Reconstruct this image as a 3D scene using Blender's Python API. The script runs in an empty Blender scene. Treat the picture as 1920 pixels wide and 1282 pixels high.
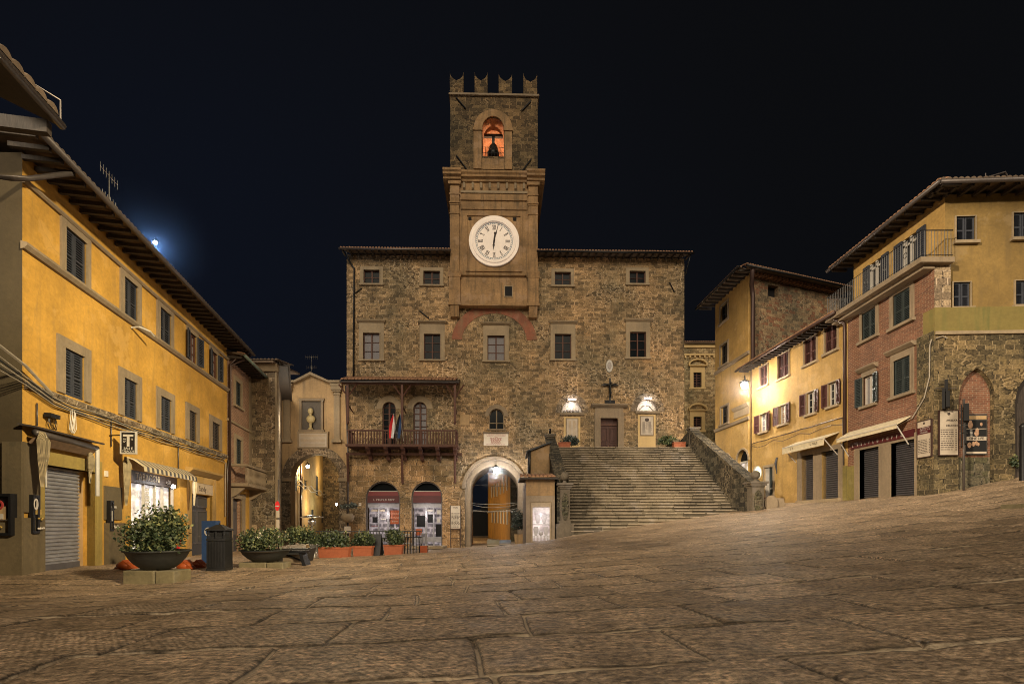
import bpy, math, random
import numpy as np
from mathutils import Vector
from mathutils.geometry import tessellate_polygon
R = math.radians
random.seed(7)
scene = bpy.context.scene
COL = scene.collection
F0, CX, HY = 960.0, 960.0, 980.0     # focal length and horizon of the photograph, in its pixels

# ------------------------------------------------------------------ materials
MATS = {}
def newmat(name):
    m = bpy.data.materials.new(name); m.use_nodes = True
    nt = m.node_tree; nt.nodes.clear()
    out = nt.nodes.new('ShaderNodeOutputMaterial'); b = nt.nodes.new('ShaderNodeBsdfPrincipled')
    nt.links.new(b.outputs[0], out.inputs[0])
    MATS[name] = m
    return m, nt, b
def N(nt, t, **kw):
    n = nt.nodes.new(t)
    for k, v in kw.items():
        if k.startswith('i_'):
            key = k[2:]
            if key.isdigit(): key = int(key)
            n.inputs[key].default_value = v
        else: setattr(n, k, v)
    return n
def L(nt, a, b): nt.links.new(a, b)
def c4(c): return (c[0], c[1], c[2], 1)
def ramp(nt, fac, stops, interp='LINEAR'):
    r = nt.nodes.new('ShaderNodeValToRGB'); r.color_ramp.interpolation = interp
    e = r.color_ramp.elements
    while len(e) < len(stops): e.new(0.5)
    for i, (p, c) in enumerate(stops):
        e[i].position = p; e[i].color = c4(c) if not isinstance(c, (int, float)) else (c, c, c, 1)
    L(nt, fac, r.inputs[0]); return r.outputs[0]
def mix(nt, fac, a, b, mode='MIX'):
    m = nt.nodes.new('ShaderNodeMix'); m.data_type = 'RGBA'; m.blend_type = mode; m.clamp_factor = True
    for v, k in ((fac, 0), (a, 6), (b, 7)):
        if isinstance(v, (int, float)): m.inputs[k].default_value = v
        elif isinstance(v, tuple): m.inputs[k].default_value = c4(v)
        else: L(nt, v, m.inputs[k])
    return m.outputs[2]
def mathn(nt, op, a, b=0.0, c=None):
    m = nt.nodes.new('ShaderNodeMath'); m.operation = op
    for i, v in enumerate((a, b) if c is None else (a, b, c)):
        if isinstance(v, (int, float)): m.inputs[i].default_value = v
        else: L(nt, v, m.inputs[i])
    return m.outputs[0]
def uvmap(nt, sx=1, sy=1, distort=0.0, dscale=2.0):
    tc = N(nt, 'ShaderNodeTexCoord'); mp = N(nt, 'ShaderNodeMapping')
    mp.inputs['Scale'].default_value = (sx, sy, 1)
    src = tc.outputs['UV']
    if distort:
        nz = N(nt, 'ShaderNodeTexNoise', i_Scale=dscale, i_Detail=2.0); L(nt, src, nz.inputs['Vector'])
        vm = N(nt, 'ShaderNodeVectorMath', operation='SUBTRACT'); L(nt, nz.outputs['Color'], vm.inputs[0]); vm.inputs[1].default_value = (.5, .5, .5)
        vs = N(nt, 'ShaderNodeVectorMath', operation='SCALE'); L(nt, vm.outputs[0], vs.inputs[0]); vs.inputs['Scale'].default_value = distort
        va = N(nt, 'ShaderNodeVectorMath', operation='ADD'); L(nt, src, va.inputs[0]); L(nt, vs.outputs[0], va.inputs[1]); src = va.outputs[0]
    L(nt, src, mp.inputs['Vector']); return mp.outputs[0]
def noise(nt, vec, scale, detail=4, rough=.6):
    n = N(nt, 'ShaderNodeTexNoise', i_Scale=scale, i_Detail=float(detail), i_Roughness=rough)
    if vec is not None: L(nt, vec, n.inputs['Vector'])
    return n.outputs['Fac']
def bump(nt, b, h, strength=.5, dist=.02):
    bp = N(nt, 'ShaderNodeBump', i_Strength=strength, i_Distance=dist); L(nt, h, bp.inputs['Height']); L(nt, bp.outputs[0], b.inputs['Normal'])

def rubble(name, cols, mortar, sw=.36, sh=.17, mw=.10, patch=.45, patchcol=None, rnd=.8, seed=0.):
    """coursed rubble masonry: irregular cells of several stone colours, pale joints, plaster patches"""
    m, nt, b = newmat(name)
    uv = uvmap(nt, 1, 1, .045, 2.5)
    mp = N(nt, 'ShaderNodeMapping'); mp.inputs['Scale'].default_value = (1/sw, 1/sh, 0); mp.inputs['Location'].default_value = (seed, seed*.7, 0)
    L(nt, uv, mp.inputs['Vector']); v = mp.outputs[0]
    # two courses sizes: brick layout gives rows, voronoi gives irregular rubble
    vo = N(nt, 'ShaderNodeTexVoronoi', voronoi_dimensions='2D', i_Scale=1.0, i_Randomness=rnd); L(nt, v, vo.inputs['Vector'])
    vd = N(nt, 'ShaderNodeTexVoronoi', voronoi_dimensions='2D', feature='DISTANCE_TO_EDGE', i_Scale=1.0, i_Randomness=rnd); L(nt, v, vd.inputs['Vector'])
    br = N(nt, 'ShaderNodeTexBrick', i_Scale=1.0); br.inputs['Mortar Size'].default_value = .06; br.inputs['Mortar Smooth'].default_value = .4
    br.inputs['Brick Width'].default_value = 1.35; br.inputs['Row Height'].default_value = 1.25; br.inputs['Bias'].default_value = 0
    br.inputs['Color1'].default_value = (0, 0, 0, 1); br.inputs['Color2'].default_value = (1, 1, 1, 1); br.inputs['Mortar'].default_value = (.5, .5, .5, 1)
    br.offset_frequency = 2; br.squash = .7; br.squash_frequency = 3
    L(nt, v, br.inputs['Vector'])
    big = noise(nt, uv, .35, 3)
    sel = ramp(nt, big, [(.42, 0.), (.46, 1.)])
    j1 = ramp(nt, vd.outputs['Distance'], [(0, 1.), (mw, .75), (mw*1.7, 0.)])
    joint = mix(nt, sel, j1, br.outputs['Fac'])
    rv = N(nt, 'ShaderNodeSeparateColor'); L(nt, vo.outputs['Color'], rv.inputs[0])
    rb = N(nt, 'ShaderNodeSeparateColor'); L(nt, br.outputs['Color'], rb.inputs[0])
    rr = mix(nt, sel, rv.outputs[0], rb.outputs[0])
    n = len(cols)
    col = ramp(nt, rr, [(i/n, c) for i, c in enumerate(cols)], 'CONSTANT' if n > 3 else 'LINEAR')
    fine = noise(nt, uv, 14, 5, .7)
    col = mix(nt, .9, col, ramp(nt, fine, [(.35, .35), (.65, 1.6)]), 'MULTIPLY')
    jn = noise(nt, uv, 5, 3)
    jcol = mix(nt, ramp(nt, jn, [(.42, 0.), (.5, 1.)]), tuple(x*.25 for x in cols[0]), mortar)
    col = mix(nt, joint, col, jcol)
    if patch and patchcol:
        pn = noise(nt, uv, .55, 5, .65)
        pf = ramp(nt, pn, [(patch+.08, 0.), (patch+.12, .8)])
        col = mix(nt, pf, col, mix(nt, .6, patchcol, ramp(nt, fine, [(.3, .5), (.7, 1.3)]), 'MULTIPLY'))
    wide = noise(nt, uv, .9, 5)
    col = mix(nt, 1.0, col, ramp(nt, noise(nt, uv, .22, 3), [(.38, (.74, .77, .75)), (.62, (1.28, 1.16, 1.02))]), 'MULTIPLY')
    col = mix(nt, 1.0, col, ramp(nt, wide, [(.3, .72), (.7, 1.25)]), 'MULTIPLY')
    st = N(nt, 'ShaderNodeMapping'); st.inputs['Scale'].default_value = (2.2, .22, 1); L(nt, uv, st.inputs['Vector'])
    col = mix(nt, .8, col, ramp(nt, noise(nt, st.outputs[0], 1.6, 4), [(.32, .74), (.55, 1.08)]), 'MULTIPLY')
    L(nt, col, b.inputs['Base Color']); b.inputs['Roughness'].default_value = .9
    h = mathn(nt, 'ADD', mathn(nt, 'MULTIPLY', joint, -1.0), mathn(nt, 'MULTIPLY', fine, .6))
    h = mathn(nt, 'ADD', h, mathn(nt, 'MULTIPLY', rr, .5))
    bump(nt, b, h, .9, .035)
    return m

def bricks(name, c1, c2, mortar, w=.26, h=.075, stain=.6):
    m, nt, b = newmat(name)
    uv = uvmap(nt, 1, 1, .02, 3)
    br = N(nt, 'ShaderNodeTexBrick', i_Scale=1.0); L(nt, uv, br.inputs['Vector'])
    for k, v in (('Color1', c4(c1)), ('Color2', c4(c2)), ('Mortar', c4(mortar))): br.inputs[k].default_value = v
    br.inputs['Mortar Size'].default_value = .008; br.inputs['Brick Width'].default_value = w; br.inputs['Row Height'].default_value = h
    col = mix(nt, stain, br.outputs['Color'], ramp(nt, noise(nt, uv, 1.1, 6, .7), [(.3, .45), (.7, 1.35)]), 'MULTIPLY')
    col = mix(nt, .6, col, ramp(nt, noise(nt, uv, 11, 4, .7), [(.3, .5), (.7, 1.4)]), 'MULTIPLY')
    L(nt, col, b.inputs['Base Color']); b.inputs['Roughness'].default_value = .9
    bump(nt, b, br.outputs['Fac'], -.5, .01)
    return m

def plaster(name, c, var=.5, dirt=(.10, .075, .04), dirty=.35, streak=.4, rough=.85, bs=.25, lowdirt=None):
    m, nt, b = newmat(name)
    uv = uvmap(nt)
    n1 = noise(nt, uv, .6, 6, .65); n2 = noise(nt, uv, 9, 5, .7)
    col = mix(nt, var, c, ramp(nt, n1, [(.3, .5), (.7, 1.3)]), 'MULTIPLY')
    col = mix(nt, var*.6, col, ramp(nt, n2, [(.3, .6), (.7, 1.3)]), 'MULTIPLY')
    mp = N(nt, 'ShaderNodeMapping'); mp.inputs['Scale'].default_value = (3, .25, 1); L(nt, uv, mp.inputs['Vector'])
    s = noise(nt, mp.outputs[0], 1.3, 5, .6)
    col = mix(nt, mathn(nt, 'MULTIPLY', ramp(nt, s, [(.5, 0.), (.72, 1.)]), streak), col, dirt)
    col = mix(nt, mathn(nt, 'MULTIPLY', ramp(nt, noise(nt, uv, 1.7, 7, .75), [(.55, 0.), (.7, 1.)]), dirty), col, dirt)
    if var > .6:      # faded and repaired patches
        col = mix(nt, mathn(nt, 'MULTIPLY', ramp(nt, noise(nt, uv, .8, 6, .6), [(.56, 0.), (.60, 1.)]), .30), col, (c[0]*1.15+.05, c[1]*1.2+.05, c[2]*1.5+.05))
        vc = N(nt, 'ShaderNodeTexVoronoi', voronoi_dimensions='2D', feature='DISTANCE_TO_EDGE', i_Scale=.45); L(nt, uvmap(nt, 1, 1, .5, 1.5), vc.inputs['Vector'])
        col = mix(nt, mathn(nt, 'MULTIPLY', ramp(nt, vc.outputs['Distance'], [(0, 1.), (.006, 0.)]), .5), col, dirt)
    if lowdirt is not None:     # rising damp and splashed dirt near the pavement, with a ragged edge
        sp = N(nt, 'ShaderNodeSeparateXYZ'); L(nt, uv, sp.inputs[0])
        y = mathn(nt, 'ADD', sp.outputs[1], mathn(nt, 'MULTIPLY', n1, 1.6))
        mr = N(nt, 'ShaderNodeMapRange'); L(nt, y, mr.inputs[0]); mr.inputs[1].default_value = lowdirt+1.5; mr.inputs[2].default_value = lowdirt+.6
        col = mix(nt, mathn(nt, 'MULTIPLY', mr.outputs[0], .75), col, dirt)
    L(nt, col, b.inputs['Base Color']); b.inputs['Roughness'].default_value = rough
    bump(nt, b, mathn(nt, 'ADD', n2, n1), bs, .02)
    return m

def plain(name, c, rough=.6, metal=0., var=.35, scale=8., emit=None, es=0., bs=.15, spec=.5, alpha=None):
    m, nt, b = newmat(name)
    tc = N(nt, 'ShaderNodeTexCoord')
    n = noise(nt, tc.outputs['Object'], scale, 5, .65)
    L(nt, mix(nt, var, c, ramp(nt, n, [(.3, .45), (.7, 1.4)]), 'MULTIPLY'), b.inputs['Base Color'])
    b.inputs['Roughness'].default_value = rough; b.inputs['Metallic'].default_value = metal
    b.inputs['Specular IOR Level'].default_value = spec
    if emit: b.inputs['Emission Color'].default_value = c4(emit); b.inputs['Emission Strength'].default_value = es
    if bs: bump(nt, b, n, bs, .01)
    return m

def wood(name, c, scale=6.):
    m, nt, b = newmat(name)
    tc = N(nt, 'ShaderNodeTexCoord'); mp = N(nt, 'ShaderNodeMapping'); mp.inputs['Scale'].default_value = (4, 4, .6)
    L(nt, tc.outputs['Object'], mp.inputs['Vector'])
    n = noise(nt, mp.outputs[0], scale, 6, .7)
    L(nt, mix(nt, .8, c, ramp(nt, n, [(.3, .35), (.7, 1.6)]), 'MULTIPLY'), b.inputs['Base Color'])
    b.inputs['Roughness'].default_value = .7; bump(nt, b, n, .4, .01)
    return m

M_stone = rubble('palazzo_stone', [(.175, .124, .068), (.29, .205, .115), (.215, .152, .083), (.34, .243, .14), (.25, .178, .098), (.135, .098, .056)], (.52, .39, .26), sw=.34, sh=.165, mw=.10, patch=.57, patchcol=(.38, .25, .135), rnd=.6)
M_stone_dark = rubble('tower_stone', [(.055, .038, .019), (.115, .08, .04), (.08, .055, .028), (.16, .112, .058)], (.25, .18, .105), sw=.38, sh=.2, patch=.55, patchcol=(.14, .105, .06), seed=5.)
M_ashlar = rubble('brown_ashlar', [(.25, .165, .082), (.35, .235, .125), (.20, .135, .068), (.30, .20, .105)], (.46, .34, .22), sw=.62, sh=.3, mw=.05, patch=0, seed=11.)
M_stone_pale = rubble('pale_rubble', [(.26, .19, .10), (.36, .27, .15), (.20, .15, .08), (.42, .33, .19)], (.46, .38, .25), sw=.3, sh=.17, patch=.6, patchcol=(.42, .31, .16), seed=21.)
M_stone_grey = rubble('grey_brown_rubble', [(.16, .125, .09), (.24, .19, .13), (.13, .10, .07), (.29, .23, .16)], (.40, .33, .26), sw=.42, sh=.2, patch=.62, patchcol=(.26, .2, .13), seed=31.)
M_stone_mix = rubble('patched_stone_and_brick', [(.13, .10, .065), (.20, .14, .085), (.17, .085, .05), (.24, .18, .11)], (.28, .22, .15), sw=.32, sh=.16, patch=.55, patchcol=(.19, .13, .09), seed=41.)
M_stone_green = rubble('dark_mossy_stone', [(.055, .05, .032), (.09, .075, .05), (.07, .065, .035), (.12, .10, .065)], (.17, .15, .11), sw=.34, sh=.2, patch=.6, patchcol=(.07, .075, .03), seed=51.)
M_stone_front = rubble('olive_stone', [(.065, .05, .026), (.12, .092, .046), (.085, .066, .034), (.16, .122, .064)], (.27, .21, .125), sw=.34, sh=.14, patch=.55, patchcol=(.19, .145, .07), seed=61.)
M_brick = bricks('red_brick', (.13, .05, .028), (.21, .085, .045), (.26, .19, .13))
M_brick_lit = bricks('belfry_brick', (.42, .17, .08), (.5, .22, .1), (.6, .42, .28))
M_brick_pale = bricks('brown_brick', (.24, .12, .07), (.32, .17, .10), (.36, .28, .2))
M_arch_red = plaster('red_arch_paint', (.27, .10, .055), .9, dirty=.9, streak=.8, dirt=(.21, .145, .08))
M_yellow = plaster('yellow_plaster', (.50, .275, .045), .7, dirty=.55, streak=.6, dirt=(.30, .18, .05), lowdirt=-1.6)
M_yellow_r = plaster('ochre_plaster', (.44, .275, .085), .75, dirty=.6, streak=.6, dirt=(.25, .16, .06), lowdirt=.6)
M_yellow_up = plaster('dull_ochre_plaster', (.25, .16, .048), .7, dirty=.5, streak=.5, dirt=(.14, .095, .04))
M_yellow_green = plaster('stained_parapet', (.20, .155, .045), .5, dirty=.4, streak=.9, dirt=(.12, .12, .035))
M_cream = plaster('cream_plaster', (.58, .41, .19), .3, dirty=.2, streak=.2, dirt=(.35, .26, .15))
M_tan = plaster('tan_plaster', (.42, .28, .14), .55, dirty=.5, streak=.6, dirt=(.17, .125, .08))
M_tower_pl = plaster('tower_plaster', (.33, .20, .092), 1.0, dirty=.75, streak=.8, dirt=(.085, .062, .035))
M_greyst = plaster('grey_dressed_stone', (.25, .19, .125), .6, dirty=.5, streak=.5, dirt=(.13, .10, .07))
M_palest = plaster('pale_dressed_stone', (.32, .245, .155), .6, dirty=.45, streak=.4, dirt=(.17, .14, .1))
def island_vary(m, lo, hi):
    nt = m.node_tree; b = nt.nodes['Principled BSDF']; src = b.inputs['Base Color'].links[0].from_socket
    g_ = nt.nodes.new('ShaderNodeNewGeometry'); L(nt, mix(nt, 1.0, src, ramp(nt, g_.outputs['Random Per Island'], [(0, lo), (1, hi)]), 'MULTIPLY'), b.inputs['Base Color'])
M_steps = plaster('worn_step_stone', (.175, .142, .095), 1.0, dirty=.8, streak=0, dirt=(.065, .058, .04), bs=.6)
island_vary(M_steps, .5, 1.35)
M_parap = rubble('stair_parapet_stone', [(.022, .019, .013), (.055, .047, .031), (.036, .031, .02), (.10, .086, .06)], (.15, .128, .09), sw=.3, sh=.2, patch=.6, patchcol=(.1, .09, .055), seed=71.)
M_stain = plaster('green_stained_render', (.20, .16, .045), .7, dirty=.7, dirt=(.08, .065, .03))
M_tile = plain('terracotta_tile', (.30, .16, .09), .85, var=.8, scale=3)
M_tile_dk = plain('mossy_roof_tile', (.14, .10, .07), .9, var=.8, scale=3)
M_wood = wood('dark_red_wood', (.085, .032, .018))
M_wood_dk = wood('eave_timber', (.04, .03, .024))
M_door = wood('brown_door_wood', (.06, .022, .015))
M_shutter = plain('blue_black_shutter_paint', (.038, .042, .056), .5, var=.4)
M_shutter_g = plain('green_black_shutter_paint', (.032, .042, .044), .5, var=.4)
M_shutter_r = plain('dark_red_shutter_paint', (.085, .034, .03), .55, var=.4)
M_roller = plain('steel_roller_shutter', (.30, .30, .33), .42, metal=.35, var=.4, scale=4)  # lighter and bluish: reflection on the shutter put into its colour
M_roller_dk = plain('dark_roller_shutter', (.10, .095, .105), .45, metal=.3, var=.4, scale=4)
M_black = plain('black_iron', (.012, .012, .014), .45, metal=.3)
M_iron = plain('bin_iron', (.022, .022, .024), .5, metal=.2, var=.5)
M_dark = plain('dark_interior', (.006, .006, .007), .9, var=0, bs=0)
M_pipe = plain('zinc_pipe', (.10, .085, .08), .45, metal=.5)
M_copper = plain('brown_downpipe', (.055, .03, .025), .45, metal=.3)
M_cable = plain('pale_cable', (.30, .26, .21), .7)
M_cable_dk = plain('black_cable', (.02, .02, .02), .7)
M_white = plain('white_paint', (.45, .42, .38), .5, var=.2)
M_marble = plain('white_marble', (.68, .60, .5), .5, var=.2, scale=3)
M_plaque = plain('pale_plaque_stone', (.45, .38, .3), .6, var=.3, scale=3)  # pale warm stone for plaques and boards
M_ink = plain('dark_lettering', (.05, .035, .03), .7, var=.1, bs=0)
M_ink_red = plain('red_lettering', (.30, .03, .03), .7, var=.1, bs=0)
M_orange = plain('orange_plastic', (.34, .07, .015), .45, var=.2)
M_terra = plain('terracotta_planter', (.30, .085, .035), .75, var=.35)
M_block = plaster('mossy_stone_block', (.17, .14, .075), .8, dirty=.8, streak=0, dirt=(.05, .045, .025), bs=.6)
M_bowl = plain('black_planter_bowl', (.018, .019, .018), .55, var=.5)
M_soil = plain('soil', (.03, .02, .012), .95)
M_fabric = plain('faded_awning_cloth', (.36, .28, .17), .9, var=.45, scale=5)
M_fabric_w = plain('cream_awning_cloth', (.55, .47, .32), .9, var=.35, scale=5)
M_red = plain('dark_red_panel', (.07, .010, .012), .5, var=.2)
M_red2 = plain('bright_red_panel', (.16, .022, .024), .5, var=.2)
M_blue = plain('blue_fabric', (.015, .045, .13), .7)
M_flagred = plain('flag_red', (.62, .02, .025), .8, var=.15)
M_flagwhite = plain('flag_white', (.7, .68, .66), .8, var=.15)
M_flaggreen = plain('flag_green', (.02, .20, .06), .8, var=.15)
M_steel = plain('heater_steel', (.5, .48, .45), .25, metal=.9, var=.2)
M_clock = plaster('clock_dial_stone', (.92, .80, .68), .22, dirty=.12, streak=.1, dirt=(.45, .36, .28))
M_clock.node_tree.nodes['Principled BSDF'].inputs['Emission Color'].default_value = (1, .86, .76, 1); M_clock.node_tree.nodes['Principled BSDF'].inputs['Emission Strength'].default_value = .09   # weak glow added to brighten the dial and its rings
M_blueink = plain('blue_enamel_ring', (.10, .17, .22), .5, var=.1, bs=0)
M_bronze = plain('bell_bronze', (.02, .02, .018), .45, metal=.7)
M_crest = plain('grey_carved_crest', (.33, .30, .28), .8, var=.6)
def leafmat(name, c, rough=.55):
    m, nt, b = newmat(name)
    tc = N(nt, 'ShaderNodeTexCoord'); n = noise(nt, tc.outputs['Object'], 5, 3)
    L(nt, mix(nt, .8, c, ramp(nt, n, [(.3, .4), (.7, 1.6)]), 'MULTIPLY'), b.inputs['Base Color'])
    b.inputs['Roughness'].default_value = rough
    return m
LEAVES = [leafmat('leaf_dark', (.035, .055, .025)), leafmat('leaf_mid', (.09, .11, .045)), leafmat('leaf_light', (.24, .25, .10)), leafmat('leaf_dry', (.38, .30, .18))]
LEAVES_G = [leafmat('leaf_grey_dark', (.035, .05, .045)), leafmat('leaf_grey', (.09, .11, .10)), leafmat('leaf_grey_light', (.2, .23, .21)), leafmat('leaf_green', (.05, .08, .03))]
def glass(name, c=(.008, .010, .012), rough=.12):
    m, nt, b = newmat(name); b.inputs['Base Color'].default_value = c4(c); b.inputs['Roughness'].default_value = rough
    b.inputs['Specular IOR Level'].default_value = .04; return m
M_glass = glass('dark_window_glass')
def litmat(name, cols, strength, sx=1.2, sy=2.5):
    """lit interior seen through glass: shelves and goods as blocks of different brightness"""
    m, nt, b = newmat(name)
    uv = uvmap(nt, sx, sy)
    br = N(nt, 'ShaderNodeTexBrick', i_Scale=1.0); L(nt, uv, br.inputs['Vector'])
    br.inputs['Color1'].default_value = c4(cols[0]); br.inputs['Color2'].default_value = c4(cols[1]); br.inputs['Mortar'].default_value = c4(cols[2]); br.inputs['Mortar Size'].default_value = .05
    br.inputs['Brick Width'].default_value = .37
    col = mix(nt, .8, br.outputs['Color'], ramp(nt, noise(nt, uv, 4, 4), [(.35, .3), (.65, 1.3)]), 'MULTIPLY')
    L(nt, col, b.inputs['Base Color']); L(nt, col, b.inputs['Emission Color']); b.inputs['Emission Strength'].default_value = strength
    b.inputs['Roughness'].default_value = .3
    return m
M_lit_shop = litmat('lit_shop_interior', ((.14, .12, .125), (.035, .03, .035), (.20, .17, .175)), 1.0, .8, .7)
M_lit_cool = litmat('lit_display_window', ((.50, .43, .44), (.40, .34, .35), (.55, .5, .5)), .35, .3, .4)
M_lit_tab = litmat('lit_tobacconist_window', ((.85, .78, .76), (.6, .54, .54), (.75, .7, .68)), .45, .5, .6)
M_lit_win = litmat('lit_room', ((.55, .42, .28), (.3, .2, .12), (.2, .1, .06)), .35)
M_curtain = plain('window_curtain', (.20, .19, .20), .9, var=.5, scale=20)
def emis(name, c, s):
    m, nt, b = newmat(name); b.inputs['Base Color'].default_value = c4(c); b.inputs['Emission Color'].default_value = c4(c); b.inputs['Emission Strength'].default_value = s; return m
M_bulb = emis('white_lamp_glow', (1, .95, .9), 60)
M_bulb_w = emis('warm_lamp_glow', (1, .82, .55), 50)
M_bulb_s = emis('small_lamp_glow', (.9, 1, .95), 25)
M_signlit = emis('backlit_sign_face', (.8, .85, .5), .9)

# ------------------------------------------------------------------ frames and mesh building
class Frame:
    """u runs along the wall, v is height, w comes out of the wall"""
    def __init__(s, p0, p1=None, yaw=None, z=0.0, flip=False):
        s.o = Vector((p0[0], p0[1], z))
        if p1 is not None: d = Vector((p1[0]-p0[0], p1[1]-p0[1], 0)).normalized()
        else: d = Vector((math.cos(yaw), math.sin(yaw), 0))
        s.U = d; n = Vector((d.y, -d.x, 0))
        if p1 is not None and n.dot(s.o) > 0: n = -n
        if flip: n = -n
        s.N = n
    def P(s, u, v, w=0): return s.o + s.U*u + s.N*w + Vector((0, 0, v))
    def uv(s, px, py, w=0):
        d = Vector(((px-CX)/F0, 1, (HY-py)/F0)); pl = s.o + s.N*w
        t = pl.dot(s.N)/d.dot(s.N); q = d*t - pl
        return q.dot(s.U), q.z + (0 if True else 0)
    def u(s, px, w=0): return s.uv(px, 900, w)[0]
    def v(s, px, py, w=0): return s.uv(px, py, w)[1]
W0 = Frame((0, 0), yaw=0)            # world axes: u = x, v = z, w = -y
def pt(px, py, Y): return Vector(((px-CX)/F0*Y, Y, (HY-py)/F0*Y))

M_endwall = plaster('shaded_brown_plaster', (.075, .055, .028), .5, dirty=.5, dirt=(.07, .05, .03))  # shade of the end wall put into this darker plaster colour
M_pier = plaster('grey_brown_render', (.12, .092, .052), .6, dirty=.6, dirt=(.06, .05, .03))
M_pillar = plaster('weathered_dark_pillar', (.13, .105, .075), .9, dirty=.8, streak=.7, dirt=(.045, .04, .03))
M_nose = plaster('step_edge_highlight', (.36, .29, .21), .9, dirty=.5, streak=0, dirt=(.12, .1, .07))  # worn nosing, painted paler as its highlight
def stripes(name, a, b_, k=26.):
    m, nt, b = newmat(name); tcn = N(nt, 'ShaderNodeTexCoord'); wv = N(nt, 'ShaderNodeTexWave', i_Scale=k, i_Distortion=1.2, i_Detail=1.0)
    mp = N(nt, 'ShaderNodeMapping'); mp.inputs['Scale'].default_value = (1, .08, 1); L(nt, tcn.outputs['UV'], mp.inputs['Vector']); L(nt, mp.outputs[0], wv.inputs['Vector'])
    wv.wave_profile = 'SIN'; col = ramp(nt, wv.outputs['Fac'], [(.3, a), (.7, b_)]); n_ = noise(nt, tcn.outputs['UV'], 4, 4)
    L(nt, mix(nt, .7, col, ramp(nt, n_, [(.3, .5), (.7, 1.3)]), 'MULTIPLY'), b.inputs['Base Color']); b.inputs['Roughness'].default_value = .9; return m
M_drape = stripes('striped_drape_cloth', (.40, .32, .19), (.07, .055, .035))
class MB:
    def __init__(s, fr=W0): s.f = fr; s.V = []; s.F = []; s.M = []; s.UV = []; s.m = 0; s.sm = []; s.smooth = False
    def add(s, loc, faces):
        """loc: list of (u,v,w); faces: index tuples"""
        b = len(s.V); s.V += [s.f.P(*p) for p in loc]
        for f in faces:
            a, c, d = (Vector(loc[f[0]]), Vector(loc[f[1]]), Vector(loc[f[2]])); n = (c-a).cross(d-a)
            ax = max(range(3), key=lambda i: abs(n[i]))
            s.F.append([b+i for i in f]); s.M.append(s.m); s.sm.append(s.smooth)
            s.UV.append([((loc[i][0], loc[i][1]) if ax == 2 else (loc[i][2], loc[i][1]) if ax == 0 else (loc[i][0], loc[i][2])) for i in f])
    def box(s, u0, u1, v0, v1, w0, w1):
        q = [(u, v, w) for w in (w0, w1) for v in (v0, v1) for u in (u0, u1)]
        s.add(q, [(0, 2, 3, 1), (4, 5, 7, 6), (0, 1, 5, 4), (2, 6, 7, 3), (0, 4, 6, 2), (1, 3, 7, 5)]); return s
    def wedge(s, u0, u1, prof):
        """profile of (w,v) points extruded along u"""
        n = len(prof); q = [(u0, v, w) for w, v in prof] + [(u1, v, w) for w, v in prof]
        t = tessellate_polygon([[Vector((w, v, 0)) for w, v in prof]])
        s.add(q, [tuple(x) for x in t] + [tuple(n+i for i in reversed(x)) for x in t] + [(i, (i+1) % n, n+(i+1) % n, n+i) for i in range(n)]); return s
    def poly(s, pts, w0, w1):
        n = len(pts); t = tessellate_polygon([[Vector((p[0], p[1], 0)) for p in pts]])
        q = [(p[0], p[1], w1) for p in pts] + [(p[0], p[1], w0) for p in pts]
        s.add(q, [tuple(x) for x in t] + [tuple(n+i for i in reversed(x)) for x in t] + [(i, n+i, n+(i+1) % n, (i+1) % n) for i in range(n)]); return s
    def ring(s, outer, inner, w0, w1):
        n = len(outer); q = [(p[0], p[1], w1) for p in outer] + [(p[0], p[1], w1) for p in inner] + [(p[0], p[1], w0) for p in outer] + [(p[0], p[1], w0) for p in inner]
        fs = []
        for i in range(n-1):
            j = i+1; fs += [(i, j, n+j, n+i), (2*n+i, i, n+i, 3*n+i)[:0] or (i, 2*n+i, 2*n+j, j), (n+i, n+j, 3*n+j, 3*n+i)]
        fs += [(0, n, 3*n, 2*n), (n-1, 3*n-1, 4*n-1, 2*n-1)]
        s.add(q, fs); return s
    def sheet(s, outline, holes, depth=.3, w=0, revmat=None):
        loops = [outline] + holes
        t = tessellate_polygon([[Vector((p[0], p[1], 0)) for p in l] for l in loops])
        flat = [p for l in loops for p in l]
        s.add([(p[0], p[1], w) for p in flat], [tuple(x) for x in t])
        for l in holes:
            n = len(l); m0 = s.m
            if revmat is not None: s.m = revmat
            s.add([(p[0], p[1], w) for p in l] + [(p[0], p[1], w-depth) for p in l], [(i, n+i, n+(i+1) % n, (i+1) % n) for i in range(n)])
            s.m = m0
        return s
    def tube(s, pts, r, n=6, closed=False, w2=None):
        """pts in frame coordinates; r number or list"""
        P = [Vector(p) for p in pts]; k = len(P); q = []
        for i, p in enumerate(P):
            d = (P[min(i+1, k-1)] - P[max(i-1, 0)]).normalized()
            a = d.cross(Vector((0, 0, 1)));
            if a.length < .05: a = d.cross(Vector((1, 0, 0)))
            a.normalize(); b = d.cross(a); rr = r[i] if isinstance(r, (list, tuple)) else r
            for j in range(n):
                t = 2*math.pi*j/n; x = p + a*rr*math.cos(t) + b*rr*math.sin(t); q.append(tuple(x))
        fs = [(i*n+j, i*n+(j+1) % n, (i+1)*n+(j+1) % n, (i+1)*n+j) for i in range(k-1) for j in range(n)]
        fs += [tuple(range(n-1, -1, -1)), tuple((k-1)*n+j for j in range(n))]
        sm = s.smooth; s.smooth = n > 6; s.add(q, fs); s.smooth = sm; return s
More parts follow.
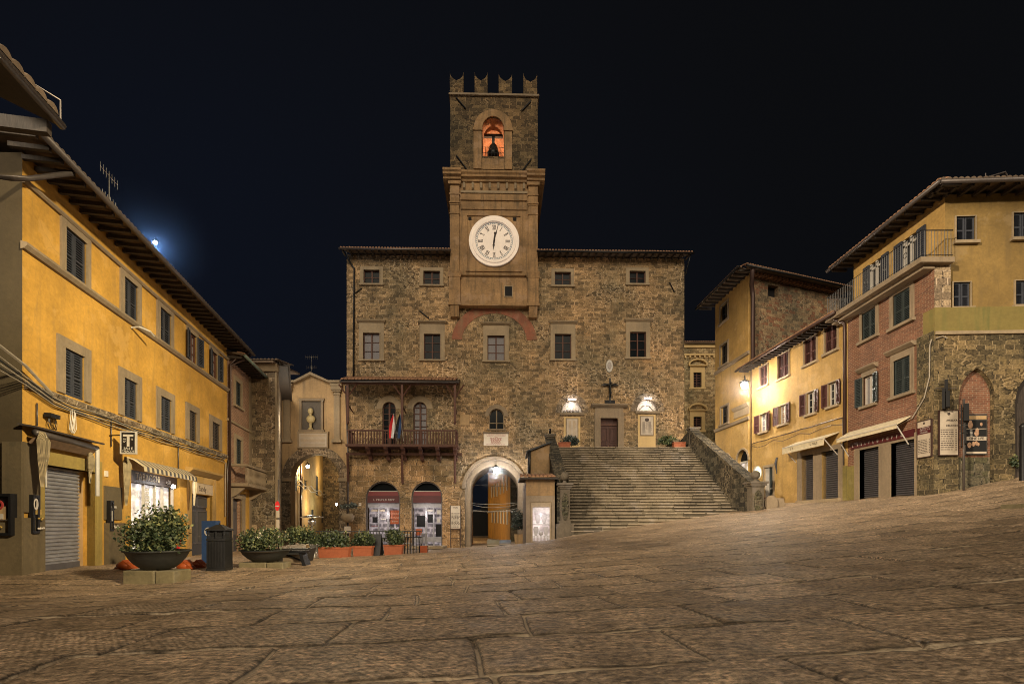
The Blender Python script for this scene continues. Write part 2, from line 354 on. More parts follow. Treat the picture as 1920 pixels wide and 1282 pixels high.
    def lathe(s, c, prof, n=20, sq=None):
        """profile of (radius, height) about a vertical axis at (u,w)=c[0],c[2], base height c[1]"""
        q = []
        for r, h in prof:
            for j in range(n):
                t = 2*math.pi*j/n; q.append((c[0]+r*math.cos(t), c[1]+h, c[2]+r*math.sin(t)))
        k = len(prof)
        fs = [(i*n+j, i*n+(j+1) % n, (i+1)*n+(j+1) % n, (i+1)*n+j) for i in range(k-1) for j in range(n)]
        fs += [tuple(range(n-1, -1, -1)), tuple((k-1)*n+j for j in range(n))]
        sm = s.smooth; s.smooth = True; s.add(q, fs); s.smooth = sm; return s
    def ball(s, c, r, n=12, sx=1, sy=1, sz=1):
        pr = []
        k = n//2
        q = []
        for i in range(k+1):
            a = -math.pi/2 + math.pi*i/k + (1e-3 if i == 0 else -1e-3 if i == k else 0)
            for j in range(n):
                t = 2*math.pi*j/n; q.append((c[0]+r*sx*math.cos(a)*math.cos(t), c[1]+r*sy*math.sin(a), c[2]+r*sz*math.cos(a)*math.sin(t)))
        sm = s.smooth; s.smooth = True
        s.add(q, [(i*n+j, i*n+(j+1) % n, (i+1)*n+(j+1) % n, (i+1)*n+j) for i in range(k) for j in range(n)]); s.smooth = sm; return s
    def build(s, name, mats, parent=None, loc=None):
        me = bpy.data.meshes.new(name)
        base = Vector(loc) if loc is not None else (LOC[parent.name] if parent is not None else Vector((0, 0, 0)))
        me.from_pydata([tuple(v-base) for v in s.V], [], s.F)
        uvl = me.uv_layers.new(name='UVMap')
        flat = [c for f in s.UV for p in f for c in p]; uvl.data.foreach_set('uv', flat)
        if not isinstance(mats, (list, tuple)): mats = [mats]
        for m in mats: me.materials.append(m)
        me.polygons.foreach_set('material_index', s.M); me.polygons.foreach_set('use_smooth', s.sm)
        o = bpy.data.objects.new(name, me); COL.objects.link(o)
        if parent is not None: o.parent = parent
        else: o.location = base
        LOC[o.name] = base
        me.update()
        return o
LOC = {}
def thing(name, label, cat, loc, group=None):
    o = bpy.data.objects.new(name, None); o.empty_display_size = .3; COL.objects.link(o); o.location = loc
    LOC[o.name] = Vector(loc); return tag(o, label, cat, group)
def tag(o, label=None, cat=None, group=None, kind=None):
    if label: o['label'] = label
    if cat: o['category'] = cat
    if group: o['group'] = group
    if kind: o['kind'] = kind
    return o
def rect(u0, u1, v0, v1): return [(u0, v0), (u1, v0), (u1, v1), (u0, v1)]
def archpts(u0, u1, vs, vc, n=14):
    """semi-ellipse from left springing over the crown to the right"""
    c = (u0+u1)/2; a = (u1-u0)/2; b = vc-vs
    return [(c - a*math.cos(math.pi*i/n), vs + b*math.sin(math.pi*i/n)) for i in range(n+1)]
def arch_hole(u0, u1, v0, vs, vc, n=14): return [(u0, v0)] + archpts(u0, u1, vs, vc, n) + [(u1, v0)]
def gothic(u0, u1, v0, vs, va, n=8):
    c = (u0+u1)/2; l = []
    for i in range(n+1):
        hw = c-u0; hh = va-vs; r_ = (hh*hh+hw*hw)/(2*hw); am = math.asin(min(1, hh/r_)); l.append((u0+r_-r_*math.cos(am*i/n), vs+r_*math.sin(am*i/n)))
    r = [(2*c-x, y) for x, y in reversed(l[:-1])]
    return [(u0, v0)] + l + r + [(u1, v0)]
def text(fr, s, u, v, h, w, mat, parent, name='lettering', align='CENTER', sx=1.0, maxw=None, ext=.006):
    cu = bpy.data.curves.new(name, 'FONT'); cu.body = s; cu.size = h*1.38; cu.align_x = align; cu.align_y = 'CENTER'; cu.extrude = ext; cu.resolution_u = 2
    tmp = bpy.data.objects.new('tmp', cu); COL.objects.link(tmp)
    bpy.context.view_layer.update()
    dg = bpy.context.evaluated_depsgraph_get(); me = bpy.data.meshes.new_from_object(tmp.evaluated_get(dg))
    bpy.data.objects.remove(tmp); 
    xs = [q.co.x for q in me.vertices]
    if maxw and xs and max(xs)-min(xs) > maxw: sx *= maxw/(max(xs)-min(xs))
    base = LOC[parent.name]
    for q in me.vertices: q.co = fr.P(u + q.co.x*sx*TF(fr), v + q.co.y, w + q.co.z) - base
    me.materials.clear(); me.materials.append(mat)
    o = bpy.data.objects.new(name, me); COL.objects.link(o); o.parent = parent; LOC[o.name] = base; return o
def TF(fr):      # +1 when u runs to the right for somebody facing the wall
    return 1 if fr.U.cross(Vector((0, 0, 1))).dot(fr.N) > 0 else -1
def copytree(o, delta, label=None):
    """copy a thing with its parts and sub-parts, moved by delta"""
    c = o.copy(); COL.objects.link(c); c.location = o.location + Vector(delta)
    if label: c['label'] = label
    for ch in list(o.children):
        d = ch.copy(); COL.objects.link(d); d.parent = c
        for g in list(ch.children):
            e = g.copy(); COL.objects.link(e); e.parent = d
    return c

# ------------------------------------------------------------------ ground height
CTRL = np.array([(-11.4, 12, -1.2), (-7.6, 11, -1.28), (-7.3, 13, -1.17), (-6.4, 14, -1.2), (-7, 19, -1.3), (-4.7, 21, -1.28), (-4.5, 35, -1.72), (-13.8, 25, -1.45), (-14, 36, -1.6), (0, 36, -1.5), (1.5, 25.5, -.95),
    (2.9, 25, -.62), (7.3, 25, .0), (11.7, 25, .58), (14.6, 28.6, 1.08), (15, 24.5, 1.05), (15, 22.8, 1.02), (15, 18.6, 1.02), (17.8, 18.4, 1.6), (22, 18.4, 2.2), (0, 0, -.78), (0, -8, -.6), (9, 9, -.12), (-5, 5, -.9), (5, 4, -.55), (14, 12, .62), (-16, 0, -1.1), (14, -4, .2), (2, 12, -.72),
    (0, 50, -1.7), (-18, 50, -1.6), (14, 40, 1.0)], dtype=float)
def _k(r2): return np.where(r2 > 1e-9, r2*np.log(np.maximum(r2, 1e-9)), 0.)
_n = len(CTRL); _A = np.zeros((_n+3, _n+3)); _d = CTRL[:, None, :2]-CTRL[None, :, :2]
_A[:_n, :_n] = _k((_d**2).sum(-1)) + np.eye(_n)*.25; _A[:_n, _n] = 1; _A[:_n, _n+1:] = CTRL[:, :2]; _A[_n, :_n] = 1; _A[_n+1:, :_n] = CTRL[:, :2].T
_c = np.linalg.solve(_A, np.concatenate([CTRL[:, 2], np.zeros(3)]))
def ghv(x, y):
    x = np.asarray(x, float); y = np.asarray(y, float); z = _c[_n] + _c[_n+1]*x + _c[_n+2]*y
    for i in range(_n): z = z + _c[i]*_k((x-CTRL[i, 0])**2 + (y-CTRL[i, 1])**2)
    return np.clip(z, -1.95, 2.6)
def gh(x, y): return float(ghv(x, y))
# ------------------------------------------------------------------ camera, world
cam = bpy.data.cameras.new('camera'); cam.lens = 18; cam.sensor_width = 36; cam.shift_y = (HY-641)/1920; cam.clip_end = 400; cam.clip_start = .05
co = bpy.data.objects.new('camera', cam); COL.objects.link(co); co.rotation_euler = (R(90), 0, 0); scene.camera = co
w = bpy.data.worlds.new("World"); scene.world = w; w.use_nodes = True; nt = w.node_tree; nt.nodes.clear()
wo = nt.nodes.new('ShaderNodeOutputWorld'); bg = nt.nodes.new('ShaderNodeBackground'); nt.links.new(bg.outputs[0], wo.inputs[0])
tc = nt.nodes.new('ShaderNodeTexCoord')
def dirfac(v, lo, hi):
    d = N(nt, 'ShaderNodeVectorMath', operation='DOT_PRODUCT'); nn = N(nt, 'ShaderNodeVectorMath', operation='NORMALIZE')
    nt.links.new(tc.outputs['Generated'], nn.inputs[0]); nt.links.new(nn.outputs[0], d.inputs[0]); d.inputs[1].default_value = Vector(v).normalized()
    mr = N(nt, 'ShaderNodeMapRange', interpolation_type='SMOOTHSTEP'); nt.links.new(d.outputs['Value'], mr.inputs[0]); mr.inputs[1].default_value = lo; mr.inputs[2].default_value = hi
    return mr.outputs[0]
c = mix(nt, dirfac((-.35, 1, .1), .55, 1.0), (.0024, .0026, .0032), (.0029, .0035, .0056))
def powfac(v, e):
    d = N(nt, 'ShaderNodeVectorMath', operation='DOT_PRODUCT'); nn = N(nt, 'ShaderNodeVectorMath', operation='NORMALIZE')
    nt.links.new(tc.outputs['Generated'], nn.inputs[0]); nt.links.new(nn.outputs[0], d.inputs[0]); d.inputs[1].default_value = Vector(v).normalized()
    return mathn(nt, 'POWER', mathn(nt, 'MAXIMUM', d.outputs['Value'], 0.0), e)
c = mix(nt, powfac((-.698, 1, .50), 28), c, (.0028, .0038, .0072))

nt.links.new(c, bg.inputs[0]); bg.inputs[1].default_value = 1.0

# ------------------------------------------------------------------ paving: one sheet
def fract(a): return a-np.floor(a)
def hsh(a, b): return fract(np.sin(a*127.1+b*311.7)*43758.5453)
ys = [-30, -18, -10, -6, -3, -1, .3]; y = 1.1
while y < 44: ys.append(y); y *= 1.0062
ys += [46, 50, 56, 64, 74, 90, 120]
ys = np.array(ys, float); nc = 780
t = np.linspace(-1, 1, nc); t = .5*t+.5*t**3
half = np.where(ys < 1, 40, np.where(ys < 44, 1.25*ys+9., 64.))
X = t[None, :]*half[:, None]; Y = np.repeat(ys[:, None], nc, 1)
X = np.clip(X, -64, 64)
Z = ghv(np.clip(X, -18, 24), np.clip(Y, -8, 50))
a = R(6.5); xr = X*math.cos(a)+Y*math.sin(a); yr = -X*math.sin(a)+Y*math.cos(a)
xw = xr + .02*np.sin(yr*2.3+xr*.7) + .01*np.sin(yr*5.1+1.3); yw = yr + .03*np.sin(xr*.9+.4) + .008*np.sin(xr*4.3+yr)
rh = .88; row = np.floor(yw/rh); fy = fract(yw/rh)
split = hsh(row, row*0+9.3) > .72
cw = 1.0+.6*hsh(row, row*0+1.7); off = hsh(row, row*0+4.1)*5
jx = (xw+off)/cw; ci = np.floor(jx); fx = fract(jx)
dx = np.minimum(fx, 1-fx)*cw; dy = np.minimum(fy, 1-fy)*rh
d = np.minimum(dx, dy) + .003*np.sin(X*31+Y*17)
rn = hsh(row, ci)
joint = np.clip(1-(d-.010)/.020, 0, 1)
edge = np.clip(1-d/.10, 0, 1)
near = np.clip((Y-.9)/.4, 0, 1)*(Y < 44)
dz = (rn-.5)*.012 + (fx-.5)*(hsh(row+3, ci)-.5)*.022 + (fy-.5)*(hsh(row+8, ci)-.5)*.022 - joint*.018 - edge**2*.004
dz += .007*np.sin(X*3.1+rn*9)*np.sin(Y*2.7+rn*5) + .0035*np.sin(X*11+Y*7+rn*20) + .012*np.sin(X*.8+1)*np.sin(Y*.6)
# a few stones rise proud of their neighbours
dz += .010*(hsh(row+21, ci) > .86)
Z = Z + dz*near
nr = len(ys)
co_ = np.stack([X, Y, Z], -1).reshape(-1, 3).astype(np.float32)
i = np.arange(nr-1)[:, None]*nc + np.arange(nc-1)[None, :]
fc = np.stack([i, i+1, i+nc+1, i+nc], -1).reshape(-1, 4)
me = bpy.data.meshes.new('piazza_paving'); me.vertices.add(len(co_)); me.vertices.foreach_set('co', co_.ravel())
me.loops.add(fc.size); me.loops.foreach_set('vertex_index', fc.ravel().astype(np.int32)); me.polygons.add(len(fc))
me.polygons.foreach_set('loop_start', (np.arange(len(fc))*4).astype(np.int32)); me.polygons.foreach_set('loop_total', np.full(len(fc), 4, np.int32))
me.polygons.foreach_set('use_smooth', np.ones(len(fc), bool)); me.update(calc_edges=True)
for nm, arr in (('joint', joint*near), ('rnd', rn), ('edge', edge*near), ('hatch', hsh(row+5, ci+2)), ('dist', np.minimum(np.minimum(dx, dy*.55), .3))):
    at = me.attributes.new(nm, 'FLOAT', 'POINT'); at.data.foreach_set('value', arr.ravel().astype(np.float32))
m, nt, b = newmat('sandstone_paving')
def attr(n): return N(nt, 'ShaderNodeAttribute', attribute_name=n).outputs['Fac']
tcg = N(nt, 'ShaderNodeTexCoord').outputs['Object']
base = ramp(nt, attr('rnd'), [(0, (.23, .17, .112)), (.35, (.31, .232, .155)), (.7, (.38, .285, .195)), (1, (.265, .203, .14))])
n1 = noise(nt, tcg, 1.3, 7, .7); n2 = noise(nt, tcg, 22, 6, .75); n3 = noise(nt, tcg, 5, 5, .7)
base = mix(nt, .9, base, ramp(nt, n1, [(.3, .5), (.7, 1.35)]), 'MULTIPLY')
base = mix(nt, .9, base, ramp(nt, n2, [(.38, .25), (.62, 1.85)]), 'MULTIPLY')
base = mix(nt, .8, base, ramp(nt, n3, [(.3, .6), (.7, 1.3)]), 'MULTIPLY')
jc = mix(nt, ramp(nt, noise(nt, tcg, 1.6, 3), [(.40, 0.), (.46, 1.)]), (.03, .024, .016), (.52, .41, .28))  # joints dark in parts, elsewhere pale as painted edge highlights
jn_ = mathn(nt, 'ADD', attr('dist'), mathn(nt, 'MULTIPLY', mathn(nt, 'SUBTRACT', n2, .5), .014))
jsh = ramp(nt, jn_, [(0, 1.), (.007, 1.), (.014, 0.)])
shd = ramp(nt, jn_, [(.010, 0.), (.016, .85), (.030, 0.)])
base_dark = (.03, .024, .016)
mpg = N(nt, 'ShaderNodeMapping'); mpg.inputs['Rotation'].default_value = (0, 0, R(6.5)); mpg.inputs['Scale'].default_value = (4.5, 17, 1); L(nt, tcg, mpg.inputs['Vector'])
chn = noise(nt, mpg.outputs[0], 1.6, 5, .7)
base = mix(nt, .85, base, ramp(nt, chn, [(.40, .58), (.60, 1.4)]), 'MULTIPLY')
base = mix(nt, 1.0, base, (1.15, 1.10, 1.06), 'MULTIPLY')
base = mix(nt, shd, base, base_dark)
base = mix(nt, mathn(nt, 'MULTIPLY', jsh, .93), base, jc)
L(nt, base, b.inputs['Base Color'])
b.inputs['Roughness'].default_value = .62
L(nt, ramp(nt, n3, [(.3, .42), (.7, .7)]), b.inputs['Roughness'])
def waves(rot, sc):
    mp = N(nt, 'ShaderNodeMapping'); mp.inputs['Rotation'].default_value = (0, 0, rot); L(nt, tcg, mp.inputs['Vector'])
    wv = N(nt, 'ShaderNodeTexWave', i_Scale=sc, i_Distortion=4.5, i_Detail=2.0); wv.inputs['Detail Scale'].default_value = 1.5; L(nt, mp.outputs[0], wv.inputs['Vector']); return wv.outputs['Fac']
wsel = ramp(nt, attr('hatch'), [(.48, 0.), (.52, 1.)])
wv = mix(nt, wsel, waves(R(48), 6.5), waves(R(-40), 7.5))
hs_ = ramp(nt, attr('rnd'), [(.5, 0.), (.55, 1.)])
h = mathn(nt, 'ADD', mathn(nt, 'MULTIPLY', mathn(nt, 'MULTIPLY', wv, hs_), .22), mathn(nt, 'MULTIPLY', n2, .9)); h = mathn(nt, 'ADD', h, mathn(nt, 'MULTIPLY', n3, .8)); h = mathn(nt, 'ADD', h, mathn(nt, 'MULTIPLY', chn, 1.0))
bump(nt, b, h, .95, .02)
me.materials.append(m)
g = bpy.data.objects.new('ground', me); COL.objects.link(g); tag(g, 'worn sandstone slabs paving the sloping square', kind='structure')

# ------------------------------------------------------------------ frames of the walls
LP = lambda Yq, X0=-9.19: (X0-.1906*Yq, Yq)
RP = lambda Yq, X0=16.3: (X0-.0594*Yq, Yq)
FL = Frame(LP(12), LP(25.06))                   # yellow building on the left
FLR = Frame((-16.5, 12.0), LP(12))              # its return wall
FB = Frame(LP(25.06), LP(28.8))                 # brick house
FS = Frame((-14.68, 28.8), (-13.26, 28.8))      # grey stone house front
FG = Frame((-17.2, 37), (-11.7, 37))            # gate with bust
FM = Frame((-11.62, 36), (12.30, 36.56))        # town hall
FR2 = Frame(RP(35.7), RP(31.05))                # tall ochre house, side
FRS = Frame((14.45, 31.2), (21.6, 33.8))        # its rubble face
FY = Frame(RP(30.9), RP(22.8))                  # low ochre house
FBR = Frame((14.95, 22.8), (14.95, 18.12))      # brick house right
FUP = Frame((15.48, 23.2), (15.48, 18.3))       # its set-back top floor
FF = Frame((14.95, 18.12), (24, 17.75))         # front faces at right edge
FFU = Frame((15.48, 18.3), (24, 17.95))
FH = Frame((12.0, 45), (24.0, 45))              # far stone house

def tiles(mb, u0, u1, v, w0, w1, rise, r=.085, step=.2):
    """rows of half-round tiles on a small slope from (w1,v) up to (w0,v+rise)"""
    u = u0+r
    while u < u1-r+.01:
        k = 6; q = []
        for (w, vv) in ((w1, v), (w0, v+rise)):
            for j in range(k+1):
                t = math.pi*j/k; q.append((u + r*math.cos(t), vv + r*math.sin(t)*1.0, w))
            
        fs = [(j, j+1, k+1+j+1, k+1+j) for j in range(k)] + [tuple(range(k+1))]
        mb.add(q, fs); u += step + random.uniform(-.008, .008)
def eave(fr, parent, u0, u1, v, out, rise=.35, back=1.5, soff=.0, rafters=.55, tmat=None, gut=True, gmat=None, thick=.07, hip=(0, 0)):
    """overhanging tiled roof edge with rafters and gutter; v is the underside at the wall"""
    roof = MB(fr); back = min(back, 1.2); rise = rise*.45; i0, i1 = hip; z1_, zz = v+rise*(out+back)/out, thick
    roof.add([(u0, v, out), (u1, v, out), (u1, v+zz, out), (u0, v+zz, out), (u0+i0, z1_, -back), (u1-i1, z1_, -back), (u1-i1, z1_+zz, -back), (u0+i0, z1_+zz, -back)], [(0, 1, 2, 3), (3, 2, 6, 7), (4, 5, 1, 0), (0, 3, 7, 4), (2, 1, 5, 6), (5, 4, 7, 6)])
    r = roof.build('roof', M_tile_dk, parent)
    tb = MB(fr); tiles(tb, u0, u1, v+thick+.01, out-.32, out+.03, rise*.35/out)
    t_ = tb.build('roof_tiles', tmat or M_tile, r)
    if rafters:
        rb = MB(fr); u = u0+.1
        while u < u1:
            rb.wedge(u, u+.1, [(.02, v-.12), (out-.05, v-.12-0.0), (out-.05, v-.015), (.02, v-.015)]); u += rafters
        rb.build('rafters', M_wood_dk, r)
    if gut:
        gb = MB(fr); gb.tube([(u0-.05, v-.02, out+.07), (u1+.05, v-.02, out+.07)], .075, 8); gb.build('gutter', gmat or M_pipe, r)
    return r
def mk_mitre(): pass
def rect_window(fr, parent, px0, px1, pt_, pb, sur=.16, surmat=None, kind='glass', cornice=None, sill=True, frame_mat=None, recess=.18, shmat=None, uvdirect=None, lit=None, grid=(2, 3), slats=17):
    """returns hole outline; builds window part with its sub-parts. pixel top/bottom are at px0"""
    if uvdirect: u0, u1, v0, v1 = uvdirect
    else:
        u0, v1 = fr.uv(px0, pt_); _, v0 = fr.uv(px0, pb); u1 = fr.u(px1)
    sm = surmat or M_greyst
    wn = MB(fr)
    if kind in ('glass', 'open', 'lit'):
        fw = .055
        for a_, b_, c_, d_ in ((u0, u0+fw, v0, v1), (u1-fw, u1, v0, v1), (u0+fw, u1-fw, v0, v0+fw), (u0+fw, u1-fw, v1-fw, v1)): wn.box(a_, b_, c_, d_, -recess, -recess+.06)
        cx = (u0+u1)/2; wn.box(cx-.045, cx+.045, v0+fw, v1-fw, -recess+.003, -recess+.07)
        for k in range(1, grid[1]):
            vv = v0+(v1-v0)*k/grid[1]; wn.box(u0+fw, cx-.045, vv-.018, vv+.018, -recess+.005, -recess+.04); wn.box(cx+.045, u1-fw, vv-.018, vv+.018, -recess+.005, -recess+.04)
        wo_ = wn.build('window', frame_mat or M_wood, parent)
        MB(fr).box(u0, u1, v0, v1, -recess-.03, -recess-.005).build('pane', lit or M_glass, wo_)
    else:
        for a_, b_ in ((u0, u0+.03), (u1-.03, u1)): wn.box(a_, b_, v0, v1, -recess, -recess+.05)
        wn.box(u0+.03, u1-.03, v1-.03, v1, -recess, -recess+.05)
        wo_ = wn.build('window', frame_mat or M_wood_dk, parent)
        MB(fr).box(u0, u1, v0, v1, -recess-.04, -recess-.01).build('pane', M_dark, wo_)
    if sur:
        sb = MB(fr); q = .045
        for a_, b_, c_, d_ in ((u0-sur, u0, v0, v1), (u1, u1+sur, v0, v1), (u0-sur, u1+sur, v1, v1+sur)): sb.box(a_, b_, c_, d_, -.05, q)
        sb.box(u0-sur*.25, u0, v0, v1, q, q+.02); sb.box(u1, u1+sur*.25, v0, v1, q, q+.02)
        if cornice:
            cv = v1+sur+cornice; sb.box(u0-sur, u1+sur, v1+sur, cv, 0, q-.01); sb.wedge(u0-sur-.12, u1+sur+.12, [(0, cv), (q+.03, cv), (.22, cv+.10), (.24, cv+.16), (0, cv+.18)])
        sb.build('window_surround', sm, wo_)
    if sill: MB(fr).box(u0-sur-.06, u1+sur+.06, v0-.11, v0, -.05, .13).build('sill', sm, wo_)
    def leaf(ua, ub, w0_, yaw=0, hinge=0):
        s = MB(fr)
        def T(u, v, w):
            if not yaw: return (u, v, w)
            d = u-hinge; return (hinge+d*math.cos(yaw), v, w+abs(d)*math.sin(abs(yaw)))
        def bx(a, b_, c, d_, e, f):
            q = [T(u, v, w_) for w_ in (e, f) for v in (c, d_) for u in (a, b_)]; s.add(q, [(0, 2, 3, 1), (4, 5, 7, 6), (0, 1, 5, 4), (2, 6, 7, 3), (0, 4, 6, 2), (1, 3, 7, 5)])
        st = .055
        bx(ua, ua+st, v0, v1, w0_, w0_+.045); bx(ub-st, ub, v0, v1, w0_, w0_+.045)
        mid = v0+(v1-v0)*.42
        for a in (v0, mid, v1-st): bx(ua+st, ub-st, a, a+st, w0_, w0_+.042)
        n = slats
        for k in range(n):
            vv = v0+st+(v1-v0-2*st)*(k+.5)/n; q = (v1-v0)/n
            if abs(vv-mid-st/2) < st*.8: continue
            a_ = [T(ua+st, vv-q*.35, w0_+.036), T(ub-st, vv-q*.35, w0_+.036), T(ub-st, vv+q*.35, w0_+.006), T(ua+st, vv+q*.35, w0_+.006)]
            s.add(a_, [(0, 1, 2, 3)])
        s.m = 1; bx(ua+st, ub-st, v0, v1, w0_-.004, w0_)
        return s.build('shutter', [shmat or M_shutter, M_dark], wo_)
    if kind == 'shut':
        cx = (u0+u1)/2; leaf(u0+.01, cx-.008, -.07); leaf(cx+.008, u1-.01, -.07)
    if kind == 'open':
        hw = (u1-u0)/2; a = R(12)
        leaf(u0-hw, u0, .05, yaw=a, hinge=u0); leaf(u1, u1+hw, .05, yaw=a, hinge=u1)
    return rect(u0, u1, v0, v1)
def glyphs(fr, u0, u1, v, h, w, mat, parent, name='lettering', gap=.35, seed=1, skew=0):
    """lettering too small to read in the photograph: letter-sized strokes"""
    rr = random.Random(seed); mb = MB(fr); x = u0; t = h*.16
    while x < u1-h*.5:
        if rr.random() < .14: x += h*.6; continue
        a = h*rr.uniform(.5, .7); k = rr.randrange(5)
        mb.box(x, x+t, v, v+h, w, w+.004)
        if k in (0, 1, 3): mb.box(x+t, x+a, v+h-t, v+h, w, w+.004)
        if k in (0, 2, 4): mb.box(x+t, x+a, v, v+t, w, w+.004)
        if k in (1, 3): mb.box(x+t, x+a*.8, v+h*.45, v+h*.45+t, w, w+.004)
        if k == 0: mb.box(x+a-t, x+a, v+t, v+h-t, w, w+.004)
        x += a+h*gap
    return mb.build(name, mat, parent)
def pipe(fr, parent, pts, r, mat, name='downpipe'):
    return MB(fr).tube(pts, r, 7).build(name, mat, parent)
def sag(a, b, drop, n=10): return [tuple(Vector(a).lerp(Vector(b), i/n) - Vector((0, drop*4*(i/n)*(1-i/n), 0))) for i in range(n+1)]
def leafcloud(c, rad, n, ls, mats, parent=None, name='foliage', flat=.0, loc=None, lumps=7, squash=None):
    """leaves on many small twigs: clumps spread through the volume"""
    mb = MB(W0); rnd = random.Random(int(c[0]*100+c[1]*10))
    cl = []
    for k in range(lumps):
        while True:
            p = Vector((rnd.uniform(-1, 1), rnd.uniform(-1, 1), rnd.uniform(-1 if flat else -.2, 1)))
            if p.length < 1: break
        cl.append((p*.62, rnd.uniform(.38, .58)))
    per = n//lumps
    for p, s in cl:
        for k in range(per):
            while True:
                q = Vector((rnd.gauss(0, .5), rnd.gauss(0, .5), rnd.gauss(0, .5)))
                if q.length < 1.15: break
            q = p+q*s
            x = Vector((c[0]+q.x*rad[0], c[1]+q.y*rad[1], c[2]+max(q.z, -.35)*rad[2]))
            d = Vector((rnd.gauss(0, 1), rnd.gauss(0, 1), rnd.gauss(.5, .8))).normalized(); e = d.cross(Vector((rnd.gauss(0, 1), rnd.gauss(0, 1), rnd.gauss(0, 1)))).normalized()
            l = ls*rnd.uniform(.6, 1.4); wd = l*.30
            mb.m = min(len(mats)-1, int(abs(rnd.gauss(0, 1.1)) + (1 if q.z > .3 and rnd.random() < .5 else 0)))  # upper leaves more often paler, highlight put into the leaf colour
            a = x; b_ = x+d*l*.5+e*wd; c_ = x+d*l; d_ = x+d*l*.5-e*wd
            mb.add([(t.x, t.z, -t.y) for t in (a, b_, c_, d_)], [(0, 1, 2, 3)])
    return mb.build(name, mats, parent, loc)

# ================================================================== TOWN HALL
T = thing('town_hall', 'broad brown stone town hall with timber balcony and grand stairs in front of its door', 'town hall', FM.P(12, -1.6))
H = []; f = FM
def U(px): return f.u(px)
def V(px, py): return f.v(px, py)
for (a_, t_, b_, d_) in ((682, 506, 712, 532), (794, 508, 825, 534), (1040, 510, 1070, 535), (1180, 508, 1210, 532)):
    H.append(rect_window(f, T, a_, b_, t_, d_, sur=.24, surmat=M_palest, grid=(2, 2), sill=True))
for (a_, t_, b_, d_, lit) in ((681, 624, 712, 674, M_curtain), (795, 626, 826, 674, None), (914, 629, 946, 676, M_curtain), (1040, 626, 1071, 673, None), (1181, 622, 1211, 670, None)):
    H.append(rect_window(f, T, a_, b_, t_, d_, sur=.3, surmat=M_palest, grid=(2, 3), cornice=.42, lit=lit if lit else None))
# arched balcony windows
for (a_, b_, t_, d_, lit) in ((717, 742, 753, 834, None), (775, 800, 753, 834, M_curtain)):
    u0, u1 = U(a_), U(b_); v1, v0 = V(a_, t_), V(a_, d_); vs = v1-(u1-u0)/2
    H.append(arch_hole(u0, u1, v0, vs, v1))
    wn = MB(f); wn.ring(archpts(u0, u1, vs, v1), archpts(u0+.06, u1-.06, vs, v1-.06), -.25, -.17)
    wn.box(u0, u0+.06, v0, vs, -.25, -.17); wn.box(u1-.06, u1, v0, vs, -.25, -.17); cx = (u0+u1)/2; wn.box(cx-.06, cx+.06, v0, v1-.06, -.245, -.15)
    for k in range(1, 7):
        vv = v0+(vs+.1-v0)*k/6; wn.box(u0+.06, cx-.06, vv-.02, vv+.02, -.24, -.2); wn.box(cx+.06, u1-.06, vv-.02, vv+.02, -.24, -.2)
    wq = wn.build('arched_window', M_wood, T)
    MB(f).poly(arch_hole(u0, u1, v0, vs, v1), -.3, -.26).build('pane', lit or M_glass, wq)
    MB(f).ring(archpts(u0-.42, u1+.42, vs, v1+.42), archpts(u0, u1, vs, v1), -.02, .012).build('arch_stones', M_palest, wq)
# small arched window over the gate
u0, u1 = U(917), U(945); v1, v0 = V(917, 766), V(917, 804); vs = v1-(u1-u0)/2
H.append(arch_hole(u0, u1, v0, vs, v1)); wn = MB(f); cx = (u0+u1)/2
wn.ring(archpts(u0, u1, vs, v1), archpts(u0+.06, u1-.06, vs, v1-.06), -.25, -.17); wn.box(u0, u0+.06, v0, vs, -.25, -.17); wn.box(u1-.06, u1, v0, vs, -.25, -.17); wn.box(cx-.04, cx+.04, v0, v1-.06, -.245, -.16); wn.box(u0+.06, cx-.04, v0+.42, v0+.47, -.24, -.18); wn.box(cx+.04, u1-.06, v0+.42, v0+.47, -.24, -.18)
wq = wn.build('arched_window', M_greyst, T); MB(f).poly(arch_hole(u0, u1, v0, vs, v1), -.3, -.26).build('pane', M_glass, wq)
MB(f).ring(archpts(u0-.3, u1+.3, vs, v1+.3), archpts(u0, u1, vs, v1), -.02, .012).build('arch_stones', M_greyst, wq)
MB(f).box(u0-.15, u1+.15, v0-.1, v0, -.1, .1).build('sill', M_greyst, wq)
# coat of arms panel left of it
MB(f).box(U(863), U(880), V(863, 797), V(863, 777), -.01, .05).build('carved_panel', M_tan, T)
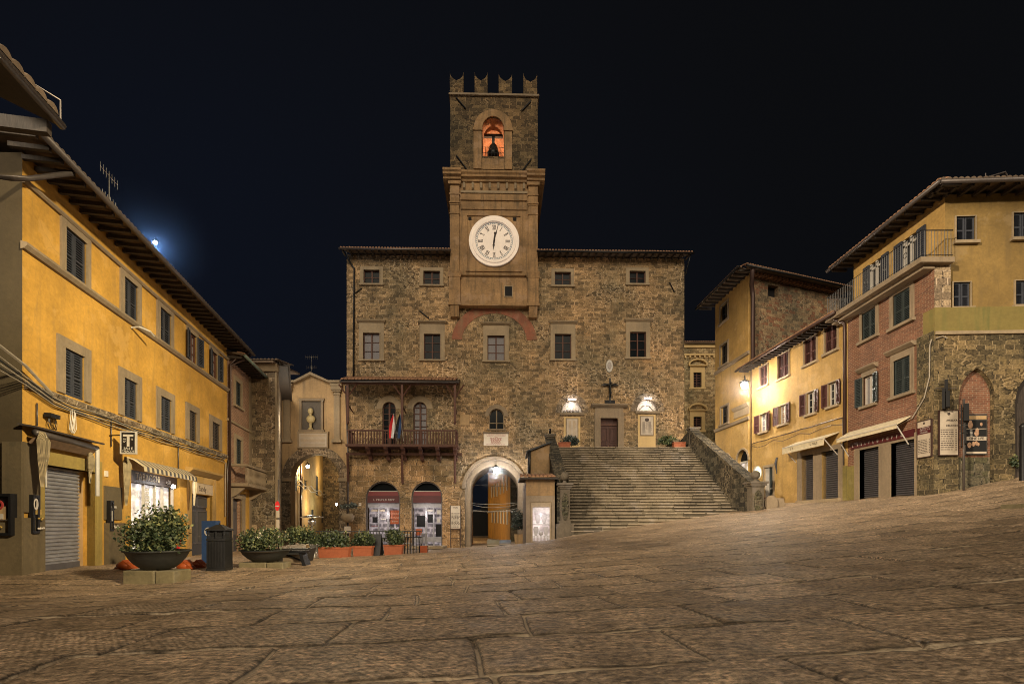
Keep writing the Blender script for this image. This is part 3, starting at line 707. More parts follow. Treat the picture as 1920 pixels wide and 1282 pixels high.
# shop arches
for i_, (a_, b_) in enumerate(((685.5, 750), (771.5, 829.5))):
    u0, u1 = U(a_), U(b_); v1 = V(a_, 902); v0 = -2.6; vs = v1-(u1-u0)/2
    H.append(arch_hole(u0, u1, v0, vs, v1, 18))
    sf = MB(f); sf.ring(archpts(u0, u1, vs, v1, 18), archpts(u0+.09, u1-.09, vs, v1-.09, 18), -.28, -.16); sf.box(u0, u0+.09, v0, vs, -.28, -.16); sf.box(u1-.09, u1, v0, vs, -.28, -.16)
    so = sf.build('shopfront', M_pipe, T)
    MB(f).poly(archpts(u0+.02, u1-.02, vs, v1-.02, 18), -.42, -.36).build('fanlight', M_glass, so)
    def row(v, q=0):   # half-width of the arch at height v
        return (u1-u0)/2*(1 if v <= vs else math.sqrt(max(0, 1-((v-vs)/(v1-vs))**2))) - .1
    cx = (u0+u1)/2; va, vb, vc = V(a_, 921), V(a_, 929), V(a_, 942)
    MB(f).poly([(cx-row(vb), vb), (cx+row(vb), vb), (cx+row(va), va), (cx-row(va), va)], -.30, -.12).build('red_stripe', M_red2, so)
    fas = MB(f).box(cx-row(vc), cx+row(vc), vc, vb-.003, -.30, -.10).build('fascia', M_red, so)
    MB(f).box(cx-row(va), cx+row(va), va+.003, va+.05, -.3, -.09).build('trim', M_white, so)
    if i_ == 0: glyphs(f, cx-.75, cx+.85, (vb+vc)/2-.1, .13, -.10, M_white, fas)
    # lit interior behind mullions
    MB(f).box(u0+.09, u1-.09, v0, vc-.003, -.75, -.7).build('shop_interior', M_lit_shop, so)
    g = MB(f)
    xs = [.0, .34, .64, 1.0] if i_ == 0 else [0, .45, .72, 1.0]
    for k in range(1, len(xs)-1): uu = u0+.09+(u1-u0-.18)*xs[k]; g.box(uu-.05, uu+.05, v0, vc, -.32, -.24)
    g.box(u0+.09, u1-.09, vc-.35, vc-.003, -.33, -.25)
    g.box(u0+.09, u1-.09, -1.35, -1.0, -.34, -.245)
    g.build('window_frame', M_roller, so)
    for k, (x0, x1, y0, y1, mt) in enumerate(((.12, .52, .36, .5, M_plaque), (.66, .93, .42, 1.4, M_orange), (.15, .3, .9, 1.3, M_dark), (.4, .55, 1.0, 1.1, M_white), (.12, .35, 1.5, 1.56, M_red2)) if i_ == 0 else ((.45, .72, .36, .5, M_white), (.14, .42, .8, 1.6, M_dark), (.5, .7, .7, 1.3, M_dark), (.8, .92, .4, .7, M_white), (.8, .9, 1.0, 1.3, M_white), (.1, .3, 1.75, 2.2, M_orange), (.76, .95, 1.4, 2.3, M_dark))):
        if mt is M_orange and i_ == 0: glyph_later = (u0+(u1-u0)*x0+.04, u0+(u1-u0)*x1, vc-y1-.1, vc-y0-.1)
        MB(f).box(u0+(u1-u0)*x0, u0+(u1-u0)*x1, vc-y1-.1, vc-y0-.1, -.5-.01*k, -.44-.01*k).build('poster' if mt in (M_white, M_orange) else 'counter', mt, so)
    if i_ == 0:
        for q_ in range(6): glyphs(f, glyph_later[0], glyph_later[1], glyph_later[3]-.14-.14*q_, .08, -.44, M_plaque if q_ % 2 else M_ink, so, name='poster_lettering', seed=q_)
    MB(f).ring(archpts(u0-.5, u1+.5, vs, v1+.5, 18), archpts(u0, u1, vs, v1, 18), -.02, .012).build('arch_stones', M_ashlar, so)
# main gate
gu0, gu1 = U(872), U(982); gv1 = V(872, 861); gvs = gv1-(gu1-gu0)/2
gate_hole = arch_hole(gu0, gu1, -2.6, gvs, gv1, 24); H.append(gate_hole)
ga = MB(f).ring(archpts(gu0-.22, gu1+.22, gvs, gv1+.22, 24), archpts(gu0, gu1, gvs, gv1, 24), -.1, .08)
ga.build('arch_moulding', M_greyst, T)
va_ = MB(f); n_ = 24; pr = gate_hole; k = len(pr)
inn = arch_hole(gu0+.35, gu1-.35, -2.6, gvs, gv1-.42, 24)
va_.add([(p[0], p[1], -.5) for p in pr] + [(p[0], p[1], -.5) for p in inn] + [(p[0], p[1], -3.0) for p in inn], [(i, i+1, k+i+1, k+i) for i in range(k-1)] + [(k+i, k+i+1, 2*k+i+1, 2*k+i) for i in range(k-1)])
inn2 = arch_hole(gu0+.1, gu1-.1, -2.6, gvs, gv1-.15, 24)
va_.add([(p[0], p[1], -3.0) for p in inn] + [(p[0], p[1], -3.0) for p in inn2] + [(p[0], p[1], -7.6) for p in inn2], [(i, i+1, k+i+1, k+i) for i in range(k-1)] + [(k+i, k+i+1, 2*k+i+1, 2*k+i) for i in range(k-1)])
va_.build('gate_vault', M_greyst, T)
# grand door
u0, u1, v1, v0 = U(1125.5), U(1158), V(1126, 784), V(1126, 848)
H.append(rect(u0, u1, v0-.2, v1))
dd = MB(f).box(u0, u1, v0-.2, v1, -.32, -.25); cx = (u0+u1)/2
dr = dd.build('door', M_door, T)
for s in (-1, 1):
    p = MB(f); a_, b_ = sorted((cx+s*.08, cx+s*(.55)))
    for (c_, d_) in ((v0+.75, v1-.62), (v0+.1, v0+.6)):
        for q in ((a_, a_+.05, c_, d_), (b_-.05, b_, c_, d_), (a_+.05, b_-.05, c_, c_+.05), (a_+.05, b_-.05, d_-.05, d_)): p.box(*q, -.25, -.20)
        p.box(a_+.1, b_-.1, c_+.1, d_-.1, -.25, -.225)
    p.build('door_leaf', M_door, dr)
MB(f).box(u0, u1, v1-.48, v1-.38, -.25, -.18).build('transom', M_wood, dr)
s = MB(f); s.box(u0-.42, u0, v0-.2, v1, -.1, .10); s.box(u1, u1+.42, v0-.2, v1, -.1, .10); s.box(u0-.42, u1+.42, v1, v1+.4, -.1, .10); s.box(u0-.1, u0, v0-.2, v1, .10, .14); s.box(u1, u1+.1, v0-.2, v1, .10, .14); s.box(u0-.1, u1+.1, v1, v1+.1, .10, .14)
s.box(u0-.38, u1+.38, v1+.4, v1+.74, -.1, .06); s.wedge(u0-.66, u1+.66, [(0, v1+.74), (.1, v1+.74), (.34, v1+.88), (.36, v1+.98), (0, v1+1.04)])
ds = s.build('door_surround', M_greyst, T)
text(f, 'IANVA DOMINI', cx, v1+.57, .2, .06, M_palest, ds, maxw=1.6)
# niches with lamps
for i_, (a_, b_, ct, cb, pa, pb, pt2, pb2) in enumerate(((1053, 1092, 750, 774, 1057, 1088, 781, 850), (1194, 1234, 748, 771, 1196, 1229, 777, 850))):
    u0, u1 = U(a_), U(b_); v1, v0 = V(a_, ct), V(a_, cb)
    H.append(archpts(u0, u1, v0, v1, 14))
    nb = MB(f).poly(archpts(u0, u1, v0, v1, 14), -.42, -.38).build('lunette', M_marble, T)
    # relief in the lunette
    rl = MB(f)
    if i_ == 0:
        for q in ((.18, .32), (.32, .5), (.45, .36), (.58, .5), (.72, .3), (.82, .36)): rl.ball((u0+(u1-u0)*q[0], v0+.1+q[1]*.25, -.34), .10, 8, sy=1.3)
    else:
        for q in range(9): t_ = math.pi*(q+.5)/9; rl.tube([((u0+u1)/2-math.cos(t_)*.2, v0+.5, -.36), ((u0+u1)/2-math.cos(t_)*.55, v0+.5-.45*abs(math.cos(t_))**2+.05, -.36)], [.05, .02], 5)
    rl.build('relief', M_crest, nb)
    MB(f).ring(archpts(u0-.45, u1+.45, v0, v1+.45, 14), archpts(u0, u1, v0, v1, 14), -.02, .012).build('arch_stones', M_stone_grey, nb)
    MB(f).box(u0-.12, u1+.12, v0-.16, v0, -.42, .16).build('niche_ledge', M_greyst, nb)
    lampb = MB(f).tube([((u0+u1)/2-.25, v1+.02, .16), ((u0+u1)/2+.25, v1+.02, .16)], .05, 8).build('lamp', M_bulb_w if i_ == 5 else emis('niche_lamp_glow', (1, .95, .95), 12), nb)
    p0, p1 = U(pa), U(pb); q1, q0 = V(pa, pt2), V(pa, pb2)
    pn = MB(f).box(p0, p1, q0, q1, -.02, .03).build('plaster_panel', M_cream, T)
    e = .12; MB(f).box(p0+e+.02, p1-e-.02, q1-1.52, q1-.1, .03, .06).build('plaque_frame', M_greyst, pn)
    pq = MB(f).box(p0+e+.09, p1-e-.09, q1-1.45, q1-.17, .06, .075).build('plaque', M_plaque, pn)
    tb = MB(f); yy = q1-.32
    while yy > q1-1.4:
        if i_ == 0:
            for (x0, x1) in ((.28, .45), (.55, .74)): tb.box(p0+(p1-p0)*x0, p0+(p1-p0)*x1*random.uniform(.93, 1), yy, yy+.022, .075, .079)
        else:
            if yy < q1-.5:
                for (x0, x1) in ((.24, .42), (.58, .78)): tb.box(p0+(p1-p0)*x0, p0+(p1-p0)*x1*random.uniform(.93, 1), yy, yy+.03, .075, .079)
        yy -= .075
    if i_ == 1: tb.ball(((p0+p1)/2, q1-.38, .075), .16, 10, sz=.1, sy=.8); tb.tube([((p0+p1)/2, q1-.5, .08), ((p0+p1)/2, q1-1.1, .08)], .02, 4)
    tb.build('inscription', M_ink if i_ else M_tan, pn)
# walls with all openings
top = 18.85; wl = FM.u(1283); W_ = MB(f)
M_list = [M_stone, M_greyst, M_ashlar]
W_.sheet(rect(0, wl, -2.6, top), H, depth=.45, revmat=1)
W_.build('front_wall', M_list, T)
sd = MB(Frame((12.30, 36.56), (12.5, 48))); sd.sheet(rect(0, 11.4, -2.6, top), [], 0); sd.build('side_wall', M_stone, T)
MB(f).box(0, .02, -2.6, top, -11, -.01).build('side_wall', M_stone, T)
MB(f).box(.02, gu0-.6, -2.6, top, -11, -1.1).build('inner_block', M_stone, T); MB(f).box(gu1+.6, wl-.05, -2.6, top, -11, -1.1).build('inner_block', M_stone, T); MB(f).box(gu0-.6, gu1+.6, gv1+.1, top, -11, -1.1).build('inner_block', M_stone, T)
MB(f).box(gu0-.6, gu0-.02, -2.6, gv1+.1, -11, -3.1).build('inner_block', M_stone, T); MB(f).box(gu1+.02, gu1+.6, -2.6, gv1+.1, -11, -3.1).build('inner_block', M_stone, T)
# brown ashlar of the ground floor, left part (proud 2 cm) -- corner band and red relieving arch
sb = MB(f)
s0 = V(862, 862); sb.sheet(rect(.0, U(862), -2.6, s0), [h for h in H if h[0][1] < -2 and h[0][0] < U(860)], .02, w=.02); sb.build('ground_floor_facing', M_ashlar, T)
cx = U(927); cy = V(927, 640); ro = U(927)-U(847); ri = U(927)-U(866)
ra = MB(f); k0, k1 = R(177), R(3)
op = [(cx+ro*math.cos(k0+(k1-k0)*i/24), cy+ro*.88*math.sin(k0+(k1-k0)*i/24)) for i in range(25)]; ip = [(cx+ri*math.cos(k0+(k1-k0)*i/24), cy+ri*.86*math.sin(k0+(k1-k0)*i/24)) for i in range(25)]
ra.ring(op, ip, -.02, .03); ra.build('relieving_arch', M_arch_red, T)
# eaves: two stretches either side of the tower
eave(f, T, -.25, U(846), top, .75, .22, rafters=.5, hip=(1.2, 0))
eave(f, T, U(1006), wl+.35, top, .75, .22, rafters=.5, gmat=M_black, hip=(0, 1.2))
pipe(f, T, [(.15, top-.1, .7), (.25, top-.6, .15), (.55, top-1.0, .12), (.5, 9.9, .12)], .06, M_black)
pipe(f, T, [(-.02, 9.6, .15), (.12, 5, .15), (.12, -1.4, .15)], .06, M_pipe)
pipe(f, T, [(wl+.2, top-.05, .7), (wl+.05, top-1.2, .1)], .05, M_black)
# metal wall ties
for (a_, c_, b_, d_) in ((662, 553, 679, 541), (787, 583, 804, 597), (1255, 530, 1264, 548), (1010, 545, 1004, 560)):
    MB(f).tube([(U(a_), V(a_, c_), .06), (U(b_), V(b_, d_), .06)], .035, 5).build('wall_tie', M_black, T)
# crucifix over the door
cu, cvv = U(1143), V(1143, 752)
cr = MB(f); cr.box(cu-.05, cu+.05, cvv-.2, cvv+1.6, .08, .2); cr.wedge(cu-.35, cu+.35, [(0, cvv-.25), (.25, cvv-.25), (.12, cvv+.05), (0, cvv+.05)])
cr.tube([(cu-.6, cvv+1.08, .14), (cu-.35, cvv+1.13, .14), (cu, cvv+1.12, .14), (cu+.35, cvv+1.13, .14), (cu+.6, cvv+1.08, .14)], [.04, .075, .06, .075, .04], 6)
co2 = cr.build('crucifix', M_black, T)
bd = MB(f); bd.tube([(cu, cvv+.25, .24), (cu+.04, cvv+.5, .26), (cu-.03, cvv+.78, .25), (cu, cvv+1.05, .25), (cu, cvv+1.14, .25)], [.035, .06, .075, .11, .05], 8); bd.ball((cu+.03, cvv+1.23, .28), .075, 8); bd.tube([(cu, cvv+1.08, .25), (cu-.3, cvv+1.17, .24), (cu-.5, cvv+1.2, .22)], [.05, .035, .03], 6); bd.tube([(cu, cvv+1.08, .25), (cu+.3, cvv+1.17, .24), (cu+.5, cvv+1.2, .22)], [.05, .035, .03], 6); bd.build('crucifix_figure', M_bronze, co2)
# white oval crest
ou, ov = U(1142.5), V(1142, 686); MB(f).poly([(ou+math.cos(t)*.24, ov+math.sin(t)*.43*(1 if math.sin(t) > 0 else 1.05)) for t in [i*math.pi/8 for i in range(16)]], -.02, .06).build('oval_crest', M_white, T)
MB(f).ball((ou, ov, .06), .15, 8, sy=1.8, sz=.35).build('crest_relief', M_crest, T)
# marble slab with inscription, over the gate
pu0, pu1, pv1, pv0 = U(907), U(953), V(907, 812), V(907, 835)
sl = thing('marble_tablet', 'white marble tablet with carved lines above the main gate', 'plaque', f.P((pu0+pu1)/2, pv0, .05))
MB(f).box(pu0, pu1, pv0, pv1, .0, .06).build('slab', M_marble, sl); b2 = MB(f)
MB(f).box(pu0-.05, pu1+.05, pv1, pv1+.1, 0, .16).build('ledge', M_greyst, sl)
yy = pv1-.12; k = 0
while yy > pv0+.05:
    hw = [.80, .78, .12, .5, .45, .45, .4, .42, .38, .8][k % 10]*(pu1-pu0)/2*.98; k += 1; uu = (pu0+pu1)/2-hw
    while uu < (pu0+pu1)/2+hw: q = random.uniform(.05, .14); b2.box(uu, min(uu+q, (pu0+pu1)/2+hw), yy, yy+.034, .06, .064); uu += q+.035
    yy -= .077
b2.build('inscription', M_ink_red, sl)

# ---- timber balcony (part of the town hall)
pr_ = 1.35; fu = lambda px: f.u(px, pr_); fv = lambda px, py: f.v(px, py, pr_)
bu0, bu1 = fu(651), fu(856); bt, bb_ = fv(651, 805), fv(651, 832)
bal = MB(f).box(bu0-.1, bu1+.1, bb_-.16, bb_, .0, pr_+.06).build('balcony', M_wood, T)
MB(f).box(bu0, bu1, bt-.1, bt, pr_-.06, pr_+.05).build('handrail', M_wood, bal)
MB(f).box(bu0, bu0+.08, bt-.1, bt, 0, pr_-.06).build('handrail', M_wood, bal); MB(f).box(bu1-.08, bu1, bt-.1, bt, 0, pr_-.06).build('handrail', M_wood, bal)
uu = bu0+.1
while uu < bu1-.05:
    MB(f).tube([(uu, bb_, pr_), (uu, bb_+.2, pr_), (uu, bb_+.45, pr_), (uu, bt-.25, pr_), (uu, bt-.1, pr_)], [.035, .055, .04, .05, .03], 6).build('baluster', M_wood, bal); uu += .19
for k in range(5):
    for uu in (bu0+.04, bu1-.04): MB(f).tube([(uu, bb_, .2+k*.24), (uu, bb_+.4, .2+k*.24), (uu, bt-.1, .2+k*.24)], [.035, .05, .03], 6).build('baluster', M_wood, bal)
MB(f).box(bu0-.35, bu1+.3, bb_-.62, bb_-.46, .35, .5).build('beam', M_wood, bal)
for px in (688, 722, 754, 787, 819, 852):
    uu = fu(px); MB(f).wedge(uu-.11, uu+.11, [(0, bb_-1.0), (.45, bb_-.95), (.55, bb_-.66), (.95, bb_-.6), (1.05, bb_-.36), (1.38, bb_-.3), (1.46, bb_-.16), (0, bb_-.16)]).build('bracket', M_wood, bal)
# canopy
ru0, ru1 = fu(640), fu(860); rv = fv(640, 716)
rf = MB(f).wedge(ru0, ru1, [(pr_+.1, rv), (pr_+.1, rv+.1), (0, rv+.62), (0, rv+.5)]).build('canopy', M_wood_dk, T)
tb = MB(f); tiles(tb, ru0, ru1, rv+.13, 0, pr_+.2, .56, r=.10, step=.235); tb.build('roof_tiles', M_tile, rf)
MB(f).box(ru0, ru1, rv-.16, rv-.002, pr_-.08, pr_+.06).build('beam', M_wood, rf)
MB(f).tube([(ru0-.05, rv-.02, pr_+.2), (ru1+.05, rv-.02, pr_+.2)], .07, 8).build('gutter', M_pipe, rf)
for px in (652, 754, 853):
    uu = fu(px); lo = fv(px, 790) if px > 700 and px < 800 else fv(px, 790)
    p = MB(f).box(uu-.08, uu+.08, lo if px != 754 else bt, rv-.16, pr_-.08, pr_+.06); p.lathe((uu, (lo if px != 754 else bt+.0)-.2, pr_), [(.03, 0), (.09, .06), (.09, .14), (.05, .2)], 8)
    for (d_, ) in ((.8,), (-.8,)): p.tube([(uu, rv-1.0, pr_), (uu+d_*.75, rv-.15, pr_)], .05, 4)
    p.tube([(uu, rv-1.5, pr_), (uu, rv-2.4+.6, 0.05)][:2], .05, 4); p.build('canopy_post', M_wood, rf)
    # strut below the balcony, against the wall
    MB(f).tube([(f.u(px, .7), bb_-.6, .75), (f.u(px, .2), f.v(px, 905, .2), .1)], .085, 5).build('strut', M_wood, bal)

# ---- flags on the balcony
def flag(px, cols, name, label, cat='flag', lean=0.25):
    bse = f.P(fu(px), bb_+.2, pr_+.1); t = thing(name, label, cat, bse)
    a_ = Vector(bse); U_, N_ = f.U, f.N
    tip = a_+Vector((0, 0, 1.75))-U_*lean*.5+N_*.5
    fr = Frame((a_.x, a_.y), yaw=0, z=a_.z)
    MB(W0).tube([(a_.x, a_.z, -a_.y), (tip.x, tip.z, -tip.y)], .02, 6).build('pole', M_white, t)
    k = len(cols); 
    for i, mt in enumerate(cols):
        mb = MB(W0); q = []
        for s_ in range(9):
            v = s_/8
            for r_ in (0, 1):
                x = (i+r_)/k; wdt = .38*(.25+.75*math.sin(min(1, v*1.3)*math.pi/2))*(1-.35*v*v)
                p = tip - Vector((0, 0, .1+1.55*v)) + U_*((x-.65)*wdt - .12*v) + N_*(.10*math.sin(x*9+v*3))
                q.append((p.x, p.z, -p.y))
        mb.add(q, [(2*s_, 2*s_+1, 2*s_+3, 2*s_+2) for s_ in range(8)]); o = mb.build('cloth', mt, t)
        sol = o.modifiers.new('thick', 'SOLIDIFY'); sol.thickness = .01
    return t
flag(745, [M_flagred, M_flagwhite, M_flaggreen][:2], 'flag', 'red and white flag hanging over the wooden balcony')
flag(757, [M_black, M_blue], 'flag', 'dark blue flag hanging on the balcony beside the red and white flag')

# ================================================================== CLOCK TOWER
CT = thing('clock_tower', 'square stone clock tower with lit belfry arch and swallow-tail battlements above the town hall', 'clock tower', f.P(U(926), 14.4, 0))
pj = .32; tu = lambda px: f.u(px, pj); tv = lambda px, py: f.v(px, py, pj)
a0, a1 = tu(845), tu(1007.5)
zb, z1, z2, z3 = tv(900, 575), tv(900, 518), tv(900, 346), tv(900, 181)
z25 = tv(900, 326)
MB(f).box(a0+.02, a1-.02, zb, z25, -5.5, pj-.02).build('tower_shaft', M_tower_pl, CT)
# belfry stage with opening
ba0, ba1 = tu(904), tu(945); bs0, bs1 = tv(904, 293), tv(904, 219); bvs = bs1-(ba1-ba0)/2
bell_h = arch_hole(ba0, ba1, bs0, bvs, bs1, 14)
bf = MB(f); bf.sheet(rect(a0-.02, a1+.02, z25, z3), [bell_h], .7, w=pj); bf.box(a0-.02, a0+.5, z25, z3, -5.5, pj-.002); bf.box(a1-.5, a1+.02, z25, z3, -5.5, pj-.002)
bf.box(a0+.5, a1-.5, bs0-.6, bs0-.3, -5.4, pj-.7); bf.box(a0+.5, a1-.5, z25, z3, -5.5, -5.0); bf.box(a0+.5, a1-.5, z3-.3, z3-.001, -5.0, pj-.3)
bf.box(a0+.5, ba0-.25, z25, z3-.3, pj-.68, pj-.3); bf.box(ba1+.25, a1-.5, z25, z3-.3, pj-.68, pj-.3)
bf.build('belfry', M_stone_dark, CT)
bb = MB(f); bb.box(a0+.5, a1-.5, bs0-.3, z3-.3, -3.0, -2.9)
bb.build('belfry_back_wall', M_brick_lit, CT)
MB(f).ring([(p[0], p[1]) for p in archpts(ba0-.02, ba1+.02, bvs, bs1+.02)], archpts(ba0+.001, ba1-.001, bvs, bs1-.001), pj-.7, pj-.69).build('belfry_arch_lining', M_brick_lit, CT)
iv = MB(f); q = archpts(ba0+.002, ba1-.002, bvs, bs1-.002, 14); k = len(q); iv.add([(p[0], p[1], pj-.12) for p in q]+[(p[0], p[1], -2.8) for p in q], [(i, k+i, k+i+1, i+1) for i in range(k-1)]); iv.build('belfry_vault', M_brick_lit, CT)
# pilasters of the blind arch
pl = MB(f)
for (x0, x1) in ((888, 903), (946, 960)): pl.box(tu(x0), tu(x1), z25+.3, tv(900, 245), pj, pj+.1); pl.box(tu(x0)-.06, tu(x1)+.06, tv(900, 247), tv(900, 242), pj, pj+.17)
cxp = (ba0+ba1)/2; vv = tv(900, 243); ro = cxp-tu(888); pl.ring(archpts(cxp-ro, cxp+ro, vv, vv+ro), archpts(ba0, ba1, vv, bs1), pj-.01, pj+.08)
pl.box(ba0, ba1, z25+.3, bs0-.2, pj, pj+.05); pl.build('blind_arch', M_tower_pl, CT)
bell = MB(f); bcx, bcy = (ba0+ba1)/2, bs0+.72
bell.lathe((bcx, bcy, -.95), [(.50, 0), (.48, .06), (.40, .2), (.34, .5), (.30, .85), (.2, 1.0), (.05, 1.05)], 18); bell.box(bcx-.1, bcx+.1, bcy+1.0, bcy+1.6, -1.05, -.85); bell.ball((bcx, bcy+.02, -.5), .42, 14, sy=.85)
bo = bell.build('bell', M_bronze, CT); MB(f).box(ba0-.4, ba1+.4, bcy+1.55, bcy+1.75, -1.05, -.85).build('bell_beam', M_wood_dk, bo)
rl = MB(f)
for vv in (bs0+.45, bs0+.85): rl.tube([(ba0, vv, pj-.3), (ba1, vv, pj-.3)], .018, 5)
for k in range(1, 7): uu = ba0+(ba1-ba0)*k/7; rl.tube([(uu, bs0, pj-.3), (uu, bs0+.85, pj-.3)], .013, 5)
rl.build('belfry_railing', M_black, CT)
MB(f).box(a0-.12, a1+.12, z3, z3+.13, -5.6, pj+.14).build('string_course', M_greyst, CT)
for (x0, x1) in ((843.5, 869), (890, 914), (935, 960), (981.5, 1007)):
    for wz in (0, 1):
        m0, m1 = tu(x0), tu(x1); c = (m0+m1)/2; hh = tv(900, 139)-z3-.13+.12; vb_ = z3+.13; h2 = (m1-m0)/2
        prof = [(m0, vb_), (m1, vb_), (m1, vb_+hh)] + [(c+h2*math.cos(t_)*1.0, vb_+hh-h2*1.15*math.sin(t_)*1.0) for t_ in (R(18), R(36), R(54), R(72))] + [(c, vb_+hh-h2*1.28)] + [(c-h2*math.cos(t_), vb_+hh-h2*1.15*math.sin(t_)) for t_ in (R(72), R(54), R(36), R(18))] + [(m0, vb_+hh)]
        MB(f).poly(prof, pj-.5-wz*5, pj-.0-wz*5).build('merlon', M_stone_dark, CT)
for (x0, y0, x1, y1) in ((855, 184, 873, 205), (995, 191, 978, 209), (856, 293, 876, 320), (996, 299, 979, 322)):
    MB(f).tube([(tu(x0), tv(x0, y0), pj+.06), (tu(x1), tv(x1, y1), pj+.06)], .05, 5).build('iron_tie', M_black, CT)
# cornice
def mould(u0, u1, vt, prof, w0=pj):
    """prof: list of (out, down) from the top"""
    return [(w0+o, vt-d) for o, d in prof]
cb = MB(f); vt = z25; P_ = [(0, 0), (.62, 0), (.60, .12), (.5, .22), (.48, .34), (.3, .42), (.28, .55), (.12, .62), (0, .66)]
cb.wedge(a0-.5, a0+.75, [(-5.8, vt)] + mould(0, 0, vt, P_)[1:] + [(-5.8, vt-.66)]); cb.wedge(a1-.75, a1+.5, [(-5.8, vt)] + mould(0, 0, vt, P_)[1:] + [(-5.8, vt-.66)])
cb.wedge(a0+.75, a1-.75, [(w-.18 if w > 0 else w, v) for w, v in mould(0, 0, vt-.03, P_)]); cb.build('cornice', M_tower_pl, CT)
fz = MB(f)
for k in range(8): uu = a0+.95+(a1-a0-1.9)*k/7; fz.wedge(uu-.07, uu+.07, [(pj, vt-1.12), (pj+.12, vt-1.05), (pj+.2, vt-.72), (pj, vt-.66)])
fz.box(a0+.7, a1-.7, vt-1.36, vt-1.2, pj-.02, pj+.05); fz.build('frieze', M_palest, CT)
# pilasters with capitals
for (x0, x1) in ((844, 861.5), (990.5, 1008)):
    pl = MB(f); q0, q1 = tu(x0), tu(x1); vb2, vt2 = z1-.1, vt-.66
    pl.box(q0, q1, vb2, vt2, pj-.02, pj+.14)
    for (v_, e, h) in ((vt2-.22, .12, .22), (vt2-.9, .05, .08), (vt2-1.5, .06, .09), (vt2-1.62, .03, .06), (tv(900, 404), .04, .06)): pl.box(q0-e, q1+e, v_, v_+h, pj, pj+.14+e)
    pl.box(q0-.06, q1+.06, zb+.15, z1-.15, pj-.02, pj+.20)
    pl.wedge(q0-.12, q1+.12, [(pj, z1-.15), (pj+.22, z1-.15), (pj+.32, z1+.2), (pj+.2, z1+.32), (pj, z1+.32)])
    pl.wedge(q0-.12, q1+.12, [(pj, zb), (pj+.3, zb), (pj+.3, zb+.12), (pj+.2, zb+.22), (pj, zb+.22)])
    pl.wedge((q0+q1)/2-.3, (q0+q1)/2+.3, [(pj-.3, zb-.75), (pj, zb-.7), (pj+.25, zb), (pj-.3, zb)])
    pl.wedge(q0, q1, [(-5.5, zb), (-5.4, zb), (-5.4, zb+.1), (-5.5, zb+.1)])
    pl.build('pilaster', M_tower_pl, CT)
bd = MB(f); bd.wedge(a0+.7, a1-.7, [(pj, z1-.02), (pj+.14, z1+.02), (pj+.16, z1+.12), (pj, z1+.2)]); bd.wedge(a0+.7, a1-.7, [(pj, zb+.18), (pj+.16, zb+.02), (pj+.22, zb), (pj, zb-.01)]); bd.box(a0+.7, a1-.7, tv(900, 393), tv(900, 387), pj-.02, pj+.05); bd.box(a0+.7, a1-.7, tv(900, 376), tv(900, 372), pj-.02, pj+.07)
# frame of the sunk clock panel
s0_, s1_, sv0, sv1 = tu(876), tu(976), tv(900, 506), tv(900, 405)
for q in ((s0_-.12, s0_, sv0-.12, sv1+.12), (s1_, s1_+.12, sv0-.12, sv1+.12), (s0_, s1_, sv1, sv1+.12), (s0_, s1_, sv0-.12, sv0)): bd.box(*q, pj-.02, pj+.06)
bd.build('mouldings', M_tower_pl, CT)
hw = MB(f)
for (x0, x1, y0, y1) in ((878, 884, 407, 413), (962, 968, 407, 413)): hw.box(tu(x0), tu(x1), tv(900, y1), tv(900, y0), pj-.02, pj+.004)
hw.build('vent_holes', M_dark, CT)
q0, q1, q2, q3 = tu(947), tu(960), tv(900, 555), tv(900, 537)
hw = MB(f); hw.box(q0, q1, q2, q3, pj-.02, pj+.008); wq = hw.build('small_window', M_dark, CT)
hb = MB(f)
for q in ((q0-.06, q0, q2-.06, q3+.06), (q1, q1+.06, q2-.06, q3+.06), (q0, q1, q3, q3+.06), (q0, q1, q2-.06, q2)): hb.box(*q, pj-.02, pj+.04)
hb.build('window_surround', M_palest, wq)
# clock
kc, kv = tu(926.5), tv(926, 453); R0 = tu(973.5)-kc
ck = MB(f); n = 48
def circ(r, k=48): return [(kc+r*math.cos(2*math.pi*i/k), kv+r*math.sin(2*math.pi*i/k)) for i in range(k+1)]
ck.ring(circ(R0), circ(R0-.22), pj, pj+.12); ck.ring(circ(R0-.22), circ(R0-.40), pj, pj+.19); ck.ring(circ(R0-.40), circ(R0-.44), pj, pj+.10); ck.poly(circ(R0-.44)[:-1], pj-.01, pj+.06)
ck2 = ck.build('clock', M_clock, CT); w0 = pj+.06
rg = MB(f); rg.ring(circ(R0-.46), circ(R0-.485), w0, w0+.01); rg.ring(circ(R0-.56), circ(R0-.58), w0, w0+.01)
for i in range(60):
    t_ = 2*math.pi*i/60; rr0, rr1 = R0-.56, R0-.485; c_, s_ = math.cos(t_), math.sin(t_); e = .018
    rg.poly([(kc+rr0*c_-e*s_, kv+rr0*s_+e*c_), (kc+rr0*c_+e*s_, kv+rr0*s_-e*c_), (kc+rr1*c_+e*s_, kv+rr1*s_-e*c_), (kc+rr1*c_-e*s_, kv+rr1*s_+e*c_)], w0, w0+.009)
rg.build('minute_ring', M_blueink, ck2)
numer = ['XII', 'I', 'II', 'III', 'IIII', 'V', 'VI', 'VII', 'VIII', 'IX', 'X', 'XI']
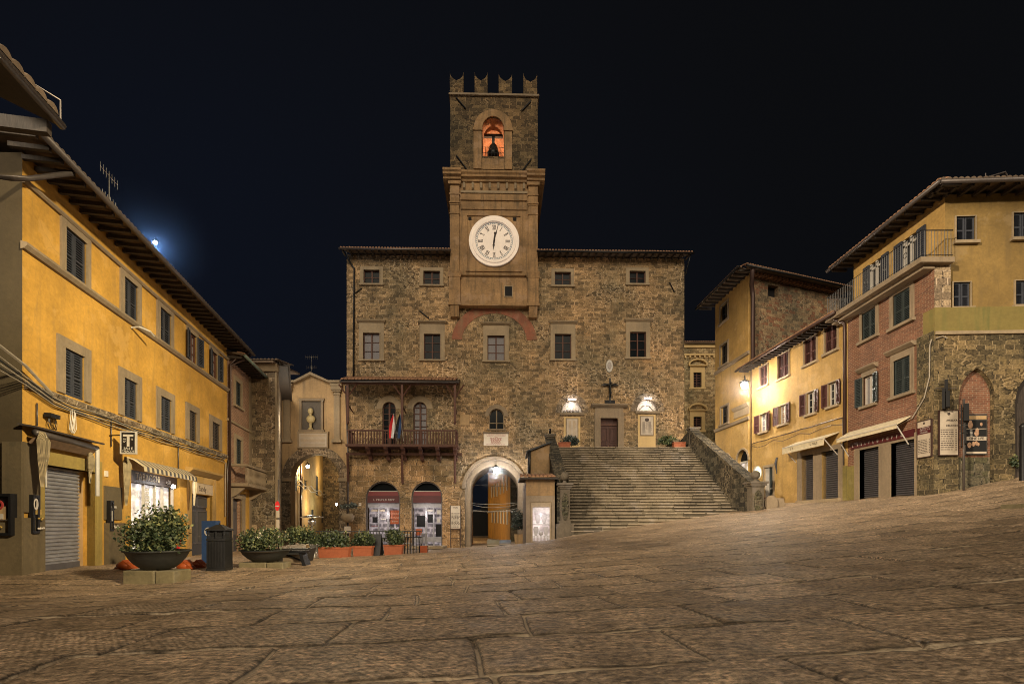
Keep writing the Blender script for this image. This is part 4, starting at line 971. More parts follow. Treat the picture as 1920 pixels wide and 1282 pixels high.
for i, sx in enumerate(numer):
    nm = MB(f); t_ = R(90-30*i); rr = R0-.80; h = .15; wd = {'I': .065, 'V': .12, 'X': .13}; tot = sum(wd[ch] for ch in sx); x = -tot/2
    def pq(x, y): 
        # x tangential, y radial outwards
        return (kc+(rr+y)*math.cos(t_)+x*math.sin(t_), kv+(rr+y)*math.sin(t_)-x*math.cos(t_))
    def bar(x0, y0, x1, y1, e):
        a_, b_ = Vector((x0, y0)), Vector((x1, y1)); d_ = (b_-a_).normalized(); p_ = Vector((-d_.y, d_.x))*e
        nm.poly([pq(*(a_-p_)), pq(*(b_-p_)), pq(*(b_+p_)), pq(*(a_+p_))], w0, w0+.012)
    for ch in sx:
        c_ = x+wd[ch]/2
        if ch == 'I': bar(c_, -h, c_, h, .017)
        if ch == 'V': bar(c_-.045, h, c_, -h, .018); bar(c_+.045, h, c_, -h, .009)
        if ch == 'X': bar(c_-.05, h, c_+.05, -h, .018); bar(c_+.05, h, c_-.05, -h, .009)
        x += wd[ch]
    bar(-tot/2, h, tot/2, h, .007); bar(-tot/2, -h, tot/2, -h, .007)
    nm.build('numeral', M_ink, ck2)
def hand(ang, l, tail, wd, name):
    mb = MB(f); t_ = R(90-ang); c_, s_ = math.cos(t_), math.sin(t_)
    def q(x, y): return (kc+x*c_-y*s_, kv+x*s_+y*c_)
    mb.poly([q(-tail, -wd*.5), q(-tail*.6, -wd), q(0, -wd*1.3), q(l*.35, -wd*.8), q(l*.45, -wd*1.6), q(l*.6, -wd*.7), q(l, -.01), q(l, .01), q(l*.6, wd*.7), q(l*.45, wd*1.6), q(l*.35, wd*.8), q(0, wd*1.3), q(-tail*.6, wd), q(-tail, wd*.5)], w0+.03, w0+.05)
    e = q(-tail, 0); mb.ball((e[0], e[1], w0+.04), wd*1.5, 8); mb.ball((kc, kv, w0+.04), .06, 8); return mb.build(name, M_ink, ck2)
hand(186, .62, .55, .05, 'hour_hand'); hand(14, 1.28, .3, .028, 'minute_hand')
# ================================================================== GRAND STAIRS
S = thing('grand_staircase', 'wide flight of worn stone steps rising to the town hall door between two parapets', 'staircase', (7.3, 25, 0))
sx0, sx1 = 2.86, 11.75; z0, z9 = -.75, 4.98; y0, y9 = 24.75, 34.0; NS = 32
rs = random.Random(3)
for i in range(NS):
    za = z0+(z9-z0)*i/NS; zb_ = z0+(z9-z0)*(i+1)/NS; ya = y0+(y9-y0)*i/NS; yb = y0+(y9-y0)*(i+1)/NS
    mb = MB(W0); nz = MB(W0); x = sx0
    while x < sx1:
        x2 = min(sx1, x+rs.uniform(.8, 1.7))
        if sx1-x2 < .4: x2 = sx1
        dj, dk = rs.uniform(-.018, .018), rs.uniform(-.012, .012)
        mb.wedge(x+.006, x2-.006, [(-(ya+dj), za-.6), (-(ya+dj), zb_-.075+dk), (-(ya+dj)+.075, zb_-.065+dk), (-(ya+dj)+.085, zb_-.03+dk), (-(ya+dj)+.075, zb_+dk), (-(yb+.12), zb_+dk), (-(yb+.12), za-.6)]); nz.box(x+.03, x2-.03-rs.uniform(0, .3), zb_-.028+dk, zb_+.004+dk, -(ya+dj)-.02, -(ya+dj)+.092); x = x2
    so_ = mb.build('step', M_steps, S); nz.build('step_edge', M_nose, so_)
MB(W0).box(sx0-.4, sx1+.9, z9-.5, z9, -36.4, -y9).build('landing', M_steps, S)
def parapet(x0, x1, prof, cap, mat, name='parapet'):
    """prof: list of (y, top z) down the slope"""
    mb = MB(W0); mb.wedge(x0, x1, [(-y, z) for y, z in prof] + [(-prof[-1][0], -1.8), (-prof[0][0], -1.8)]); o = mb.build(name, mat, S)
    cm = MB(W0); cm.wedge(x0-.07, x1+.07, [(-y, z+.001) for y, z in prof] + [(-y, z+cap) for y, z in reversed(prof)]); cm.build('coping', M_parap, o); return o
parapet(sx1+.0, sx1+.45, [(25.3, 1.92), (33.8, 6.0)], .16, M_parap)
parapet(sx0-.62, sx0-.1, [(25.5, 2.0), (33.5, 5.4)], .16, M_parap)
parapet(10.75, 11.1, [(34.0+.0, 5.4), (35.9, 5.2)], .1, M_parap)
# wall of the landing running back to the facade behind the top post
MB(W0).wedge(11.75, 12.2, [(-34.2, 4.9), (-34.2, 6.1), (-36.3, 5.6), (-36.3, 4.9)]).build('parapet', M_parap, S)
def pillar(x, y, zb, zt, wd, name, ball=True, crest=True, base=None):
    mb = MB(W0); h = wd/2
    mb.box(x-h, x+h, zb, zt-.28, -y-h, -y+h)
    for e, a_, b_ in ((.04, zt-.28, zt-.2), (.10, zt-.2, zt-.10), (.16, zt-.10, zt), (.05, zb, zb+.15)): mb.box(x-h-e, x+h+e, a_, b_, -y-h-e, -y+h+e)
    o = mb.build(name, M_pillar, S)
    if base: MB(W0).box(x-h-.2, x+h+.2, base, zb, -y-h-.15, -y+h+.1).build('plinth', M_pillar, o)
    if ball: b_ = MB(W0); b_.lathe((x, zt, -y), [(.2, 0), (.1, .06), (.08, .14)], 12); b_.ball((x, zt+.34, -y), .22, 14); b_.build('stone_ball', M_pillar, o)
    if crest:
        c_ = MB(W0); zc = (zb+zt-.28)/2; zh = (zt-.28-zb)/2*.8; c_.poly([(x+math.cos(t)*h*.72, zc+math.sin(t)*zh) for t in [i*math.pi/8 for i in range(16)]], -y+h, -y+h+.05)
        for k in range(7): c_.ball((x+rs.uniform(-.5, .5)*h, zc+rs.uniform(-.7, .7)*zh, -y+h+.05), rs.uniform(.05, .11), 7, sz=.6)
        c_.build('carved_crest', M_stone_green, o)
    return o
pillar(11.98, 25.2, .35, 2.02, .56, 'pillar')
pillar(2.60, 25.3, -.05, 1.95, .46, 'pillar', base=-1.4)
pillar(12.0, 33.9, 5.0, 6.28, .42, 'pillar', ball=False, crest=False)
pillar(2.5, 33.6, 4.9, 5.8, .4, 'pillar', ball=False, crest=False)
mb = MB(W0); mb.lathe((2.5, 5.8, -33.6), [(.08, 0), (.06, .3), (.1, .32), (.03, .4)], 8); mb.build('finial', M_black, S)

# ---- kiosk under the left parapet
M_tan_dk = plaster('dull_tan_plaster', (.30, .19, .09), .7, dirty=.6, streak=.6, dirt=(.12, .09, .06))
K = thing('display_kiosk', 'small plastered kiosk with tiled lid and bright white display window left of the stairs', 'kiosk', (1.4, 25.5, -1))
kx0, kx1, ky = .70, 2.12, 25.4
MB(W0).box(kx0, kx1, -1.6, 2.15, -33.3, -ky).build('wall', M_tan_dk, K)
MB(W0).box(kx0-.003, kx1+.003, -1.6, 1.35, -33.3, -ky+.03).build('base_wall', M_greyst, K)
rb = MB(W0).wedge(kx0-.32, kx1+.15, [(-ky+.3, 2.15), (-ky+.3, 2.23), (-33.3, 2.75), (-33.3, 2.6)]); rb_ = rb.build('roof', M_wood_dk, K)
tb = MB(Frame((0, ky), yaw=0)); tiles(tb, kx0-.32, kx1+.15, 2.25, -1.6, .36, .28, r=.09, step=.2); tb.build('roof_tiles', M_tile, rb_)
wx0, wx1, wz0, wz1 = 1.02, 1.86, -.90, .78
MB(W0).box(wx0, wx1, wz0, wz1, -ky+.03, -ky+.05).build('display_window', M_lit_cool, K)
fm = MB(W0)
for q in ((wx0-.07, wx0, wz0-.05, wz1+.05), (wx1, wx1+.07, wz0-.05, wz1+.05), (wx0, wx1, wz1, wz1+.05), (wx0-.07, wx1+.07, wz1+.05, wz1+.22)): fm.box(*q, -ky+.03, -ky+.10)
fo = fm.build('window_frame', M_palest, K)
sh = MB(W0)   # pale goods standing on shelves
for (x, z_, hh) in ((1.28, .0, .42), (1.58, .0, .42), (1.18, -.62, .45), (1.68, -.62, .45)): sh.poly([(x-.06, z_), (x+.06, z_), (x+.13, z_+hh*.7), (x+.09, z_+hh), (x-.09, z_+hh), (x-.13, z_+hh*.7)], -ky+.05, -ky+.10)
sh.box(wx0, wx1, -.08, -.05, -ky+.05, -ky+.09); sh.ball((1.43, -.5, -ky+.06), .12, 10, sz=.4); sh.build('goods', plain('pale_grey_goods', (.42, .40, .41), .5), K)
vb_ = MB(W0)
for k in range(12): vb_.box(wx0+.02+k*.07, wx0+.04+k*.07, wz0, wz0+.28, -ky+.05, -ky+.08)
vb_.build('grille', M_steel, K)
# plaster lean-to behind the kiosk
A = thing('stair_shed', 'small tan plastered shed with a sloping top beside the staircase parapet', 'shed', (1.7, 30, 2.5))
MB(W0).poly([(1.0, 2.0), (2.2, 2.0), (2.2, 4.62), (1.0, 4.15)], -33, -30).build('wall', M_tan_dk, A)
MB(W0).poly([(.85, 4.12), (2.3, 4.68), (2.3, 4.78), (.85, 4.22)], -33.1, -29.85).build('roof', M_black, A)
pipe(W0, A, [(1.02, 4.2, -29.8), (1.0, 2.6, -29.8)], .08, M_black)

# ================================================================== LEFT: YELLOW BUILDING
f = FL
Y1 = thing('yellow_corner_building', 'long bright yellow building with grey window frames and shops at street level', 'building', f.P(6, -1.2))
H = []
WU = 7.83; 
for (a_, b_, kind) in ((120, 161, 'shut'), (230.5, 257.5, 'shut'), (298, 320, 'shut'), (352.5, 367.5, 'open'), (395, 406.5, 'open')):
    H.append(rect_window(f, Y1, a_, b_, 0, 0, sur=.17 if a_ < 200 else .2, kind=kind, uvdirect=(f.u(a_), f.u(b_), 6.62, 7.80), sill=False, shmat=M_shutter, recess=.1, lit=M_curtain if kind == 'open' else None, slats=16))
for (a_, b_) in ((118.5, 157), (230, 256), (299, 320), (352.5, 368), (396, 411)):
    H.append(rect_window(f, Y1, a_, b_, 0, 0, sur=.27, kind='shut', uvdirect=(f.u(a_), f.u(b_), 3.38, 4.60), sill=False, shmat=M_shutter if a_ < 350 else M_pipe, recess=.1, slats=16))
g0, g1 = f.u(80), f.u(178); H.append(rect(g0, g1, -2.4, 1.45))
t0, t1 = f.u(246), f.u(338); H.append(rect(t0, t1, -2.4, 1.75))
d0, d1 = f.u(357), f.u(398); H.append(rect(d0, d1, -2.4, 1.22))
e0, e1 = 0, 0
MB(f).sheet(rect(0, f.u(426), -2.4, 8.68), H, depth=.38).build('street_wall', M_yellow, Y1)
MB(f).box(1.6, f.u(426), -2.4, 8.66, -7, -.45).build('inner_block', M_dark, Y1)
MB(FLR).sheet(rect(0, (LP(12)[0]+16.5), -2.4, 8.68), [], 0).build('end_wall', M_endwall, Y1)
eave(f, Y1, -1.0, f.u(426)+.9, 8.62, .88, .45, back=1.0, hip=(1.2, 1.2), rafters=.42, gmat=M_pipe, tmat=M_tile_dk)
MB(f).wedge(-.02, f.u(426), [(0, 7.97), (.06, 7.97), (.1, 8.02), (.1, 8.06), (0, 8.07)]).build('string_course', M_greyst, Y1)
MB(f).wedge(-.06, f.u(426), [(0, 6.40), (.07, 6.42), (.14, 6.50), (.14, 6.56), (0, 6.59)]).build('string_course', M_greyst, Y1)
mb = MB(f); u = .05; rr = random.Random(5)
while u < f.u(426)-.1: l = rr.uniform(.25, .6); mb.wedge(u, min(u+l, f.u(426)), [(0, 3.14+rr.uniform(-.02, .02)), (.06, 3.17), (.07+rr.uniform(0, .05), 3.26+rr.uniform(0, .05)), (0, 3.34)]); u += l
mb.build('stone_band', M_stone_grey, Y1)
# piers of grey render and stone plinths
mb = MB(f); p0 = f.u(41); p1 = f.u(71)
mb.box(-.05, p1, 0.25, 1.9, 0, .06); mb.build('render_patch', M_pier, Y1); MB(f).box(f.u(194), f.u(226), .1, 1.1, 0, .05).build('render_patch', M_pier, Y1)
mb = MB(f); mb.box(-.12, p1+.1, -2.4, .12, 0, .10); mb.build('plinth', M_pier, Y1); MB(f).box(f.u(195), f.u(226), -2.4, .0, 0, .14).build('plinth', M_pier, Y1)
MB(FLR).box(2.5, FLR.u(42)+.1, -2.4, .12, 0, .12).build('plinth', M_pier, Y1)
MB(FLR).box(FLR.u(8), FLR.u(41)+.05, .12, 1.9, 0, .06).build('render_patch', M_pier, Y1)
# garage surround and shutter
mb = MB(f)
for q in ((g0-.22, g0, -2.4, 1.45), (g1, g1+.26, -2.4, 1.45), (g0-.22, g1+.26, 1.45, 1.78)): mb.box(*q, -.2, .05)
mb.build('garage_surround', plaster('olive_plaster', (.30, .22, .06), .5, dirty=.4, dirt=(.13, .1, .04)), Y1)
mb = MB(f); v = -1.25; k = 0; gz0 = gh(*LP(13.5))-.02
v = gz0
while v < 1.42:
    mb.wedge(g0, g1-.32, [(-.26, v), (-.215, v+.02), (-.205, v+.045), (-.215, v+.07), (-.26, v+.085)]); v += .10
mb.box(g0, g1-.32, gz0, 1.45, -.30, -.26); 
so = mb.build('roller_shutter', M_roller, Y1); MB(f).box(g0, g1-.32, gz0-.1, gz0+.16, -.25, -.2).build('bottom_rail', M_roller_dk, so)
MB(f).box(g1-.32, g1, -2.4, 1.45, -.38, -.30).build('reveal_panel', M_tan, Y1)
MB(f).wedge(g0-.3, g1+.5, [(-.3, -2), (.16, -2), (.16, gz0-.02), (-.3, gz0)]).build('threshold', M_block, Y1)
MB(f).box(f.u(195), f.u(195)+.16, 1.38, 1.55, 0, .03).build('house_number_plate', M_marble, Y1)
# rolled awning over garage
AW = thing('rolled_awning', 'rolled brown awning with gathered cloth hanging at its end above the roller shutter', 'awning', f.P(g0, 2.0, .2))
ua, ub = f.u(46), f.u(218, .5)
mb = MB(f); mb.tube([(-.1, 2.12, .32), (ub-.6, 2.08, .32)], .075, 8); mb.wedge(-.15, ub-.3, [(0, 2.28), (.35, 2.22), (.37, 2.26), (0, 2.32)]); mb.build('cassette', M_pipe, AW)
MB(f).wedge(0, ub-.6, [(.26, 2.05), (.34, 2.03), (.16, 1.86), (.12, 1.9)]).build('cloth', plain('brown_awning_cloth', (.16, .10, .06), .9, var=.6), AW)
def drape(f, parent, u, v1, v0, w, wd=.25, mat=None):
    mb = MB(f); n = 15; q = []
    for (v, s_) in ((v1, .35), (v1-.22, 1.0), (v1-.5, .9), (v0+.3, .45), (v0, .25)):
        for i in range(n): a_ = i/(n-1); q.append((u+(a_-.5)*wd*s_, v, w+.05*math.sin(i*2.1)*s_+.04*s_))
    mb.add(q, [(r_*n+i, r_*n+i+1, (r_+1)*n+i+1, (r_+1)*n+i) for r_ in range(4) for i in range(n-1)])
    o = mb.build('cloth_drape', mat or M_drape, parent); s_ = o.modifiers.new('t', 'SOLIDIFY'); s_.thickness = .012; return o
drape(f, AW, .0, 2.15, .85, .38, .42)
MB(f).tube([(.1, 2.05, .42), (.14, .85, .40)], .022, 5).build('arm', M_white, AW)
MB(f).tube([(ub-.62, 2.05, .35), (ub-.6, .75, .34)], .05, 6).build('arm', M_white, AW)
drape(f, AW, ub-.72, 2.0, 1.1, .2, .2)
# tobacconist
tm = (t0+t1)/2
SI = MB(f).box(t0, t1, 1.36, 1.75, -.2, -.12).build('shop_fascia', plain('brown_fascia', (.05, .03, .022), .5), Y1)
text(f, 'TABACCHI', t0+(t1-t0)*.38, 1.56, .25, -.12, plain('cream_letters', (.55, .45, .28), .5, var=.1), SI, maxw=(t1-t0)*.62)
text(f, 'n.28', t0+(t1-t0)*.80, 1.53, .16, -.12, M_white, SI, maxw=(t1-t0)*.2)
MB(f).box(t0, t1, -1.0, 1.36, -.44, -.42).build('lit_window', M_lit_tab, Y1)
mb = MB(f)
for x in (.0, .36, .58, .74, .97): mb.box(t0+(t1-t0)*x, t0+(t1-t0)*x+.07, -2, 1.36, -.3, -.22)
for k in range(4):
    for j in range(6): mb.box(t0+(t1-t0)*.46+k*.09, t0+(t1-t0)*.46+k*.09+.06, .5+j*.13, .6+j*.13, -.41, -.38)
mb.build('window_frame', M_white, Y1)
TA = thing('striped_awning', 'black and cream striped awning with draped side above the tobacconist window', 'awning', f.P(tm, 1.9, .2))
am = MB(f); n = 26; 
for i in range(n):
    u_ = t0-.25+(t1-t0+.5)*i/n; un = t0-.25+(t1-t0+.5)*(i+1)/n; am.m = i % 2
    am.wedge(u_, un, [(.0, 2.12), (.2, 2.05), (.5, 1.82), (.52, 1.66), (.50, 1.66), (.48, 1.80), (.18, 2.02), (0, 2.08)])
am.build('cloth', [M_fabric_w, M_roller_dk], TA)
drape(f, TA, t0-.75, 2.05, .55, .2, .42, M_drape)
drape(f, TA, t1+.2, 1.8, .7, .4, .25, M_fabric_w)
lg = thing('shop_wall_lamp', 'small glowing white lamp at the far end of the tobacconist window', 'lamp', f.P(f.u(325, .3), f.v(325, 912, .3), .3))
MB(f).ball((f.u(325, .3), f.v(325, 912, .3), .3), .07, 10).build('bulb', M_bulb, lg); MB(f).tube([(f.u(325, .3), f.v(325, 912, .3), .3), (f.u(325, .3)+.1, f.v(325, 912, .3)+.1, 0)], .02, 5).build('arm', M_black, lg)
# T sign: projecting, faces down the street towards the camera
tp = pt(240, 828, 15.35); TS = thing('tobacco_sign', 'black projecting shop sign with a big white T on the yellow wall', 'sign', tp)
ft = Frame((tp.x-.21, tp.y), yaw=R(8), z=tp.z-.34)
MB(ft).box(0, .40, 0, .64, -.05, 0).build('sign_box', M_black, TS)
mb = MB(ft)
for q in ((-.02, .42, -.02, .012), (-.02, .42, .628, .66), (-.02, .012, .012, .628), (.388, .42, .012, .628)): mb.box(*q, -.06, .02)
mb.box(.06, .34, .50, .565, .002, .012); mb.box(.165, .235, .20, .50, .002, .012); mb.build('sign_border', M_white, TS)
text(ft, 'RIV', .10, .42, .05, .004, M_white, TS, maxw=.08); text(ft, '12', .30, .42, .05, .004, M_white, TS, maxw=.08); text(ft, 'N°', .10, .34, .05, .004, M_white, TS, maxw=.07)
text(ft, 'SALI E', .2, .145, .07, .004, M_white, TS, maxw=.3); text(ft, 'TABACCHI', .2, .055, .07, .004, M_white, TS, maxw=.33)
MB(W0).tube([(tp.x-.21, tp.z+.2, -tp.y), (tp.x-1.1, tp.z+.2, -tp.y-.15)], .02, 5).build('bracket', M_black, TS)
# door with cornice
mb = MB(f)
mb.wedge(d0-.5, d1+.55, [(0, 1.98), (.1, 2.0), (.3, 2.16), (.32, 2.24), (0, 2.28)]); mb.box(d0-.32, d0, -2.4, 1.98, -.1, .06); mb.box(d1, d1+.32, -2.4, 1.98, -.1, .06); mb.box(d0, d1, 1.7, 1.98, -.1, .05); mb.build('door_surround', M_yellow_r, Y1)
sg = MB(f).box(d0-.02, d1+.02, 1.24, 1.70, -.1, .03).build('shop_sign', plain('cream_sign_board', (.48, .38, .27), .6, var=.4), Y1)
text(f, 'Snoopy'.replace('Snoopy', 'Sandy'), (d0+d1)/2, 1.46, .24, .03, M_ink, sg, sx=1.0, maxw=(d1-d0)*.5)
dr = MB(f).box(d0, d1, -2, 1.22, -.3, -.25).build('shop_door', M_shutter, Y1)
mb = MB(f); dm = (d0+d1)/2
for (x0, x1) in ((d0+.05, dm-.04), (dm+.04, d1-.05)):
    for (v0_, v1_) in ((-.9, .55), (.68, 1.15)):
        for q in ((x0, x0+.05, v0_, v1_), (x1-.05, x1, v0_, v1_), (x0+.05, x1-.05, v0_, v0_+.05), (x0+.05, x1-.05, v1_-.05, v1_)): mb.box(*q, -.25, -.2)
mb.build('door_frame', M_roller_dk, dr)
mb = MB(f); mb.box(d0+.2, dm-.1, -.8, .5, -.25, -.24); mb.box(dm+.1, d1-.1, -.8, .5, -.25, -.24); mb.box(d0+.1, d1-.1, .72, 1.12, -.25, -.24); mb.build('door_pane', glass('grey_door_glass', (.07, .07, .075)), dr)
# pipes, cables, bracket arm, small fittings on the facade
for px, ya, yb in ((65, 2.9, 2.35), (205, 3.1, 2.3), (332, 3.1, 2.1)):
    pipe(f, Y1, [(f.u(px), ya, .05), (f.u(px), yb, .05)], .018, M_pipe, 'conduit')
pipe(f, Y1, [(f.u(427)-.1, 3.1, .08), (f.u(423), 2.6, .08), (f.u(423), -.2, .08)], .035, M_pipe); pipe(f, Y1, [(f.u(420), 2.9, .08), (f.u(419), 2.3, .08), (f.u(419), .3, .08)], .03, M_cable)
pipe(f, Y1, [(f.u(427)-.05, 8.4, .7), (f.u(427)-.02, 7.8, .1), (f.u(427)-.02, -1, .1)], .055, M_copper)
pipe(f, Y1, [(.3, 8.5, .85), (-.05, 8.05, .18), (-.5, 7.75, .12), (-.5, 7.75, -1.5)], .06, M_pipe)
CB = thing('facade_cables', 'bundle of pale and black cables strung along the yellow building below the first floor windows', 'cables', f.P(5, 3, .1))
for k, (mt, dv, r_) in enumerate(((M_cable, 0, .016), (M_cable_dk, .05, .02), (M_cable, .10, .013), (M_cable_dk, -.05, .015), (M_cable, -.09, .012))):
    pts = [(-3.5, 3.55+dv*2, .3), (-1.6, 3.55+dv*2, .25), (-.1, 3.30+dv, .14), (.9, 3.05+dv, .12)]; u = 1.6
    while u < f.u(424): pts.append((u, 3.02+dv+.03*math.sin(u*2.1+k), .1)); u += .8
    MB(f).tube(pts, r_, 5).build('cable', mt, CB)
MB(f).tube([(-3.5, 4.1, .4), (-1.5, 3.9, .3), (-.2, 3.62, .2), (.8, 3.2, .14)], .035, 5).build('cable', M_cable, CB)
for k in range(3): MB(f).tube([(1.55+k*.07, 3.0, .1), (1.5+k*.07, 2.85, .13), (1.45+k*.05, 2.45, .13), (1.53+k*.05, 2.38, .13), (1.6+k*.06, 2.5, .13), (1.62+k*.06, 2.95, .1)], .01, 4).build('cable_loop', M_white, CB)
mb = MB(f); mb.box(.62, .98, 2.62, 2.72, .05, .2)
for k in range(4): mb.tube([(.8+.14*math.cos(t+k), 2.5+.16*math.sin(t), .12+.01*k) for t in [i*math.pi/6 for i in range(13)]], .007, 4)
mb.build('junction_box', M_black, CB)
cwd = thing('ornamental_bracket', 'little curved white wall bracket under the upper string course of the yellow building', 'bracket', f.P(f.u(250), 6.2, 0))
MB(f).tube([(f.u(245), 6.32, .02), (f.u(245), 6.36, .25), (f.u(245)+.25, 6.32, .45), (f.u(245)+.5, 6.25, .45)], .03, 6).build('arm', M_white, cwd)
# antennas
def antenna(p, name, label, h=1.5, yaw=0):
    t = thing(name, label, 'antenna', p); mb = MB(W0); x, y, z = p; mb.tube([(x, z, -y), (x, z+h, -y)], .018, 5)
    for (zz, l, n_, s_) in ((h*.95, .9, 7, .5), (h*.45, .7, 6, .4)):
        c_, s2 = math.cos(yaw), math.sin(yaw); mb.tube([(x-c_*l/2, z+zz, -(y-s2*l/2)), (x+c_*l/2, z+zz, -(y+s2*l/2))], .012, 4)
        for k in range(n_): q = -l/2+l*k/(n_-1); mb.tube([(x+c_*q, z+zz-s_/2*.6, -(y+s2*q)), (x+c_*q, z+zz+s_/2*.6, -(y+s2*q))], .007, 4)
    mb.build('aerial', M_steel, t); return t
antenna(pt(222, 400, 15.8)+Vector((-.6, .4, 0)), 'antenna', 'bent comb-shaped roof aerial above the yellow building', 1.5, R(100))
antenna(pt(584, 706, 37.5), 'antenna', 'thin aerial on the gable over the arch with the bust', 1.5, 0)
# wall display cases
def case(fr, u0, u1, v0, v1, dep, name, label, goods):
    t = thing(name, label, 'display case', fr.P((u0+u1)/2, v0, 0)); mb = MB(fr)
    mb.box(u0, u1, v0, v1, .06, .10)
    for q in ((u0, u0+.06, v0, v1), (u1-.06, u1, v0, v1), (u0+.06, u1-.06, v0, v0+.06), (u0+.06, u1-.06, v1-.06, v1)): mb.box(*q, .10, dep)
    mb.build('case', M_black, t)
    MB(fr).box(u0+.06, u1-.06, (v0+v1)*.5-.015-.12, (v0+v1)*.5+.005-.12, .10, dep-.04).build('shelf', M_steel, t)
    for i, (x, y, w_, h_, mt, shp) in enumerate(goods):
        x0 = u0+.06+(u1-u0-.12)*x; y0 = v0+.06+(v1-v0-.12)*y; g = MB(fr)
        if shp == 'b': g.box(x0, x0+w_, y0, y0+h_, .105+.01*i, .13+.01*i)
        elif shp == 'r': g.ring([(x0+w_*math.cos(k*math.pi/10), y0+h_*math.sin(k*math.pi/10)) for k in range(21)], [(x0+.7*w_*math.cos(k*math.pi/10), y0+.7*h_*math.sin(k*math.pi/10)) for k in range(21)], .13, .16)
        else:
            for k in range(6): g.ball((x0+random.uniform(0, w_), y0+random.uniform(0, h_), .2), .025, 6)
        g.build('goods', mt, t)
    return t
M_gold = plain('brass_goods', (.42, .28, .07), .4, metal=.4); M_necks = plain('pearl_goods', (.55, .5, .45), .4)
case(FLR, FLR.u(0)-.12, FLR.u(37), FLR.v(20, 1003), FLR.v(20, 926), .22, 'wall_display_case', 'black glazed display case on the end wall of the yellow building, leftmost of all', [(.1, .12, .3, .12, M_gold, 's'), (.08, .32, .3, .34, M_tan, 'b'), (.12, .38, .22, .12, M_white, 'b'), (.35, .76, .12, .12, M_ink_red, 'r'), (.05, .85, .08, .08, M_white, 'b')])
case(f, .12, f.u(75, .15), f.v(55, 1000, .1), f.v(55, 927, .1), .15, 'wall_display_case', 'black glazed display case with a necklace stand between the corner and the roller shutter', [(.2, .8, .07, .14, M_necks, 'r'), (.35, .5, .2, .12, M_gold, 'b'), (.2, .32, .25, .05, M_gold, 's'), (.15, .05, .25, .1, M_necks, 's')])
case(f, f.u(203, .1), f.u(224, .3), f.v(210, 995, .2), f.v(210, 938, .2), .16, 'wall_display_case', 'black display case with bright shelves on the pier between roller shutter and tobacconist', [(.2, .8, .3, .06, M_white, 'b'), (.2, .35, .12, .35, M_steel, 'b'), (.5, .3, .1, .3, M_white, 'b'), (.2, .05, .3, .1, M_necks, 's')])

# near-left neighbour: only the corner of its eaves shows
NB = thing('neighbour_building', 'building at the left edge of which only the tiled corner of the eaves shows', 'building', (-9, 6, -1))
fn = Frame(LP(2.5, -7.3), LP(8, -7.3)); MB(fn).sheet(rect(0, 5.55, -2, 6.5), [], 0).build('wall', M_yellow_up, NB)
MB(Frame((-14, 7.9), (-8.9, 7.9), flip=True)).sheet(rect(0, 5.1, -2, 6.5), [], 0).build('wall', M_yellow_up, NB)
L0 = 5.6
mb = MB(fn); mb.wedge(-.3, L0, [(1.5, 6.42), (1.5, 6.52), (-1.6, 7.9), (-1.6, 7.75)]); ro = mb.build('roof', M_wood_dk, NB)
mb = MB(fn); mb.box(L0-.12, L0, 6.22, 6.42, -1, 1.42); mb.build('verge_beam', M_wood_dk, ro)
mb = MB(fn); tiles(mb, -.2, L0+.05, 6.55, -1.4, 1.55, 1.3, r=.11, step=.24); mb.build('roof_tiles', M_tile_dk, ro)
mb = MB(fn); mb.tube([(-.3, 6.42, 1.57), (L0, 6.42, 1.57)], .06, 8); mb.tube([(L0-.05, 6.42, 1.57), (L0-.05, 6.8, 1.57), (L0-.3, 6.85, 1.3)], .015, 4); mb.build('gutter', M_pipe, ro)

# ================================================================== brick house with stone balcony
f = FB; eu = f.u(471)
B1 = thing('brick_house', 'narrow red brick house with stone balcony, between yellow building and grey stone house', 'house', f.P(1.5, -1.4))
H = []
H.append(rect_window(f, B1, 440.5, 451, 0, 0, sur=.22, kind='shut', uvdirect=(f.u(440.5), f.u(451), 6.05, 7.3), surmat=M_palest, shmat=M_shutter_g, slats=14))
H.append(rect_window(f, B1, 441.5, 452, 0, 0, sur=.22, kind='shut', uvdirect=(f.u(441), f.u(452), 2.95, 4.35), surmat=M_palest, shmat=M_shutter_g, slats=14, sill=False))
q0, q1 = f.u(434.5), f.u(452); H.append(rect(q0, q1, -2, 1.25))
MB(f).sheet(rect(0, eu, -2.4, 8.25), H, .3).build('wall', M_brick_pale, B1)
MB(f).box(0.01, eu, -2.4, 8.2, -5, -.35).build('inner_block', M_dark, B1)
MB(f).box(eu-.42, eu+.003, -2.4, 8.2, -.2, .04).build('corner_stones', M_greyst, B1)
mb = MB(f).box(0, q0, -2.4, 1.9, 0, .03); mb.box(q1, eu-.43, -2.4, 1.9, 0, .03); mb.box(q0, q1, 1.25, 1.9, 0, .03); mb.build('ground_floor_plaster', M_yellow, B1)
dr = MB(f).box(q0, q1, -2, 1.25, -.28, -.22).build('door', M_shutter, B1)
mb = MB(f); qm = (q0+q1)/2
for (x0, x1) in ((q0+.04, qm-.03), (qm+.03, q1-.04)): mb.box(x0, x1, -.6, .6, -.22, -.19); mb.box(x0, x1, .75, 1.15, -.22, -.19)
mb.build('door_panel', M_roller_dk, dr)
mb = MB(f); mb.box(q0-.3, q0, -2, 1.25, -.05, .07); mb.box(q1, q1+.5, -2, 1.25, -.05, .07); mb.box(q0-.3, q1+.5, 1.25, 1.5, -.05, .09); mb.build('door_surround', M_greyst, B1)
MB(f).wedge(0, eu, [(0, 5.0), (.08, 5.02), (.1, 5.12), (0, 5.14)]).build('string_course', M_palest, B1)
eave(f, B1, -.1, eu+.35, 8.2, .8, .35, back=1, hip=(0, .8), rafters=.4, gmat=plain('green_copper', (.16, .22, .19), .6))
